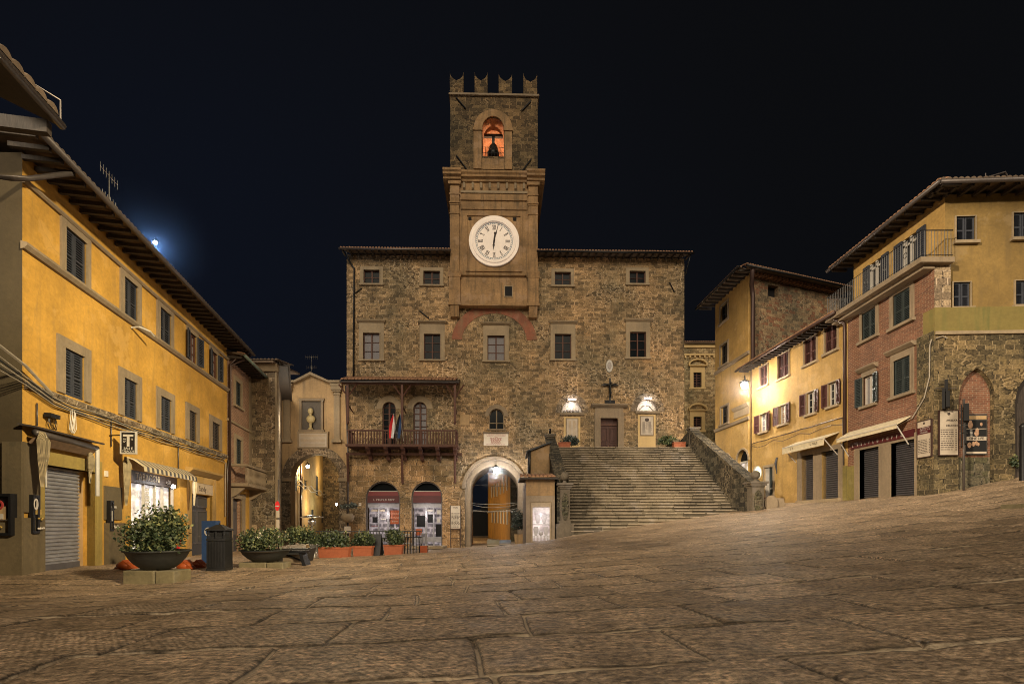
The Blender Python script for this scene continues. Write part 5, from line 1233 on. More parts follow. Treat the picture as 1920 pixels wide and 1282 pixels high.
pipe(f, B1, [(.2, 8.1, .75), (.05, 7.7, .15), (.06, -1, .12)], .05, M_copper)
bw = .85; b0_, b1_ = .15, eu+.25; bz = f.v(431, 910, bw)
bz = (980-911)/960*27.5; bz1 = bz+.95
bal = MB(f).box(b0_, b1_, bz-.16, bz, 0, bw+.06).build('balcony', M_greyst, B1)
MB(f).box(b0_, b1_, bz1-.12, bz1, bw-.16, bw+.04).build('handrail', M_greyst, bal); MB(f).box(b1_-.2, b1_, bz1-.12, bz1, 0, bw-.16).build('handrail', M_greyst, bal); MB(f).box(b0_, b0_+.2, bz1-.12, bz1, 0, bw-.16).build('handrail', M_greyst, bal)
def balus(u, w): return MB(f).lathe((u, bz, w), [(.035, 0), (.018, .08), (.045, .3), (.018, .55), (.03, .75), (.03, .83)], 8)
k = 0
while b0_+.12+k*.2 < b1_-.08: balus(b0_+.12+k*.2, bw-.06).build('baluster', M_greyst, bal); k += 1
for k in range(4): balus(b1_-.1, .1+k*.18).build('baluster', M_greyst, bal)
for u_ in (b0_+.3, eu-.3): MB(f).wedge(u_-.1, u_+.1, [(0, bz-.75), (.3, bz-.6), (.8, bz-.16), (0, bz-.16)]).build('bracket', M_greyst, bal)

# grey stone house
f = FS; G1 = thing('grey_stone_house', 'tall plain grey-brown stone house with wide eaves beside the brick house', 'house', f.P(.7, -1.5))
MB(f).sheet(rect(-.6, 1.42, -2.4, 8.85), [], 0).build('wall', M_stone_grey, G1)
fs2 = Frame((-13.26, 28.8), (-16.6, 36.9)); MB(fs2).sheet(rect(0, 8.9, -2.4, 8.85), [], 0).build('wall', M_stone_grey, G1)
MB(f).box(1.36, 1.46, -2.4, 8.8, -.2, .04).build('corner_strip', M_palest, G1)
mb = MB(f); mb.wedge(-3.2, 1.5, [(.55, 8.85), (.55, 8.95), (-3, 9.3), (-3, 9.2)]); ro = mb.build('roof', M_tile_dk, G1)
mb = MB(f); tiles(mb, -3.2, 1.9, 8.98, -1.5, .6, .3); mb.build('roof_tiles', M_tile_dk, ro)
MB(f).wedge(-1, 1.6, [(0, 8.5), (.12, 8.5), (.35, 8.85), (0, 8.85)]).build('cornice', M_palest, ro)
mb = MB(fs2); mb.wedge(0, 8.9, [(0, 8.85), (.6, 8.85), (.6, 8.95), (0, 9.1)]); mb.tube([(-.4, 8.83, .65), (8.9, 8.83, .65)], .06, 6); mb.build('side_eave', M_wood_dk, ro)

# ================================================================== gate with bust
f = FG; G2 = thing('gate_with_bust', 'plastered archway with a niche bust and pale tablet over it, left of the town hall', 'gateway', f.P(3, -1.6))
gl = f.u(650); pk = f.u(584)
a0_, a1_ = f.u(545), f.u(637); av = f.v(590, 851); avs = av-(a1_-a0_)/2
zt = f.v(590, 718); out = [(-1.5, -2.4), (gl+.4, -2.4), (gl+.4, zt), (f.u(617), zt), (pk, f.v(590, 704)), (f.u(555), zt), (-1.5, zt)]
gh_ = arch_hole(a0_, a1_, -2.41+.02, avs, av, 22)
MB(f).sheet(out, [gh_], .0).build('wall', M_tan, G2)
iv = MB(f); k = len(gh_); iv.add([(p[0], p[1], 0) for p in gh_]+[(p[0], p[1], -.8) for p in gh_], [(i, k+i, k+i+1, i+1) for i in range(k-1)]); iv.build('archway_lining', M_greyst, G2)
MB(f).ring(archpts(a0_-.62, a1_+.62, avs, av+.62, 22), archpts(a0_, a1_, avs, av, 22), -.05, .08).build('arch_stones', M_stone_grey, G2)
MB(f).box(a0_-.62, a0_, -2.4, avs-.2, -.05, .09).build('arch_pier', M_stone_grey, G2); MB(f).box(a1_, a1_+.5, -2.4, avs-.2, -.05, .09).build('arch_pier', M_stone_grey, G2)
mb = MB(f); mb.box(a0_-.7, a0_+.06, avs-.2, avs+.05, -.3, .16); mb.box(a1_-.06, a1_+.6, avs-.2, avs+.05, -.3, .16); mb.build('impost', M_palest, G2)
mb = MB(f)
for (x0, x1) in ((533, 545), (627, 638)):
    u0, u1 = f.u(x0), f.u(x1); vb, vt = f.v(590, 826), f.v(590, 722)
    mb.box(u0, u1, vb, vt, 0, .14)
    for (e, a_, b_) in ((.05, vt-.75, vt-.68), (.1, vt-.5, vt-.38), (.17, vt-.38, vt-.1), (.22, vt-.1, vt+.05), (.08, vb, vb+.1), (.15, vb-.15, vb)): mb.box(u0-e, u1+e, a_, b_, 0, .14+e)
mb.build('pilaster', M_palest, G2)
mb = MB(f); mb.poly([(-1.5, zt), (f.u(555), zt), (pk, f.v(590, 704)), (f.u(617), zt), (gl+.4, zt), (gl+.4, zt+.14), (f.u(618), zt+.14), (pk, f.v(590, 704)+.2), (f.u(554), zt+.14), (-1.5, zt+.14)], -.4, .28); mb.build('gable_coping', M_palest, G2)
nu0, nu1, nv0, nv1 = f.u(567), f.u(603), f.v(590, 806), f.v(590, 752)
mb = MB(f)
for q in ((nu0-.16, nu0, nv0, nv1), (nu1, nu1+.16, nv0, nv1), (nu0-.22, nu1+.22, nv1, nv1+.16), (nu0-.25, nu1+.25, nv0-.12, nv0)): mb.box(*q, 0, .16)
no = mb.build('niche_frame', M_greyst, G2); MB(f).box(nu0, nu1, nv0, nv1, .0, .02).build('niche_back', plain('dark_niche', (.10, .085, .07), .9), no)
cx, cz_ = (nu0+nu1)/2, nv0
mb = MB(f); mb.lathe((cx, cz_, .25), [(.22, 0), (.16, .08), (.09, .16), (.12, .45)], 12); mb.ball((cx, cz_+.75, .22), .34, 12, sy=.85, sz=.6); mb.ball((cx, cz_+1.3, .26), .2, 12, sy=1.2, sz=.9); mb.tube([(cx, cz_+.95, .24), (cx, cz_+1.2, .25)], [.12, .10], 8); mb.build('bust', plain('golden_bust', (.45, .36, .18), .5), no)
mb = MB(f); MB(f).box(f.u(562), f.u(614), f.v(590, 838), f.v(590, 813), .0, .12).build('tablet', M_plaque, G2)
for q in ((f.u(562)-.12, f.u(614)+.12, f.v(590, 813), f.v(590, 813)+.14), (f.u(562)-.1, f.u(614)+.1, f.v(590, 838)-.1, f.v(590, 838)), (f.u(562)-.1, f.u(562), f.v(590, 838), f.v(590, 813)), (f.u(614), f.u(614)+.1, f.v(590, 838), f.v(590, 813))): mb.box(*q, 0, .18)
mb.build('tablet_frame', M_palest, G2)
tb = MB(f); vv = f.v(590, 816)
while vv > f.v(590, 836): tb.box(f.u(565), f.u(611), vv, vv+.02, .12, .124); vv -= .09
tb.build('inscription', M_tan, G2)

# street behind the bust arch
ST = thing('side_street_house', 'yellow house receding down the lane seen through the arch with the bust', 'house', (-17.5, 45, -1.7))
fa = Frame((-16.65, 38.8), (-21.9, 60)); H = []
for (px, y1, y2) in ((555, 890, 920), (566, 892, 922), (573, 900, 918), (594, 892, 928), (586, 955, 975), (605, 958, 980)):
    u0, u1 = fa.u(px-2.2), fa.u(px+2.4); H.append(rect(u0, u1, fa.v(px, y2), fa.v(px, y1)))
MB(fa).sheet(rect(0, 21.8, -2.4, 9.5), H, .03).build('wall', M_yellow_r, ST); MB(fa).box(0, 21.8, -2.4, 9.4, -4, -.035).build('window_dark', M_dark, ST)
pipe(fa, ST, [(fa.u(560), 9, .15), (fa.u(560), -1, .15)], .09, M_copper)
mb = MB(fa); mb.tube([(u_, 3.2+.15*math.sin(u_), .3) for u_ in range(0, 22, 2)], .04, 5); mb.tube([(u_, 2.9+.15*math.sin(u_*1.3), .3) for u_ in range(0, 22, 2)], .03, 5); mb.build('cable', M_cable, ST)
S2 = thing('dark_lane_house', 'dark stone house at the end of the lane seen through the arch with the bust', 'house', (-20, 58, -1.7))
MB(W0).box(-22, -14.5, -2.4, 9.5, -62, -58).build('wall', M_stone_dark, S2); MB(W0).box(-19.6, -18.6, -1.9, .8, -58, -57.9).build('door', M_wood_dk, S2)
MB(Frame((-17.5, 58), (-12.4, 42), flip=False)).sheet(rect(0, 16.8, -2.4, 9), [], 0).build('side_wall', M_stone_dark, S2)
def lamp(p, r, mat, name, label, energy, col=(1, .85, .65), wall=None, size=.12):
    t = thing(name, label, 'lamp', p); mb = MB(W0); mb.ball((p[0], p[2], -p[1]), r, 12); mb.build('globe', mat, t)
    mb = MB(W0); mb.lathe((p[0], p[2]+r*.9, -p[1]), [(r*1.5, 0), (r*1.2, .05), (r*.3, .16)], 12)
    if wall is not None: mb.tube([(p[0], p[2]+r+.1, -p[1]), (p[0], p[2]+r+.35, -p[1]), (wall[0], wall[2], -wall[1])], .025, 6)
    mb.build('bracket', M_black, t)
    l = bpy.data.lights.new(name, 'POINT'); l.energy = energy; l.color = col; l.shadow_soft_size = size
    o = bpy.data.objects.new(name+'_light', l); COL.objects.link(o); o.parent = t; o.location = (0, 0, -r-.13); return t
p = pt(577, 874, 42); lamp(p, .14, M_bulb_w, 'lane_lamp', 'bright warm street lamp high inside the arch with the bust', 420, (1, .8, .5), wall=p+Vector((-.9, 0, .4)))
for q_ in ((-16.8, 46, 1.5), (-18.6, 54, 5)):  # two added lights without a lamp, to even out the lane wall
    lq = bpy.data.lights.new('lane_fill', 'POINT'); lq.energy = 260; lq.color = (1, .78, .45); lq.shadow_soft_size = .3; oq = bpy.data.objects.new('lane_fill', lq); COL.objects.link(oq); oq.location = q_
p = pt(631, 945, 50); lamp(p, .12, M_bulb_s, 'lane_lamp', 'small greenish white lamp low at the right inside the arch with the bust', 120, (.85, 1, .9), wall=p+Vector((.6, .4, .3)))

# ================================================================== behind the main gate
f = FM
p = pt(930, 880, 35.3); GLl = lamp(p, .17, M_bulb, 'gate_lantern', 'brilliant white lantern hanging from the crown of the main arch', 260, (1, .97, .95), size=.15)
mb = MB(W0); mb.tube([(p.x, p.z+.2, -p.y), (p.x, 4.45, -p.y)], .02, 5); mb.tube([(p.x, p.z-.2, -p.y), (p.x, -1.3, -p.y-.0)][:1]+[(p.x, p.z-.5, -p.y)], .012, 4); mb.build('chain', M_black, GLl)
YH = thing('gate_street_house', 'orange-yellow house with white-edged windows seen through the main arch', 'house', (-1.5, 52, -1.7))
fy = Frame((-3.1, 66), (-.15, 45.5)); H = []
for px, y1, y2 in ((922, 912, 933), (927, 907, 931), (932.5, 905, 930), (938.5, 900, 926), (944.5, 894, 924), (950.5, 890, 919), (923, 957, 979), (928, 957, 980), (934, 956, 980), (939.5, 955, 981), (945, 955, 982), (951, 954, 983)):
    u0, u1 = fy.u(px-1.1), fy.u(px+1.3); H.append(rect(u0, u1, fy.v(px, y2), fy.v(px, y1)))
MB(fy).sheet(rect(0, 20.7, -2.4, 16), H, .03).build('wall', plaster('orange_plaster', (.42, .20, .03), .6, dirty=.5, streak=.6, dirt=(.16, .08, .02)), YH)
MB(fy).box(0, 20.7, 1.25, 1.4, 0, .12).build('string_course', M_greyst, YH)
for h in H: u0, v0 = h[0]; u1, v1 = h[2]; MB(fy).box(u0, u0+(u1-u0)*.35, v0, v1, -.1, .02).build('window_frame', M_marble, YH)
MB(fy).box(0, 20.7, -2.4, 15.9, -3, -.035).build('window_dark', M_shutter, YH)
D1 = thing('dark_corner_house', 'unlit dark stone house just right inside the main arch', 'house', (1, 45, -1.7))
MB(W0).box(-.13, 4, -2.4, 16, -60, -45.4).build('wall', M_stone_green, D1)
D2 = thing('distant_dark_house', 'low dark house far behind the left of the main arch', 'house', (-5, 75, -1.7))
MB(W0).poly([(-7.5, -2.2), (-2.9, -2.2), (-2.9, 2.9), (-3.6, 3.2), (-4.6, 2.1), (-7.5, 1.4)], -80, -75).build('wall', M_dark, D2)
l = bpy.data.lights.new('gate_street_fill', 'POINT'); l.energy = 420; l.color = (1, .72, .35); l.shadow_soft_size = .3  # added light, used twice to brighten the house beyond the arch
l2 = bpy.data.objects.new('far_street_fill', l); COL.objects.link(l2); l2.location = (-8.5, 61, 1.5)
SL = thing('added_street_lamp', 'added unseen lamp that brightens the house beyond the main arch', 'lamp', (-6.3, 50, .6)); o = bpy.data.objects.new('street_fill', l); COL.objects.link(o); o.parent = SL  # unseen lamp added to light the street house
MB(W0).ball((-6.6, .7, -50), .15, 8).build('globe', M_bulb_w, SL)
CG = thing('gate_cables', 'cables sagging across the inside of the main arch', 'cables', (-1.5, 40, 1.5))
for (y1, y2, dp, yy) in ((943, 941, 3, 40), (946, 943, 7, 40), (955, 951, 6, 40), (958, 957, 1, 40), (908, 912, 1, 44)):
    a_, b_ = pt(885, y1, yy), pt(975, y2, yy); n = 10
    MB(W0).tube([((a_.x+(b_.x-a_.x)*i/n), a_.z+(b_.z-a_.z)*i/n-dp*.04*4*(i/n)*(1-i/n), -yy) for i in range(n+1)], .022, 5).build('cable', M_cable, CG)
# ================================================================== RIGHT SIDE
f = FR2
TB = thing('tall_ochre_house', 'tall ochre house with a bare rubble stone face and wide eaves right of the stairs', 'house', (14.5, 33, 1))
H = []
for (a_, b_, t_, d_) in ((1351, 1365, 576, 608), (1351, 1365, 650, 688), (1352, 1366, 765, 797)):
    H.append(rect_window(f, TB, a_, b_, t_, d_, sur=.12, kind='glass', grid=(2, 2), sill=True, frame_mat=M_wood_dk))
for (a_, b_, t_, d_) in ((1382, 1403.5, 842, 915), (1355, 1370, 850, 915)):
    u0, u1 = f.u(a_), f.u(b_); v1 = f.v(a_, t_+4); vs = v1-(u1-u0)/2; hl = arch_hole(u0, u1, -.5, vs, v1); H.append(hl)
    wn = MB(f).ring(archpts(u0-.12, u1+.12, vs, v1+.12), archpts(u0, u1, vs, v1), -.05, .06).build('arch_moulding', M_palest, TB)
    MB(f).poly(archpts(u0, u1, vs, v1), -.3, -.25).build('fanlight', M_glass, wn); MB(f).box(u0, u1, -.5, vs-.1, -.3, -.26).build('lit_door', M_lit_tab, wn)
    mb = MB(f)
    for q in (u0, (u0+u1)/2-.05, u1-.1): mb.box(q, q+.1, -.5, vs, -.26, -.18)
    mb.box(u0, u1, vs-.1, vs+.02, -.26, -.17); mb.box(u0+.1, u1-.1, vs-.75, vs-.68, -.26, -.19); mb.build('door_frame', M_white, wn)
ul = f.u(1405.5)
MB(f).sheet(rect(-.02, ul, -1, 15.2), H, .3).build('side_wall', M_yellow_r, TB)
MB(f).box(.0, ul-2.2, -1, 15.1, -5, -.35).build('inner_block', M_dark, TB)
for (px, y_) in ((1341, 701), (1341, 808)):
    vv = f.v(px, y_); MB(f).wedge(0, ul, [(0, vv-.12), (.1, vv-.1), (.14, vv+.08), (0, vv+.12)]).build('string_course', M_greyst, TB)
mb = MB(f); u0 = f.u(1377); vv = f.v(1377, 783)
mb.wedge(u0, ul, [(0, vv+.35), (.1, vv+.36), (.22, vv+.55), (0, vv+.6)]); mb.box(u0, ul, vv-.1, vv+.35, 0, .05); mb.build('blank_frame', M_palest, TB)
wd = (FRS.P(0, 0)-FRS.o).length; fl = 7.7
hs = rect(FRS.u(1440), FRS.u(1459.5), FRS.v(1440, 555), FRS.v(1440, 533))
MB(FRS).sheet(rect(0, fl, -1, 15.2), [hs], .3).build('rubble_face', M_stone_mix, TB); MB(FRS).box(1.0, fl, -1, 15.1, -1.2, -.35).build('window_dark', M_dark, TB)
MB(FRS).box(-.0, .18, -1, 15.2, -.1, .05).build('corner_strip', M_yellow_r, TB)
eave(f, TB, -.7, ul+.7, 15.2, 1.0, .3, back=1.5, hip=(1.5, 1.8), rafters=.5, gmat=M_black)
eave(FRS, TB, -.9, fl+.5, 15.2, .7, .25, back=2.5, hip=(1.8, 0), rafters=0, gut=True, gmat=M_black, tmat=M_tile)
mb = MB(FRS); u = 0
while u < fl: mb.box(u, u+.13, 15.0, 15.18, 0, .35); u += .3
mb.build('eave_corbels', M_tile, TB)
pipe(FRS, TB, [(-.5, 15.0, .75), (.0, 14.4, .2), (.12, 13.8, .17), (.12, 2.4, .17)], .13, M_copper)
# street lamp on its corner
p = pt(1396, 722, 29.2); wallp = FR2.P(ul-.2, p.z+.5, 0)
lamp(p, .19, M_bulb, 'corner_street_lamp', 'glaring street lamp on the corner of the tall ochre house above the stairs', 520, (1, .88, .72), wall=wallp, size=.2)
# small round lamp sign by the stairs pillar
p = pt(1421, 885, 27); t = thing('round_lamp_sign', 'round backlit yellow and green sign behind the right stair pillar', 'sign', p)
MB(W0).poly([(p.x+.17*math.cos(k*math.pi/10), p.z+.30*math.sin(k*math.pi/10)) for k in range(20)], -p.y-.1, -p.y).build('lit_face', M_signlit, t)
MB(W0).ring([(p.x+.21*math.cos(k*math.pi/10), p.z+.34*math.sin(k*math.pi/10)) for k in range(21)], [(p.x+.17*math.cos(k*math.pi/10), p.z+.30*math.sin(k*math.pi/10)) for k in range(21)], -p.y-.12, -p.y+.02).build('rim', M_white, t)
MB(W0).box(p.x-.12, p.x+.12, p.z-.1, p.z-.02, -p.y, -p.y+.01).build('mark', M_shutter_g, t)

# low ochre house
f = FY; LH = thing('low_ochre_house', 'low ochre house with dark red shutters and a cream shop awning right of the stairs', 'house', f.P(4, 1.0))
H = []
for (a_, b_, t_, d_) in ((1425, 1440, 690, 727), (1459.5, 1480, 668, 712), (1508.5, 1532, 640, 686), (1547.5, 1571, 615, 664)):
    H.append(rect_window(f, LH, a_, b_, t_, d_, sur=.07, kind='shut', shmat=M_shutter_r, surmat=M_palest, recess=.12, slats=22))
for (a_, b_, t_, d_, lit) in ((1425.5, 1440, 778, 811, M_curtain), (1461.5, 1477, 762, 797, M_lit_win), (1512.5, 1530, 738, 778, None), (1553.5, 1571, 720, 763, None)):
    H.append(rect_window(f, LH, a_, b_, t_, d_, sur=.05, kind='open', shmat=M_shutter_r, surmat=M_palest, recess=.14, frame_mat=M_white, grid=(2, 3), lit=lit, slats=22))
g_ = []
for (a_, b_) in ((1504, 1526), (1541, 1573)):
    u0, u1 = f.u(a_), f.u(b_); H.append(rect(u0, u1, -.5, 3.38)); g_.append((u0, u1))
q0, q1 = f.u(1434), f.u(1450); H.append(rect(q0, q1, -.5, 3.15))
MB(f).sheet(rect(0, f.u(1590), -.8, 9.32), H, .35).build('street_wall', M_yellow_r, LH)
MB(f).box(.02, f.u(1590)-.02, -.8, 9.25, -5, -.4).build('inner_block', M_dark, LH)
for u0, u1 in g_:
    mb = MB(f); v = .85
    while v < 3.35: mb.wedge(u0, u1, [(-.26, v), (-.21, v+.02), (-.2, v+.05), (-.21, v+.08), (-.26, v+.1)]); v += .102
    mb.build('roller_shutter', M_roller_dk, LH)
mb = MB(f); u0, u1 = g_[0][0]-.35, g_[1][1]+.3
for q in ((u0, g_[0][0], -.5, 3.6), (g_[0][1], g_[1][0], -.5, 3.6), (g_[1][1], u1, -.5, 3.6), (g_[0][0], g_[0][1], 3.38, 3.6), (g_[1][0], g_[1][1], 3.38, 3.6)): mb.box(*q, -.3, .05)
mb.build('shop_surround', M_greyst, LH); MB(f).box(u0+.1, u1-.1, .7, 1.13, -.3, .2).build('threshold', M_palest, LH)
MB(f).box(u1, f.u(1590), -.5, 2.55, 0, .05).build('green_render_patch', M_stain, LH)
dr = MB(f).box(q0, q1, -.5, 3.15, -.12, -.08).build('door', M_shutter_g, LH)
MB(f).box(q0, q0+(q1-q0)*.42, -.5, 3.12, -.07, -.03).build('open_white_leaf', M_white, dr); MB(f).box(q0+(q1-q0)*.5, q1-.05, 1.9, 2.0, -.08, -.05).build('door_rail', M_white, dr)
mb = MB(f); mb.box(q0-.12, q0, -.5, 3.15, 0, .05); mb.box(q1, q1+.12, -.5, 3.15, 0, .05); mb.box(q0-.12, q1+.12, 3.15, 3.3, 0, .05); mb.build('door_surround', M_palest, LH)
eave(f, LH, -.5, f.u(1590)+.1, 9.3, .65, .3, back=1.2, rafters=.34, gmat=M_copper, tmat=M_tile)
pipe(f, LH, [(f.u(1583), 9.2, .6), (f.u(1589), 8.9, .15), (f.u(1590)-.05, 8.5, .12), (f.u(1590)-.05, 3.6, .12)], .07, M_copper)
mb = MB(f); mb.tube([(u_, 4.75+.02*math.sin(u_*3), .06) for u_ in [i*.8 for i in range(11)]], .022, 5); mb.tube([(i*.8, 4.65-.25*abs(math.sin(i*1.1)), .07) for i in range(11)], .015, 5); mb.build('cable', M_copper, LH)
pipe(f, LH, [(f.u(1583), 4.7, .06), (f.u(1584), 2.6, .06)], .03, M_pipe, 'conduit')
def awning(f, u0, u1, vt, out, drop, val, name, label, mat, words=None, stripe=None):
    t = thing(name, label, 'awning', f.P((u0+u1)/2, vt, .1))
    mb = MB(f); mb.wedge(u0, u1, [(0.02, vt), (out, vt-drop), (out+.01, vt-drop-val), (out-.01, vt-drop-val), (out-.02, vt-drop-.02), (.0, vt-.04)]); mb.build('cloth', mat, t)
    mb = MB(f)
    for u_ in (u0+.05, u1-.05): mb.tube([(u_, vt-drop, out-.02), (u_, vt-drop-.75, .05)], .022, 5)
    mb.build('strut', M_white, t)
    fo = MB(f).tube([(u0, vt-drop-.01, out), (u1, vt-drop-.01, out)], .025, 6).build('front_bar', M_white, t)
    if stripe: s = MB(f).box(u0+.2, u1+.2, vt-drop-val-.32, vt-drop-val-.05, .02, .07).build('fascia', stripe, t); 
    if words:
        for (x, wd) in words: glyphs(f, u0+(u1-u0)*(x-wd/2), u0+(u1-u0)*(x+wd/2), (vt-drop-val-.25) if stripe else vt-drop-val*.62, .11, .075 if stripe else out+.012, M_white if stripe else M_ink, t, gap=1.6 if stripe else .3)
    return t
awning(f, f.u(1493), f.u(1574), f.v(1570, 820)+.25, .75, .30, .32, 'shop_awning', 'cream awning with small dark lettering over the two roller shutters of the low ochre house', M_fabric_w, words=((.25, .1), (.78, .2)))
mb = thing('white_wall_arm', 'furled white awning arm beside the narrow green door', 'awning', f.P(q1, 3.6, .1)); pp = (f.u(1451.5, .2), 3.5, .2)
MB(f).tube([(pp[0], 3.6, .04), (pp[0], 3.3, .12), (pp[0], 2.7, .05)], [.05, .06, .02], 6).build('arm', M_shutter, mb)
# millstones leaning by the pillar
t = thing('leaning_stone_disc', 'round grey stone disc leaning at the foot of the right stair pillar', 'stone', (12.75, 25.3, .55))
MB(Frame((12.75, 25.2), yaw=R(-12), z=.58)).poly([(.30*math.cos(k*math.pi/10), .38+.40*math.sin(k*math.pi/10)) for k in range(20)], -.14, .06).build('disc', M_greyst, t)
t = thing('leaning_stone_slab', 'pale square stone slab leaning right of the round stone disc', 'stone', (13.3, 25.5, .6))
MB(Frame((13.0, 25.3), yaw=R(-10), z=.6)).poly([(.12, 0), (.5, .02), (.38, .62), (.0, .64)], -.1, .05).build('slab', M_greyst, t)
t = thing('terracotta_pot', 'small terracotta pot standing behind the leaning stones', 'pot', (13.2, 26.3, .7)); mb = MB(W0); mb.lathe((13.25, .72, -26.3), [(.16, 0), (.24, .5), (.27, .5), (.27, .6), (.2, .6)], 14); mb.build('pot', M_terra, t)

# brick building with upper balcony
f = FBR; BB = thing('brick_corner_building', 'big corner building of red brick and ochre plaster with long iron balcony', 'building', f.P(2, 1.0))
H = []
H.append(rect_window(f, BB, 1616.5, 1643.5, 590, 641, sur=.14, kind='shut', shmat=M_shutter_g, surmat=M_greyst, recess=.12))
H.append(rect_window(f, BB, 1675, 1708.5, 556, 615, sur=.16, kind='shut', shmat=M_shutter_g, surmat=M_greyst, recess=.12))
H.append(rect_window(f, BB, 1676, 1708.5, 678, 744, sur=.15, kind='shut', shmat=M_shutter_g, surmat=M_greyst, recess=.12, cornice=.12))
H.append(rect_window(f, BB, 1619, 1640, 708, 762, sur=.1, kind='open', shmat=M_shutter_g, surmat=M_greyst, recess=.14, frame_mat=M_white, grid=(2, 1), lit=M_curtain, cornice=.12))
g_ = []
for (a_, b_) in ((1612, 1649), (1671, 1716)):
    u0, u1 = f.u(a_), f.u(b_); H.append(rect(u0, u1, 0, 3.12)); g_.append((u0, u1))
uE = 22.8-18.12
MB(f).sheet(rect(0, uE, -.8, 9.3), H, .3).build('brick_wall', M_brick, BB)
MB(f).box(.02, uE-.5, -.8, 9.3, -6, -.4).build('inner_block', M_dark, BB)
for u0, u1 in g_:
    mb = MB(f); v = .9
    while v < 3.1: mb.wedge(u0, u1, [(-.24, v), (-.19, v+.02), (-.18, v+.04), (-.19, v+.06), (-.24, v+.08)]); v += .083
    mb.build('roller_shutter', M_roller_dk, BB)
mb = MB(f); u0, u1 = f.u(1603), f.u(1720)
for q in ((u0, g_[0][0], 0, 3.35), (g_[0][1], g_[1][0], 0, 3.35), (g_[1][1], u1, 0, 3.35), (g_[0][0], g_[0][1], 3.12, 3.35), (g_[1][0], g_[1][1], 3.12, 3.35)): mb.box(*q, -.25, .04)
mb.build('shop_surround', M_greyst, BB)
MB(f).box(0, u0, -.8, 2.5, 0, .03).build('green_render_patch', M_stain, BB)
MB(f).box(u1, uE+.001, -.8, 6.8, -.1, .025).build('corner_stones', M_stone_front, BB)
awning(f, f.u(1592), f.u(1708), 4.02, .55, .32, .16, 'shop_awning', 'cream awning with dark red lettered fascia over the roller shutters of the brick building', M_fabric_w, words=((.5, .85),), stripe=M_red)
# front faces
uR = 9.0
FFz0 = FF.v(1752, 628)
hp = gothic(FF.u(1797.5), FF.u(1864), .3, FF.v(1799, 744), FF.v(1830, 690)); hp2 = gothic(FF.u(1903.5), FF.u(1966), .9, FF.v(1799, 750), FF.v(1932, 700))
MB(FF).sheet(rect(0, uR, -.5, FFz0), [hp, hp2], .2).build('stone_front', M_stone_front, BB)
MB(FF).box(FF.u(1795), FF.u(1866), -.5, FF.v(1830, 685), -.35, -.16).build('arch_brick_infill', M_brick, BB)
MB(FF).box(FF.u(1799)+.002, FF.u(1862)-.002, -.5, FF.v(1799, 856), -.2, -.12).build('infill_base', M_stone_green, BB)
MB(FF).box(FF.u(1899), FF.u(1966), -.5, FF.v(1830, 685), -.5, -.19).build('dark_gate', M_wood_dk, BB)
for h in (hp, hp2):
    k = len(h)-2; c = (h[0][0]+h[-1][0])/2; o_ = [((x-c)*1.16+c, y+(.14 if abs(x-c) < .3 else .05)) for x, y in h[1:-1]]
    MB(FF).ring([((x-c)*1.2+c, (y-h[1][1])*1.13+h[1][1]) for x, y in h[1:-1]], h[1:-1], -.02, .025).build('arch_stones', M_stone_front, BB)
MB(FF).box(0.0, uR, FFz0, FF.v(1752, 622), -.3, .07).build('string_course', M_palest, BB)
MB(FF).box(0.0, uR, FF.v(1752, 622), FF.v(1752, 577), -.4, .02).build('parapet', M_yellow_green, BB)
MB(f).box(uE-.5, uE+.02, FFz0, FF.v(1752, 577), -.3, .003).build('parapet', M_yellow_green, BB)
zc = FF.v(1752, 577)
MB(FF).box(.0, .58, zc, 9.3, -.3, -.02).build('quoin_strip', M_stone_grey, BB)
H2 = []
for (a_, b_, t_, d_) in ((1791, 1828, 407, 453), (1785.5, 1819, 530, 577), (1898, 1935, 400, 447), (1902, 1938, 527, 573)):
    H2.append(rect_window(FFU, BB, a_, b_, t_, d_, sur=.03, kind='shut', shmat=M_shutter, surmat=M_palest, recess=.1, slats=22))
u1_ = 8.6
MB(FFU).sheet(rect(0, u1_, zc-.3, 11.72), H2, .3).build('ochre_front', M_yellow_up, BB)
MB(FFU).box(.05, u1_, 2, 11.7, -5, -.5).build('inner_block', M_dark, BB)
# set-back top floor with balcony doors
f2 = FUP; H3 = []; uu = [f2.u(x) for x in (1620, 1631, 1654, 1667, 1678, 1693, 1721, 1737)]; lv = 11.72
dt = f2.v(1736, 421)
for (a_, b_) in ((uu[0], uu[3]), (uu[4], uu[7])): H3.append(rect(a_, b_, 9.3, dt))
MB(f2).sheet(rect(0, 4.9, 9.3, 11.72), H3, .25).build('top_floor_wall', M_yellow_r, BB)
MB(f2).box(.05, 4.85, 9.3, 11.7, -3, -.3).build('inner_block', M_dark, BB)
for k in range(4):
    a_, b_ = uu[2*k], uu[2*k+1]; mb = MB(f2); mb.box(a_, b_, 9.32, dt, .01, .06)
    for q in range(20): vv = 9.4+(dt-9.5)*q/20; mb.wedge(a_+.05, b_-.05, [(.06, vv), (.085, vv+.01), (.06, vv+.07)])
    mb.build('balcony_shutter', M_shutter, BB)
for (a_, b_) in ((uu[1], uu[2]), (uu[5], uu[6])):
    mb = MB(f2); mb.box(a_, a_+.07, 9.32, dt, -.1, -.02); mb.box(b_-.07, b_, 9.32, dt, -.1, -.02); mb.box((a_+b_)/2-.05, (a_+b_)/2+.05, 9.32, dt, -.1, -.02); mb.box(a_, b_, dt-.3, dt-.22, -.1, -.02); mb.build('balcony_door', M_white, BB)
eave(f2, BB, -.6, 5.6, 11.72, .75, .3, back=2.5, hip=(0, 1.9), rafters=.4, gmat=M_pipe)
eave(FFU, BB, -.7, u1_, 11.72, .7, .3, back=2.5, hip=(1.9, 0), rafters=.5, gmat=M_pipe, tmat=M_tile_dk)
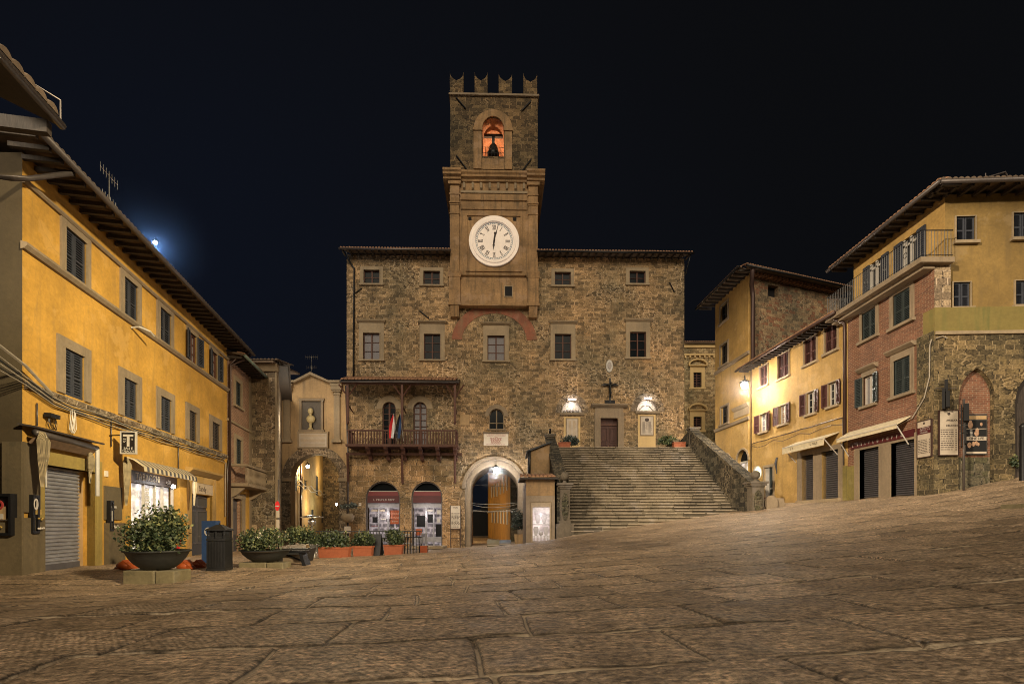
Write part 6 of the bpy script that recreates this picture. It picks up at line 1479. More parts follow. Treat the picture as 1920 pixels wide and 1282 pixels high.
xo = 14.3
bl = MB(W0).box(xo, 15.48, 9.12, 9.30, -23.4, -17.9).build('balcony', M_greyst, BB)
mb = MB(W0); y = -23.2
while y < -18: mb.wedge(14.35, 14.95, [(y, 9.12), (y+.12, 9.12), (y+.12, 9.11), (y, 9.11)]); y += .5
mb.box(xo+.25, 14.95, 8.98, 9.12, -23.3, -18.1); mb.build('balcony_cornice', M_greyst, bl)
rz0, rz1 = 9.30, 10.25; mb = MB(W0)
mb.tube([(xo+.06, rz1, -23.35), (xo+.06, rz1, -17.95), (15.46, rz1, -17.95)], .022, 5); mb.tube([(xo+.06, rz0+.08, -23.35), (xo+.06, rz0+.08, -17.95), (15.46, rz0+.08, -17.95)], .015, 5); mb.tube([(xo+.06, rz1, -23.35), (15.4, rz1, -23.35)], .022, 5); mb.build('handrail', M_black, bl)
mb = MB(W0); k = 0
def bars(x, y):
    mb.tube([(x, rz0, y), (x, rz1, y)], .011, 4)
y = -23.3
while y < -17.95:
    bars(xo+.06, y); y += .115; k += 1
    if k % 9 == 4: mb.tube([(xo+.06, rz0+.45+.1*math.sin(t), y+.08*math.cos(t)) for t in [i*math.pi/5 for i in range(11)]], .012, 4)
x = xo+.17
while x < 15.4: bars(x, -17.95); x += .115
x = xo+.17
while x < 15.4: bars(x, -23.35); x += .115
mb.build('iron_bars', M_black, bl)
# aerial and roof hatch on top right
t = thing('roof_skylight', 'open skylight frame and bent aerial on the roof at the top right', 'skylight', (18, 19.6, 12.4))
mb = MB(W0); a_ = pt(1840, 336, 18.6); b_ = pt(1885, 323, 18.6); mb.tube([(a_.x, a_.z, -a_.y), (b_.x, b_.z, -b_.y), (b_.x+.12, b_.z-.25, -b_.y)], .035, 5); mb.tube([(a_.x+.15, a_.z-.05, -a_.y-.3), (b_.x+.05, b_.z-.1, -b_.y-.3)], .03, 5); c_ = pt(1848, 325, 18.6); mb.tube([(c_.x, c_.z, -c_.y), (c_.x, c_.z-.5, -c_.y)], .02, 4); mb.build('frame', M_pipe, t)
# cables on the brick corner
t = thing('corner_cables', 'pale cable curling down the corner of the brick building beside the notice boards', 'cables', (15, 18.2, 5))
mb = MB(FBR); mb.tube([(uE-2.3, 3.95, .08), (uE-1.6, 3.75, .08), (uE-.9, 3.9, .08), (uE-.35, 4.5, .08), (uE-.12, 5.2, .08), (uE-.08, 6.3, .1), (uE+.0, 6.5, .1)], .02, 6); mb.build('cable', M_cable, t)
MB(FF).tube([(0, 6.5, .05), (.25, 6.58, .05), (.4, 6.5, .05)], .02, 5).build('cable', M_cable, t)
# notice boards
def board(fr, u0, u1, v0, v1, name, label, head, lines, top_red=False, cat='sign'):
    t = thing(name, label, cat, fr.P((u0+u1)/2, v0, .05)); MB(fr).box(u0, u1, v0, v1, .03, .07).build('panel', M_plaque, t)
    mb = MB(fr)
    for q in ((u0-.03, u0, v0-.03, v1+.03), (u1, u1+.03, v0-.03, v1+.03), (u0, u1, v0-.03, v0), (u0, u1, v1, v1+.03)): mb.box(*q, .02, .085)
    mb.build('frame', M_copper, t); W_ = u1-u0; Hh = v1-v0
    hd = MB(fr); hd.ball(((u0+u1)/2, v1-Hh*.065, .075), Hh*.035, 8, sz=.1); hd.build('emblem', M_ink, t)
    for (x, y, wd, s, mt) in head: text(fr, s, u0+W_*x, v1-Hh*y, Hh*.042, .072+.002, mt, t, maxw=W_*wd)
    mb = MB(fr); mr = MB(fr); rr = random.Random(len(label))
    for (ya, yb, stp, mm) in lines:
        y = ya
        while y < yb:
            x = .05
            while x < .72: l = rr.uniform(.06, .18); (mr if mm else mb).box(u0+W_*x, u0+W_*min(.76, x+l), v1-Hh*(y+.018), v1-Hh*y, .07, .073); x += l+.03
            mb.box(u0+W_*.86, u0+W_*.93, v1-Hh*(y+.022), v1-Hh*y, .07, .073); y += stp
    mb.build('printed_lines', M_ink, t); 
    if mr.V: mr.build('printed_lines', M_ink_red, t)
    if top_red:
        o = MB(fr).box(u0, u1, v1-Hh*.36, v1-Hh*.17, .07, .076).build('red_band', M_red, t); glyphs(fr, u0+W_*.2, u0+W_*.95, v1-Hh*.215, Hh*.03, .076, M_white, o); glyphs(fr, u0+W_*.2, u0+W_*.95, v1-Hh*.265, Hh*.03, .076, M_white, o, seed=4); glyphs(fr, u0+W_*.2, u0+W_*.75, v1-Hh*.335, Hh*.035, .076, M_white, o, seed=6)
    return t
board(FBR, FBR.u(1724), FBR.u(1749), FBR.v(1724, 858), FBR.v(1724, 792), 'notice_board', 'slanting white notice board with a dark red band, left of the larger board', [], [(.52, .9, .045, False)], top_red=True)
board(FF, FF.u(1759), FF.u(1793), FF.v(1759, 853), FF.v(1759, 771), 'notice_board', 'tall white notice board with listed names between the slanting board and the pointed arch', [(.66, .215, .6, 'ANGELICA', M_ink), (.66, .335, .6, 'HELICON', M_ink)], [(.42, .9, .05, False)])
# cinema poster case inside pointed arch
fp = FF; t = thing('poster_case', 'glazed cinema poster case reading ONE LIFE inside the pointed brick arch', 'poster case', fp.P(fp.u(1830), fp.v(1830, 851), -.3))
pw = -.06; u0, u1, v0, v1 = fp.u(1812, pw), fp.u(1849.5, pw), fp.v(1812, 850, pw), fp.v(1812, 778, pw); w_, h_ = u1-u0, v1-v0
MB(fp).box(u0-.04, u1+.04, v0-.04, v1+.04, -.2, pw-.02).build('case', M_steel, t)
po = MB(fp).box(u0, u1, v0, v0+h_*.86, pw-.02, pw).build('poster', M_dark, t)
MB(fp).box(u0, u1, v1-h_*.11, v1-h_*.02, pw-.02, pw+.005).build('header', M_tan, t)
mb = MB(fp); mb.box(u0, u1, v0+h_*.34, v0+h_*.44, pw, pw+.004); mb.box(u0, u1, v0, v0+h_*.05, pw, pw+.004); mb.box(u0, u1, v0+h_*.635, v0+h_*.65, pw, pw+.004)
mb.build('pale_bands', M_plaque, po); text(fp, 'ONE LIFE', (u0+u1)/2, v0+h_*.39, .09, pw+.006, M_ink, po, maxw=w_*.9)
mb = MB(fp)
for (x, y, r_) in ((.2, .74, .1), (.2, .8, .07), (.52, .53, .09), (.54, .6, .07), (.75, .76, .05), (.15, .22, .08), (.35, .25, .07), (.5, .27, .06), (.6, .24, .05)): mb.ball((u0+w_*x, v0+h_*y, pw), r_, 8, sy=1.3, sz=.05)
mb.build('faces', plain('poster_skin', (.40, .24, .15), .6, var=.8, scale=20), po)
mb = MB(fp)
for k in range(5): mb.box(u0+w_*.17, u0+w_*.3, v0+h_*(.45+.035*k), v0+h_*(.47+.035*k), pw, pw+.003)
mb.build('poster_text', M_white, po)
# edge-on traffic lights / signs and pole
p = pt(1807, 912, 17.7); t = thing('sign_post', 'thin grey pole with edge-on road signs in front of the pointed arch', 'road sign', (p.x, p.y, 0.9))
zt_ = (HY-748)/960*17.7; MB(W0).tube([(p.x, .9, -p.y), (p.x, zt_, -p.y)], .035, 10).build('pole', M_pipe, t)
for (a_, b_, dx_, wd) in ((760, 838, -.08, .03), (758, 790, .09, .14), (800, 832, .06, .05)):
    z1_, z0_ = (HY-a_)/960*17.7, (HY-b_)/960*17.7; MB(Frame((p.x+dx_, p.y), yaw=R(47.5))).box(-.22, .22, z0_, z1_, -wd/2, wd/2).build('edge_on_sign', M_dark, t)
mb = MB(W0)
for a_ in (770, 785, 797, 812): mb.box(p.x-.1, p.x+.1, (HY-a_)/960*17.7-.01, (HY-a_)/960*17.7+.012, -p.y-.05, -p.y+.05)
mb.build('clamps', M_steel, t)
p = pt(1774, 740, 17.9); t = thing('wall_signal', 'edge-on black signal lamp fixed to the stone wall above the notice boards', 'signal', p)
mb = MB(Frame((p.x, p.y), yaw=R(47.5))); mb.box(-.18, .18, p.z-.5, p.z+.2, -.10, -.02); mb.box(-.16, .16, p.z-.45, p.z+.1, .0, .10); mb.box(-.1, .1, p.z+.1, p.z+.52, -.04, .05); mb.build('housing', M_dark, t)
MB(W0).tube([(p.x-.3, p.z+.25, -p.y-.1), (p.x+.45, p.z+.25, -p.y-.1)], .018, 5).build('arm', M_pipe, t)
# kerb and dark bollard edge at right
t = thing('kerb_step', 'dark stone kerb step at the right edge of the paving', 'kerb', (11.4, 12, .3))
a_ = (pt(1876, 962, 12.6), pt(1930, 985, 11.4)); fk = Frame((a_[0].x, a_[0].y), (a_[1].x+1.6, a_[1].y-1.4)); zk = gh(a_[0].x, a_[0].y)
mb = MB(fk); mb.box(0, 1.0, zk-.3, zk+.10, -2.0, 0); mb.box(1.01, 3.2, zk-.35, zk+.09, -2.0, .02); mb.build('kerb', M_block, t)
t = thing('iron_bollard', 'dark iron post cut by the right edge of the photo', 'post', (18.05, 18, 1.2)); mb = MB(W0); pq = pt(1917, 900, 17.2); mb.lathe((pq.x+.02, .6, -pq.y), [(.12, 0), (.1, .3), (.09, 2.6), (.11, 2.65), (.03, 2.75)], 12); mb.build('post', M_black, t)
# ivy clump at the wall foot, cloth on the kerb
p = FF.P(FF.u(1898), 2.0, .1); t = thing('wall_plant', 'small bright green plant growing at the foot of the stone front near the right edge', 'plant', p); leafcloud((p.x, p.y, 2.05), (.3, .2, .3), 260, .09, LEAVES, t)
# far stone house right of town hall
f = FH; R1 = thing('far_stone_house', 'pale rubble house with curved window pediments seen between town hall and tall ochre house', 'house', f.P(4, 3))
H = []
u0, u1 = f.u(1300), f.u(1315)
for (y1, y2, kk) in ((698, 726, 1), (781, 806, 1)):
    v1, v0 = f.v(1300, y1), f.v(1300, y2); H.append(rect(u0, u1, v0, v1)); wn = MB(f)
    for q in ((u0-.3, u0, v0, v1), (u1, u1+.3, v0, v1), (u0-.3, u1+.3, v1, v1+.5), (u0-.4, u1+.4, v0-.15, v0)): wn.box(*q, -.1, .06)
    wn.wedge(u0-.45, u1+.45, [(0, v1+.5), (.25, v1+.52), (.25, v1+.6), (0, v1+.62)])
    c = (u0+u1)/2; hw = (u1-u0)/2+.5; wn.ring([(c-hw*math.cos(k*math.pi/12), v1+.62+.55*math.sin(k*math.pi/12)) for k in range(13)], [(c-(hw-.14)*math.cos(k*math.pi/12), v1+.62+.42*math.sin(k*math.pi/12)) for k in range(13)], 0, .25)
    wq = wn.build('window_surround', M_cream, R1); MB(f).box(u0, u1, v0, v1, -.3, -.2).build('pane', M_glass, wq); mb = MB(f)
    for k in range(1, 6): mb.box(u0, u1, v0+(v1-v0)*k/6-.03, v0+(v1-v0)*k/6+.03, -.2, -.14)
    mb.box((u0+u1)/2-.04, (u0+u1)/2+.04, v0, v1, -.2, -.13); mb.build('bars', M_wood, wq)
zt2 = f.v(1300, 652)
MB(f).sheet(rect(0, 9, -1, zt2), H, .3).build('wall', M_stone_pale, R1)
mb = MB(f); mb.box(0, 9, zt2, zt2+.3, -.3, .12); u = .2
while u < 9: mb.box(u, u+.14, zt2-.9, zt2-.7, 0, .14); u += .42
mb.box(0, 9, zt2-.7, zt2-.55, 0, .16); mb.build('cornice', M_cream, R1)
mb = MB(f); mb.wedge(0, 9, [(.35, zt2+.3), (.35, zt2+.38), (-3, zt2+1.1), (-3, zt2+1.0)]); ro = mb.build('roof', M_tile_dk, R1); mb = MB(f); tiles(mb, 0, 9, zt2+.4, -.3, .4, .12, r=.08); mb.build('roof_tiles', M_tile, ro)

# ================================================================== STREET FURNITURE
def bowl(c, rx, rz, h, name, label, plinth=True, blk=(1.0, .5), ht=.2):
    x, y, z = c; t = thing(name, label, 'planter', (x, y, z)); mb = MB(W0); n = 32; prof = [(.30, 0), (.5, .06), (.72, .32), (.88, .62), (.97, .9), (1.04, .93), (1.05, 1.0), (.98, 1.0), (.95, .92)]
    q = [(x+rx*r_*math.cos(2*math.pi*j/n), z+ht+h*hh, -y+rz*r_*math.sin(2*math.pi*j/n)) for r_, hh in prof for j in range(n)]; mb.smooth = True
    mb.add(q, [(i*n+j, i*n+(j+1) % n, (i+1)*n+(j+1) % n, (i+1)*n+j) for i in range(len(prof)-1) for j in range(n)] + [tuple(range((len(prof)-1)*n, len(prof)*n))]); mb.build('bowl', M_bowl, t)
    mb = MB(W0); b0, b1 = blk; cut = x-b0*.5+b0*.62
    mb.box(x-b0*.5, cut-.006, z-.25, z+ht, -y-b1/2, -y+b1/2); mb.box(cut+.006, x+b0*.5, z-.25, z+ht-.008, -y-b1/2-.01, -y+b1/2-.015); o = mb.build('stone_base', M_block, t)
    bv = o.modifiers.new('bev', 'BEVEL'); bv.width = .025; bv.segments = 2
    MB(W0).lathe((x, z+ht+h*.86, -y), [(rx*.9, 0), (rx*.9, .01)], 20).build('soil', M_soil, t)
    return t
# main shrub bowl left
x, y = -7.68, 11.1; z = gh(x, y)
b1 = bowl((x, y, z), .62, .58, .42, 'bowl_planter', 'round black planter bowl with a big leafy shrub, nearest on the left', blk=(1.08, .6), ht=.27)
leafcloud((x, y, z+.94), (.76, .66, .74), 6500, .075, LEAVES, b1, lumps=16); mb = MB(W0)
for k in range(14): a_ = k*2.4; mb.tube([(x+.1*math.cos(a_), z+.5, -y+.1*math.sin(a_)), (x+.28*math.cos(a_), z+.85, -y+.25*math.sin(a_)), (x+.5*math.cos(a_), z+1.2, -y+.4*math.sin(a_))], [.018, .012, .005], 5)
mb.build('stems', M_wood_dk, b1)
x, y = -6.55, 13.6; z = gh(x, y)
b2 = bowl((x, y, z), .64, .5, .32, 'bowl_planter', 'oval black planter bowl with pale flowering shrub, behind the litter bin', blk=(1.15, .55), ht=.16)
leafcloud((x-.0, y, z+.16+.32+.16), (.72, .55, .48), 4200, .07, [LEAVES[1], LEAVES[0], LEAVES[2], leafmat('pale_flower', (.48, .44, .34))], b2, lumps=14)
# litter bin
x, y = -7.28, 12.75; z = gh(x, y); t = thing('litter_bin', 'dark ribbed iron litter bin with pyramid lid beside the shop', 'litter bin', (x, y, z)); fb = Frame((x, y), yaw=R(6), z=z); fb.U = fb.U*.8; fb.N = fb.N*.8
mb = MB(fb); mb.box(-.25, .25, 0.06, .74, -.25, .25)
for k in range(9): u_ = -.245+k*.0613
for k in range(12):
    u_ = -.245+k*.0445; mb.box(u_, u_+.03, .08, .72, .25, .262); mb.box(u_, u_+.03, .08, .72, -.262, -.25)
    mb.box(.25, .262, .08, .72, -.245+k*.0445, -.215+k*.0445); mb.box(-.262, -.25, .08, .72, -.245+k*.0445, -.215+k*.0445)
mb.box(-.28, .28, 0, .07, -.28, .28); mb.box(-.275, .275, .74, .80, -.275, .275); mb.build('body', M_iron, t)
mb = MB(fb)
for sx_ in (-1, 1):
    for sz_ in (-1, 1): mb.box(sx_*.24-.02, sx_*.24+.02, .80, .99, sz_*.24-.02, sz_*.24+.02)
mb.box(-.22, .22, .80, .99, -.2, .2); mb.box(-.03, .03, .8, .99, .2, .24)
mb.build('neck', M_iron, t)
mb = MB(fb)
for c_ in (-.11, .11): mb.poly([(c_+.07*math.cos(k*math.pi/6), .895+.055*math.sin(k*math.pi/6)) for k in range(12)], .20, .206)
mb.build('opening', M_dark, t)
mb = MB(fb); mb.add([(-.3, .99, -.3), (.3, .99, -.3), (.3, .99, .3), (-.3, .99, .3), (-.3, 1.02, -.3), (.3, 1.02, -.3), (.3, 1.02, .3), (-.3, 1.02, .3), (-.07, 1.14, -.07), (.07, 1.14, -.07), (.07, 1.14, .07), (-.07, 1.14, .07)], [(0, 1, 2, 3), (0, 4, 5, 1), (1, 5, 6, 2), (2, 6, 7, 3), (3, 7, 4, 0), (4, 8, 9, 5), (5, 9, 10, 6), (6, 10, 11, 7), (7, 11, 8, 4), (8, 11, 10, 9)]); mb.ball((0, 1.16, 0), .03, 8); mb.build('lid', M_iron, t)
# blue panel sign behind bin and shop goods
x, y = -8.3, 14.2; z = gh(x, y)
t = thing('postcard_stand', 'dark blue advertising stand with pale emblem behind the litter bin', 'stand', (x, y, z)); MB(W0).box(x-.28, x+.1, z, z+1.25, -y-.2, -y+.05).build('panel', M_blue, t); MB(W0).ring([(x-.1+.1*math.cos(k*math.pi/8), z+.95+.12*math.sin(k*math.pi/8)) for k in range(15)], [(x-.1+.07*math.cos(k*math.pi/8), z+.95+.09*math.sin(k*math.pi/8)) for k in range(15)], -y+.05, -y+.06).build('emblem', M_white, t)
rr = random.Random(11); M_pk = [plain('toy_%s' % n_, c_, .5, var=.2) for n_, c_ in (('red', (.5, .03, .03)), ('blue', (.04, .1, .4)), ('white', (.6, .58, .55)), ('yellow', (.5, .35, .05)))]
t = thing('souvenir_rack', 'rack of colourful magazines and toys outside the shop left of the blue stand', 'rack', (-9.1, 13.7, gh(-9.1, 13.7)))
z = gh(-9.1, 13.7); MB(W0).tube([(-9.1, z, -13.7), (-9.1, z+1.35, -13.7)], .03, 6).build('pole', M_steel, t)
for j in range(5):
    for k in range(4): a_ = rr.uniform(-.05, .05); MB(W0).box(-9.38+k*.15+a_, -9.27+k*.15+a_, z+.2+j*.23, z+.37+j*.23, -13.62+rr.uniform(-.05, .05), -13.58+.05).build('magazine', rr.choice(M_pk), t)
for k, (px, py, Yq, s) in enumerate(((235, 1048, 13.2, .22), (345, 1053, 13.0, .22), (372, 1045, 13.4, .2), (350, 1035, 14, .17))):
    p = pt(px, py, Yq); z = gh(p.x, p.y); t = thing('toy_heap', ['orange and white bag lying left of the big planter bowl', 'small orange bag on the ground right of the big planter bowl', 'orange wedge-shaped toy lying in front of the souvenir rack', 'orange folded toy nearest to the shop door'][k], 'bag', (p.x, p.y, z)); mb = MB(W0); mb.ball((p.x, z+s*.45, -p.y), s, 10, sy=.55, sz=.8); 
    mb.poly([(p.x-s, z+.02), (p.x+s*1.3, z+.03), (p.x+s*.1, z+s*1.15)], -p.y-.1, -p.y+.12); mb.build('bag', M_orange, t); MB(W0).box(p.x-s*.8, p.x+s*.1, z+s*.25, z+s*.36, -p.y+.10, -p.y+.135).build('stripe', M_white, t)
# bench left of the red planters
x, y = -5.9, 14.6; z = gh(x, y); t = thing('low_bench', 'low dark bench with cream side panels between the oval bowl and the terracotta planters', 'bench', (x, y, z))
x0, x1, yy = pt(523, 1000, 14.6).x, pt(578, 1000, 14.6).x, 14.6
MB(W0).box(x0, x1, z+.36, z+.42, -yy-.22, -yy+.2).build('seat', M_black, t)
for xx in (x0+.03, x1-.1): MB(W0).poly([(xx, z), (xx+.07, z), (xx+.03, z+.36), (xx-.04, z+.36)] if xx < x0+.1 else [(xx, z), (xx+.1, z), (xx-.02, z+.36), (xx-.1, z+.36)], -yy-.2, -yy+.18).build('leg', M_black, t)
MB(W0).box(x0+.1, x1-.15, z+.08, z+.3, -yy-.05, -yy-.02).build('side_panel', M_greyst, t); MB(W0).tube([(x0+.1, z+.33, -yy), (x1-.1, z+.1, -yy)], .025, 6).build('brace', M_black, t)
# dark tub shrub behind bench
x, y = -7.35+.6, 16.8; x = pt(562, 1000, 16.8).x; z = gh(x, y); t = thing('tub_shrub', 'round green shrub in a dark square tub behind the low bench', 'planter', (x, y, z)); MB(W0).poly([(x-.3, z), (x+.32, z), (x+.42, z+.42), (x-.4, z+.42)], -y-.3, -y+.3).build('tub', M_bowl, t)
leafcloud((x, y, z+.75), (.58, .5, .50), 3200, .08, LEAVES, t, lumps=12)
# terracotta troughs with plants (copies of one)
px0 = (580, 658, 1044, 19.2); troughs = []
M_trlab = ['longest terracotta trough of leafy plants, leftmost of the three by the restaurant', 'short terracotta trough of dense dark plants, middle of the three by the restaurant', 'terracotta trough with sparse plants, rightmost of the three by the restaurant']
for k, (a_, b_, yb_, Yq, dens) in enumerate(((580, 654, 1044, 19.2, 1500), (661, 697, 1041, 19.6, 1100), (719, 754, 1037, 20.4, 700))):
    x0, x1 = pt(a_, 0, Yq).x, pt(b_, 0, Yq).x; z = gh((x0+x1)/2, Yq)+0.0; t = thing('terracotta_trough', M_trlab[k], 'planter', ((x0+x1)/2, Yq, z), 'terracotta troughs in front of the restaurant')
    mb = MB(W0); mb.poly([(x0+.05, z-.1), (x1-.05, z-.1), (x1, z+.36), (x0, z+.36)], -Yq-.35, -Yq); mb.box(x0-.02, x1+.02, z+.34, z+.40, -Yq-.37, -Yq+.025); mb.build('trough', M_terra, t)
    leafcloud(((x0+x1)/2, Yq+.17, z+.55), ((x1-x0)*.58, .28, .48 if k < 2 else .5), dens*2, .10, [LEAVES[0], LEAVES[1], LEAVES_G[1], LEAVES[2]], t, lumps=14)
# iron fence behind the troughs
t = thing('low_iron_fence', 'low black iron railing around the restaurant tables', 'fence', (-6, 21.6, -1.3)); mb = MB(W0); a_, b_ = pt(585, 0, 21.6).x, pt(790, 0, 21.6).x; x = a_; zf = gh(-6, 21.6)
while x < b_: mb.tube([(x, zf, -21.6), (x, zf+1.0, -21.6)], .014, 4); x += .13
mb.build('bars', M_black, t); MB(W0).tube([(a_, zf+1.0, -21.6), (b_, zf+1.0, -21.6)], .022, 5).build('top_rail', M_black, t)
# black sandwich board & tables
x = pt(707, 0, 20.3).x; z = gh(x, 20.3); t = thing('sandwich_board', 'black sandwich board between the middle and right terracotta troughs', 'sign', (x, 20.3, z)); MB(W0).wedge(x-.2, x+.2, [(-20.0, z), (-19.96, z), (-20.2, z+.85), (-20.24, z+.85)]).build('front_board', M_black, t); MB(W0).wedge(x-.2, x+.2, [(-20.5, z), (-20.46, z), (-20.22, z+.85), (-20.26, z+.85)]).build('back_board', M_black, t)
def cafe_table(px, Yq, label, hh=.74):
    x = pt(px, 0, Yq).x; z = gh(x, Yq); t = thing('cafe_table', label, 'table', (x, Yq, z)); MB(W0).box(x-.38, x+.38, z+hh-.03, z+hh, -Yq-.35, -Yq+.35).build('table_top', M_black, t)
    for a_ in (-1, 1):
        for b_ in (-1, 1): MB(W0).tube([(x+a_*.33, z, -Yq+b_*.3), (x+a_*.3, z+hh-.03, -Yq+b_*.27)], .018, 5).build('leg', M_black, t)
    return t
def cafe_chair(px, Yq, label, yaw=0):
    x = pt(px, 0, Yq).x; z = gh(x, Yq); t = thing('cafe_chair', label, 'chair', (x, Yq, z), 'metal chairs outside the restaurant'); fc = Frame((x, Yq), yaw=yaw, z=z)
    MB(fc).box(-.2, .2, .43, .46, -.2, .2).build('seat', M_roller, t); mb = MB(fc)
    for k in range(5): mb.box(-.18+k*.08, -.15+k*.08, .46, .86, -.2, -.185)
    mb.box(-.2, .2, .84, .88, -.21, -.18); mb.build('backrest', M_roller, t)
    for a_ in (-.18, .18):
        for b_ in (-.18, .18): MB(fc).tube([(a_*1.1, 0, b_*1.1), (a_, .43, b_)], .014, 5).build('leg', M_roller, t)
cafe_table(775, 23.5, 'black cafe table in front of the right restaurant arch'); cafe_table(735, 24.5, 'black cafe table behind the right terracotta trough')
cafe_chair(762, 23.2, 'metal slatted chair left of the black cafe table before the right restaurant arch', .4); cafe_chair(790, 23.4, 'metal slatted chair right of the black cafe table before the right restaurant arch', -.5); cafe_chair(748, 25.2, 'metal slatted chair behind the two cafe tables', 2.6)
p = pt(794, 1030, 23.0); z = gh(p.x, 23.0); t = thing('orange_crate', 'small orange crate under the chair before the right restaurant arch', 'crate', (p.x, 23, z)); mb = MB(W0); mb.box(p.x-.16, p.x+.16, z, z+.3, -23.2, -23.0)
for k in range(3): mb.box(p.x-.17, p.x+.17, z+.05+k*.09, z+.10+k*.09, -23.0, -22.98)
mb.build('crate', M_orange, t)
# timber threshold platform at the restaurant corner
t = thing('timber_platform', 'low wooden step platform before the right restaurant arch', 'platform', (-4.5, 31, -1.6)); mb = MB(W0); x0, x1 = pt(765, 0, 33).x, pt(832, 0, 33).x; z = gh(-5, 33)
for k in range(6): mb.box(x0, x1, z+.02, z+.17, -33.2-k*.3, -32.93-k*.3)
mb.build('planks', M_palest, t)
# menu board on posts
f = FM; u0, u1, v0, v1 = f.u(845, .4), f.u(863, .4), f.v(845, 990, .4), f.v(845, 948, .4)
t = thing('menu_board', 'upright white menu board on dark posts between restaurant and main arch', 'sign', f.P((u0+u1)/2, -1.6, .4)); MB(f).box(u0, u1, v0, v1, .36, .42).build('panel', M_marble, t); mb = MB(f)
for uu_ in (u0-.03, u1+.0): mb.box(uu_, uu_+.04, -1.7, v1+.04, .34, .44)
mb.box(u0, u1, v0-.08, v0-.02, .36, .43); mb.box(u0, u1, v0-.7, v0-.66, .36, .43); mb.build('frame', M_copper, t); text(f, 'VIZI', (u0+u1)/2, v1-.13, .13, .424, M_ink, t, maxw=(u1-u0)*.6)
mb = MB(f); vv = v1-.55
while vv > v0+.05:
    uu_ = u0+.05
    while uu_ < u1-.1: l = rr.uniform(.05, .15); mb.box(uu_, min(u1-.05, uu_+l), vv, vv+.04, .42, .424); uu_ += l+.03
    vv -= .085
mb.build('printed_lines', M_ink, t)
# patio heater
p = pt(585, 975, 18.5); x, y = p.x, 18.5; z = gh(x, y); t = thing('patio_heater', 'slim silver patio heater with round reflector in front of the bust arch', 'heater', (x, y, z)); h_ = (HY-970)/960*18.5-z
MB(W0).tube([(x, z, -y), (x, z+h_-.25, -y)], .035, 10).build('pole', M_steel, t); MB(W0).lathe((x, z+h_-.28, -y), [(.07, 0), (.13, .04), (.13, .2), (.08, .24)], 14).build('burner', M_steel, t); MB(W0).lathe((x, z+h_, -y), [(.42, 0), (.40, .03), (.2, .07), (.03, .1)], 22).build('reflector', M_steel, t); MB(W0).lathe((x, z, -y), [(.24, 0), (.24, .08), (.19, .5), (.06, .52)], 16).build('base', M_steel, t)
# hanging flower bowl on the pipe at the palace corner
p = pt(652, 978, 34.5); t = thing('hanging_flower_bowl', 'round stone bowl on a post with feathery grey plant, beside the town hall', 'planter', (p.x, p.y, -1.7)); mb = MB(W0)
mb.lathe((p.x, p.z-.05, -p.y), [(.06, 0), (.3, .08), (.42, .3), (.42, .45), (.32, .62), (.28, .6)], 18); mb.build('bowl', M_palest, t); MB(W0).tube([(p.x, -1.8, -p.y), (p.x, p.z, -p.y)], .05, 8).build('post', M_black, t); MB(W0).box(p.x-.22, p.x+.22, p.z-.75, p.z-.3, -p.y+.05, -p.y+.08).build('label_plate', M_marble, t); leafcloud((p.x, p.y, p.z+1.0), (.75, .4, .25), 420, .16, [LEAVES_G[2], LEAVES_G[1]], t, lumps=6)
MB(W0).tube([(p.x, p.z+.5, -p.y), (p.x, p.z+.95, -p.y)], .015, 4).build('stem', M_wood_dk, t)
# one way sign pole near arch
p = pt(522, 1000, 17.2); z = gh(p.x, p.y); t = thing('street_sign_pole', 'thin pole with a small red no-entry disc and plates left of the bust arch', 'road sign', (p.x, p.y, z)); zt_ = (HY-915)/960*17.2; MB(W0).tube([(p.x, z, -p.y), (p.x, zt_+.3, -p.y)], .025, 8).build('pole', M_pipe, t)
MB(W0).poly([(p.x-.02+.08*math.cos(k*math.pi/8), (HY-948)/960*17.2+.16*math.sin(k*math.pi/8)) for k in range(16)], -p.y+.03, -p.y+.04).build('no_entry_disc', M_flagred, t); MB(W0).box(p.x-.08, p.x+.04, (HY-949)/960*17.2-.01, (HY-949)/960*17.2+.03, -p.y+.04, -p.y+.045).build('white_bar', M_white, t)
for (a_, b_) in ((957, 970), (974, 990)): MB(W0).box(p.x-.05, p.x+.05, (HY-b_)/960*17.2, (HY-a_)/960*17.2, -p.y+.03, -p.y+.045).build('plate', M_plaque, t)
# pots and bush at the main arch
p = pt(975, 1015, 33.5); z = gh(p.x, 33.5)
t = thing('stone_planter_box', 'square tan planter box with tall flowering bush at the right foot of the main arch', 'planter', (p.x, 33.5, z)); MB(W0).poly([(p.x-.33, z-.05), (p.x+.33, z-.05), (p.x+.38, z+.62), (p.x-.38, z+.62)], -33.9, -33.2).build('box', M_tan, t)
leafcloud((p.x-.15, 33.6, z+1.3), (.62, .5, .9), 3200, .11, LEAVES_G[:3]+[leafmat('pink_flower', (.42, .25, .22))], t, lumps=14)
for k, (px, lab) in enumerate(((925, 'heap of dark and cream menus on a low stand inside the main arch, left'), (948, 'dark low display tray with cream edge inside the main arch, right'))):
    p = pt(px, 1014, 33.0); z = gh(p.x, 33); t = thing('display_stand', lab, 'stand', (p.x, 33, z)); mb = MB(W0); mb.wedge(p.x-.4, p.x+.36, [(-33.3, z), (-32.8, z), (-32.85, z+.16), (-33.3, z+.45-.1*k)]); mb.build('tray', M_block if k == 0 else M_iron, t); MB(W0).box(p.x-.38, p.x+.34, z+.08, z+.13, -32.82, -32.76).build('edge_strip', M_plaque, t)
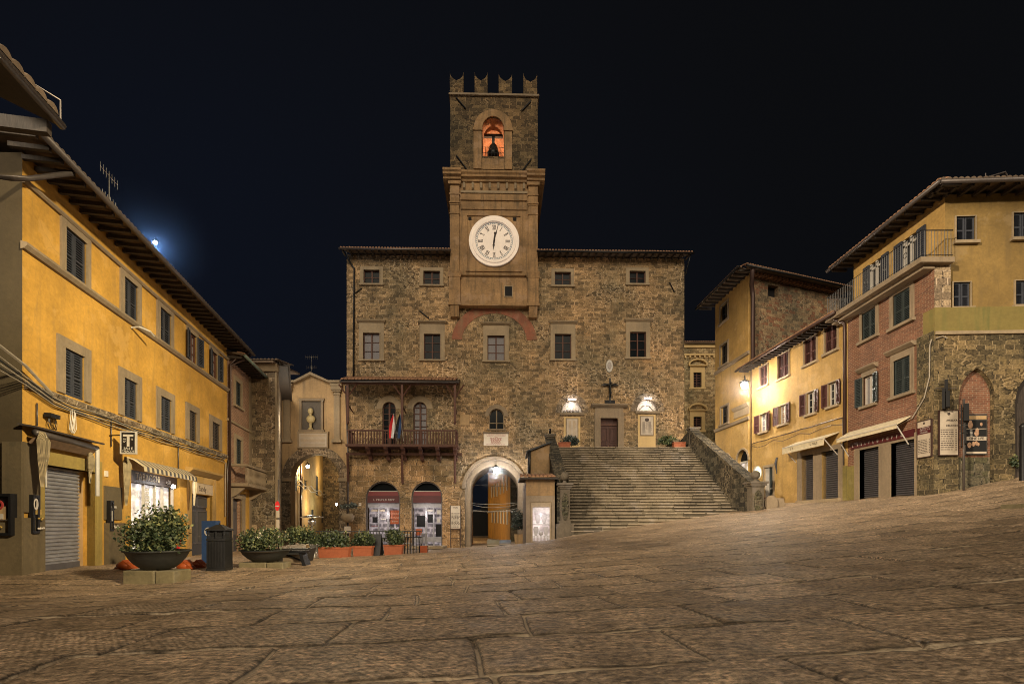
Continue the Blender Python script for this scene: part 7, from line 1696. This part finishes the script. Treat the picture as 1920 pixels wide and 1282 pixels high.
# landing planters
for k, (px0, px1, Yq, y1, lab) in enumerate(((1047.5, 1070.5, 33.9, 850, 'terracotta planter box with dark bush left of the town hall door'), (1263.5, 1287, 33.9, 845, 'terracotta planter box with green bush right of the town hall door'))):
    x0, x1 = pt(px0, 0, Yq).x, pt(px1, 0, Yq).x; t = thing('planter_box', lab, 'planter', ((x0+x1)/2, Yq+.3, 4.98)); mb = MB(W0); mb.box(x0+.03, x1-.03, 4.99, 5.3, -Yq-.45, -Yq-.08); mb.box(x0, x1, 5.28, 5.36, -Yq-.48, -Yq-.05); mb.build('box', M_terra, t)
    s_ = 1 if k == 0 else -1; leafcloud(((x0+x1)/2+s_*.5, Yq+.8, 5.45), (.72, .45, .48), 2600, .11, LEAVES_G if k == 0 else LEAVES, t, lumps=12)
# small plaques on wall left of shop
t = thing('house_number_plate', 'tiny white square plate on the town hall wall left of the first restaurant arch', 'sign', FM.P(FM.u(675), FM.v(675, 946), .05)); MB(FM).box(FM.u(673), FM.u(677.5), FM.v(675, 948), FM.v(675, 942.5), .02, .05).build('plate', M_marble, t); MB(FM).box(FM.u(674.6), FM.u(676), FM.v(675, 946), FM.v(675, 944.5), .05, .055).build('mark', M_ink, t)

# ================================================================== LIGHT
fill_sun = bpy.data.lights.new('fill_sun', 'SUN'); fill_sun.energy = 1.6; fill_sun.angle = R(35); fill_sun.color = (1, .84, .62); so = bpy.data.objects.new('fill_sun', fill_sun); COL.objects.link(so)  # soft night fill added in place of the square's lamps out of view
so.rotation_euler = Vector((.05, .88, -.48)).to_track_quat('-Z', 'Y').to_euler()
def fill_spot(loc, tgt, e, col, r=2.0, ang=70, name='fill_spot'):  # spots added out of view to brighten the houses on both sides
    l = bpy.data.lights.new(name, 'SPOT'); l.energy = e; l.color = col; l.shadow_soft_size = r; l.spot_size = R(ang); l.spot_blend = .8
    o = bpy.data.objects.new(name, l); COL.objects.link(o); o.location = loc; o.rotation_euler = (Vector(tgt)-Vector(loc)).to_track_quat('-Z', 'Y').to_euler(); return o
fill_spot((34, -16, 20), (-11, 17, 2.2), 115000, (1, .80, .5), 1.5, 21)
fill_spot((34, -16, 20), (-11.4, 15.5, 4.4), 80000, (1, .86, .5), 1.0, 9)  # narrower added spot for the bright pool on the yellow wall
fill_spot((-38, -24, 24), (15, 25, 3.5), 190000, (1, .82, .58), 1.5, 20)
def pl(loc, e, col=(1, .9, .8), r=.1, name='lamp_light'):
    l = bpy.data.lights.new(name, 'POINT'); l.energy = e; l.color = col; l.shadow_soft_size = r; o = bpy.data.objects.new(name, l); COL.objects.link(o); o.location = loc; return o
pl((13.2, 39.5, 5.5), 260, (1, .85, .6))  # added light with no lamp there, brightens the far stone house
pl((-14.2, 33.5, 6.5), 160, (1, .82, .6))  # added light with no lamp there, brightens the gate with the bust
for px in (1072.5, 1214): q = FM.P(FM.u(px), FM.v(px, 756), .10); pl(q, 8, (1, .92, .9))
q = FL.P(FL.u(325), 1.4, .5); pl(q, 9, (1, .93, .9))
q = FM.P((FM.u(904)+FM.u(945))/2, FM.v(904, 280), -1.9); pl(q, 150, (1, .62, .36), .1)
for px in (718, 800): q = FM.P(FM.u(px), .6, -.5); pl(q+Vector((0, -.9, 0)), 25, (1, .9, .85))
pl((1.45, 24.7, .4), 10, (1, .92, .95))
p = pt(291, 455, 27); lamp(p, .10, emis('blue_white_lamp_glow', (.7, .85, 1), 30), 'roof_lamp', 'small blue-white lamp glowing just above the roofline of the yellow building', 380, (.5, .7, 1), size=.12)
MB(W0).tube([(p.x, p.z, -p.y), (p.x, 4, -p.y)], .05, 6).build('pole', M_black, bpy.data.objects['roof_lamp'])
import bmesh
def mist(p, r, dens, col, label):
    """thin night mist catching the light round a lamp, densest at the lamp"""
    m_ = bpy.data.materials.new('thin_mist'); m_.use_nodes = True; n_ = m_.node_tree; n_.nodes.clear(); vo_ = n_.nodes.new('ShaderNodeVolumePrincipled')
    vo_.inputs['Color'].default_value = c4(col)
    tc_ = n_.nodes.new('ShaderNodeTexCoord'); ln_ = n_.nodes.new('ShaderNodeVectorMath'); ln_.operation = 'LENGTH'; n_.links.new(tc_.outputs['Object'], ln_.inputs[0])
    mr_ = n_.nodes.new('ShaderNodeMapRange'); n_.links.new(ln_.outputs['Value'], mr_.inputs[0]); mr_.inputs[1].default_value = 0; mr_.inputs[2].default_value = r*.95; mr_.inputs[3].default_value = 1; mr_.inputs[4].default_value = 0
    n_.links.new(mathn(n_, 'MULTIPLY', mathn(n_, 'POWER', mr_.outputs[0], 2.5), dens), vo_.inputs['Density'])
    n_.links.new(vo_.outputs[0], n_.nodes.new('ShaderNodeOutputMaterial').inputs['Volume'])
    hz = MB(W0).ball((p.x, p.z, -p.y), r, 24).build('haze', m_, None, p)
    bm_ = bmesh.new(); bm_.from_mesh(hz.data); bmesh.ops.remove_doubles(bm_, verts=bm_.verts, dist=.02); bmesh.ops.recalc_face_normals(bm_, faces=bm_.faces); bm_.to_mesh(hz.data); bm_.free()
    return tag(hz, label, kind='stuff')
mist(p, 3.6, .045, (.4, .62, 1), 'thin blue mist glowing round the lamp above the left roofline')
mist(pt(1396, 722, 29.2), 2.6, .05, (1, .9, .8), 'faint warm mist glowing round the street lamp on the ochre corner')
mist(pt(930, 880, 35.3), 1.9, .08, (.9, .94, 1), 'faint white mist glowing round the lantern in the main arch')

for o in [q for q in scene.objects if q.parent is None and 'category' in q]:
    b_ = o.name.split('.')[0]
    if 'group' not in o and sum(1 for q in scene.objects if q.parent is None and 'category' in q and q.name.split('.')[0] == b_) > 1: o['group'] = b_.replace('_', ' ')+'s around the square'
    if len(o['label'].split()) > 16: print('LONG LABEL', o.name, len(o['label'].split()))
scene.render.engine = 'CYCLES'
scene.view_settings.view_transform = 'Standard'; scene.view_settings.look = 'None'; scene.view_settings.gamma = 1; scene.view_settings.exposure = .55
scene.cycles.pixel_filter_type = 'BLACKMAN_HARRIS'; scene.cycles.filter_width = 1.0; scene.cycles.max_bounces = 5; scene.cycles.sample_clamp_indirect = 4
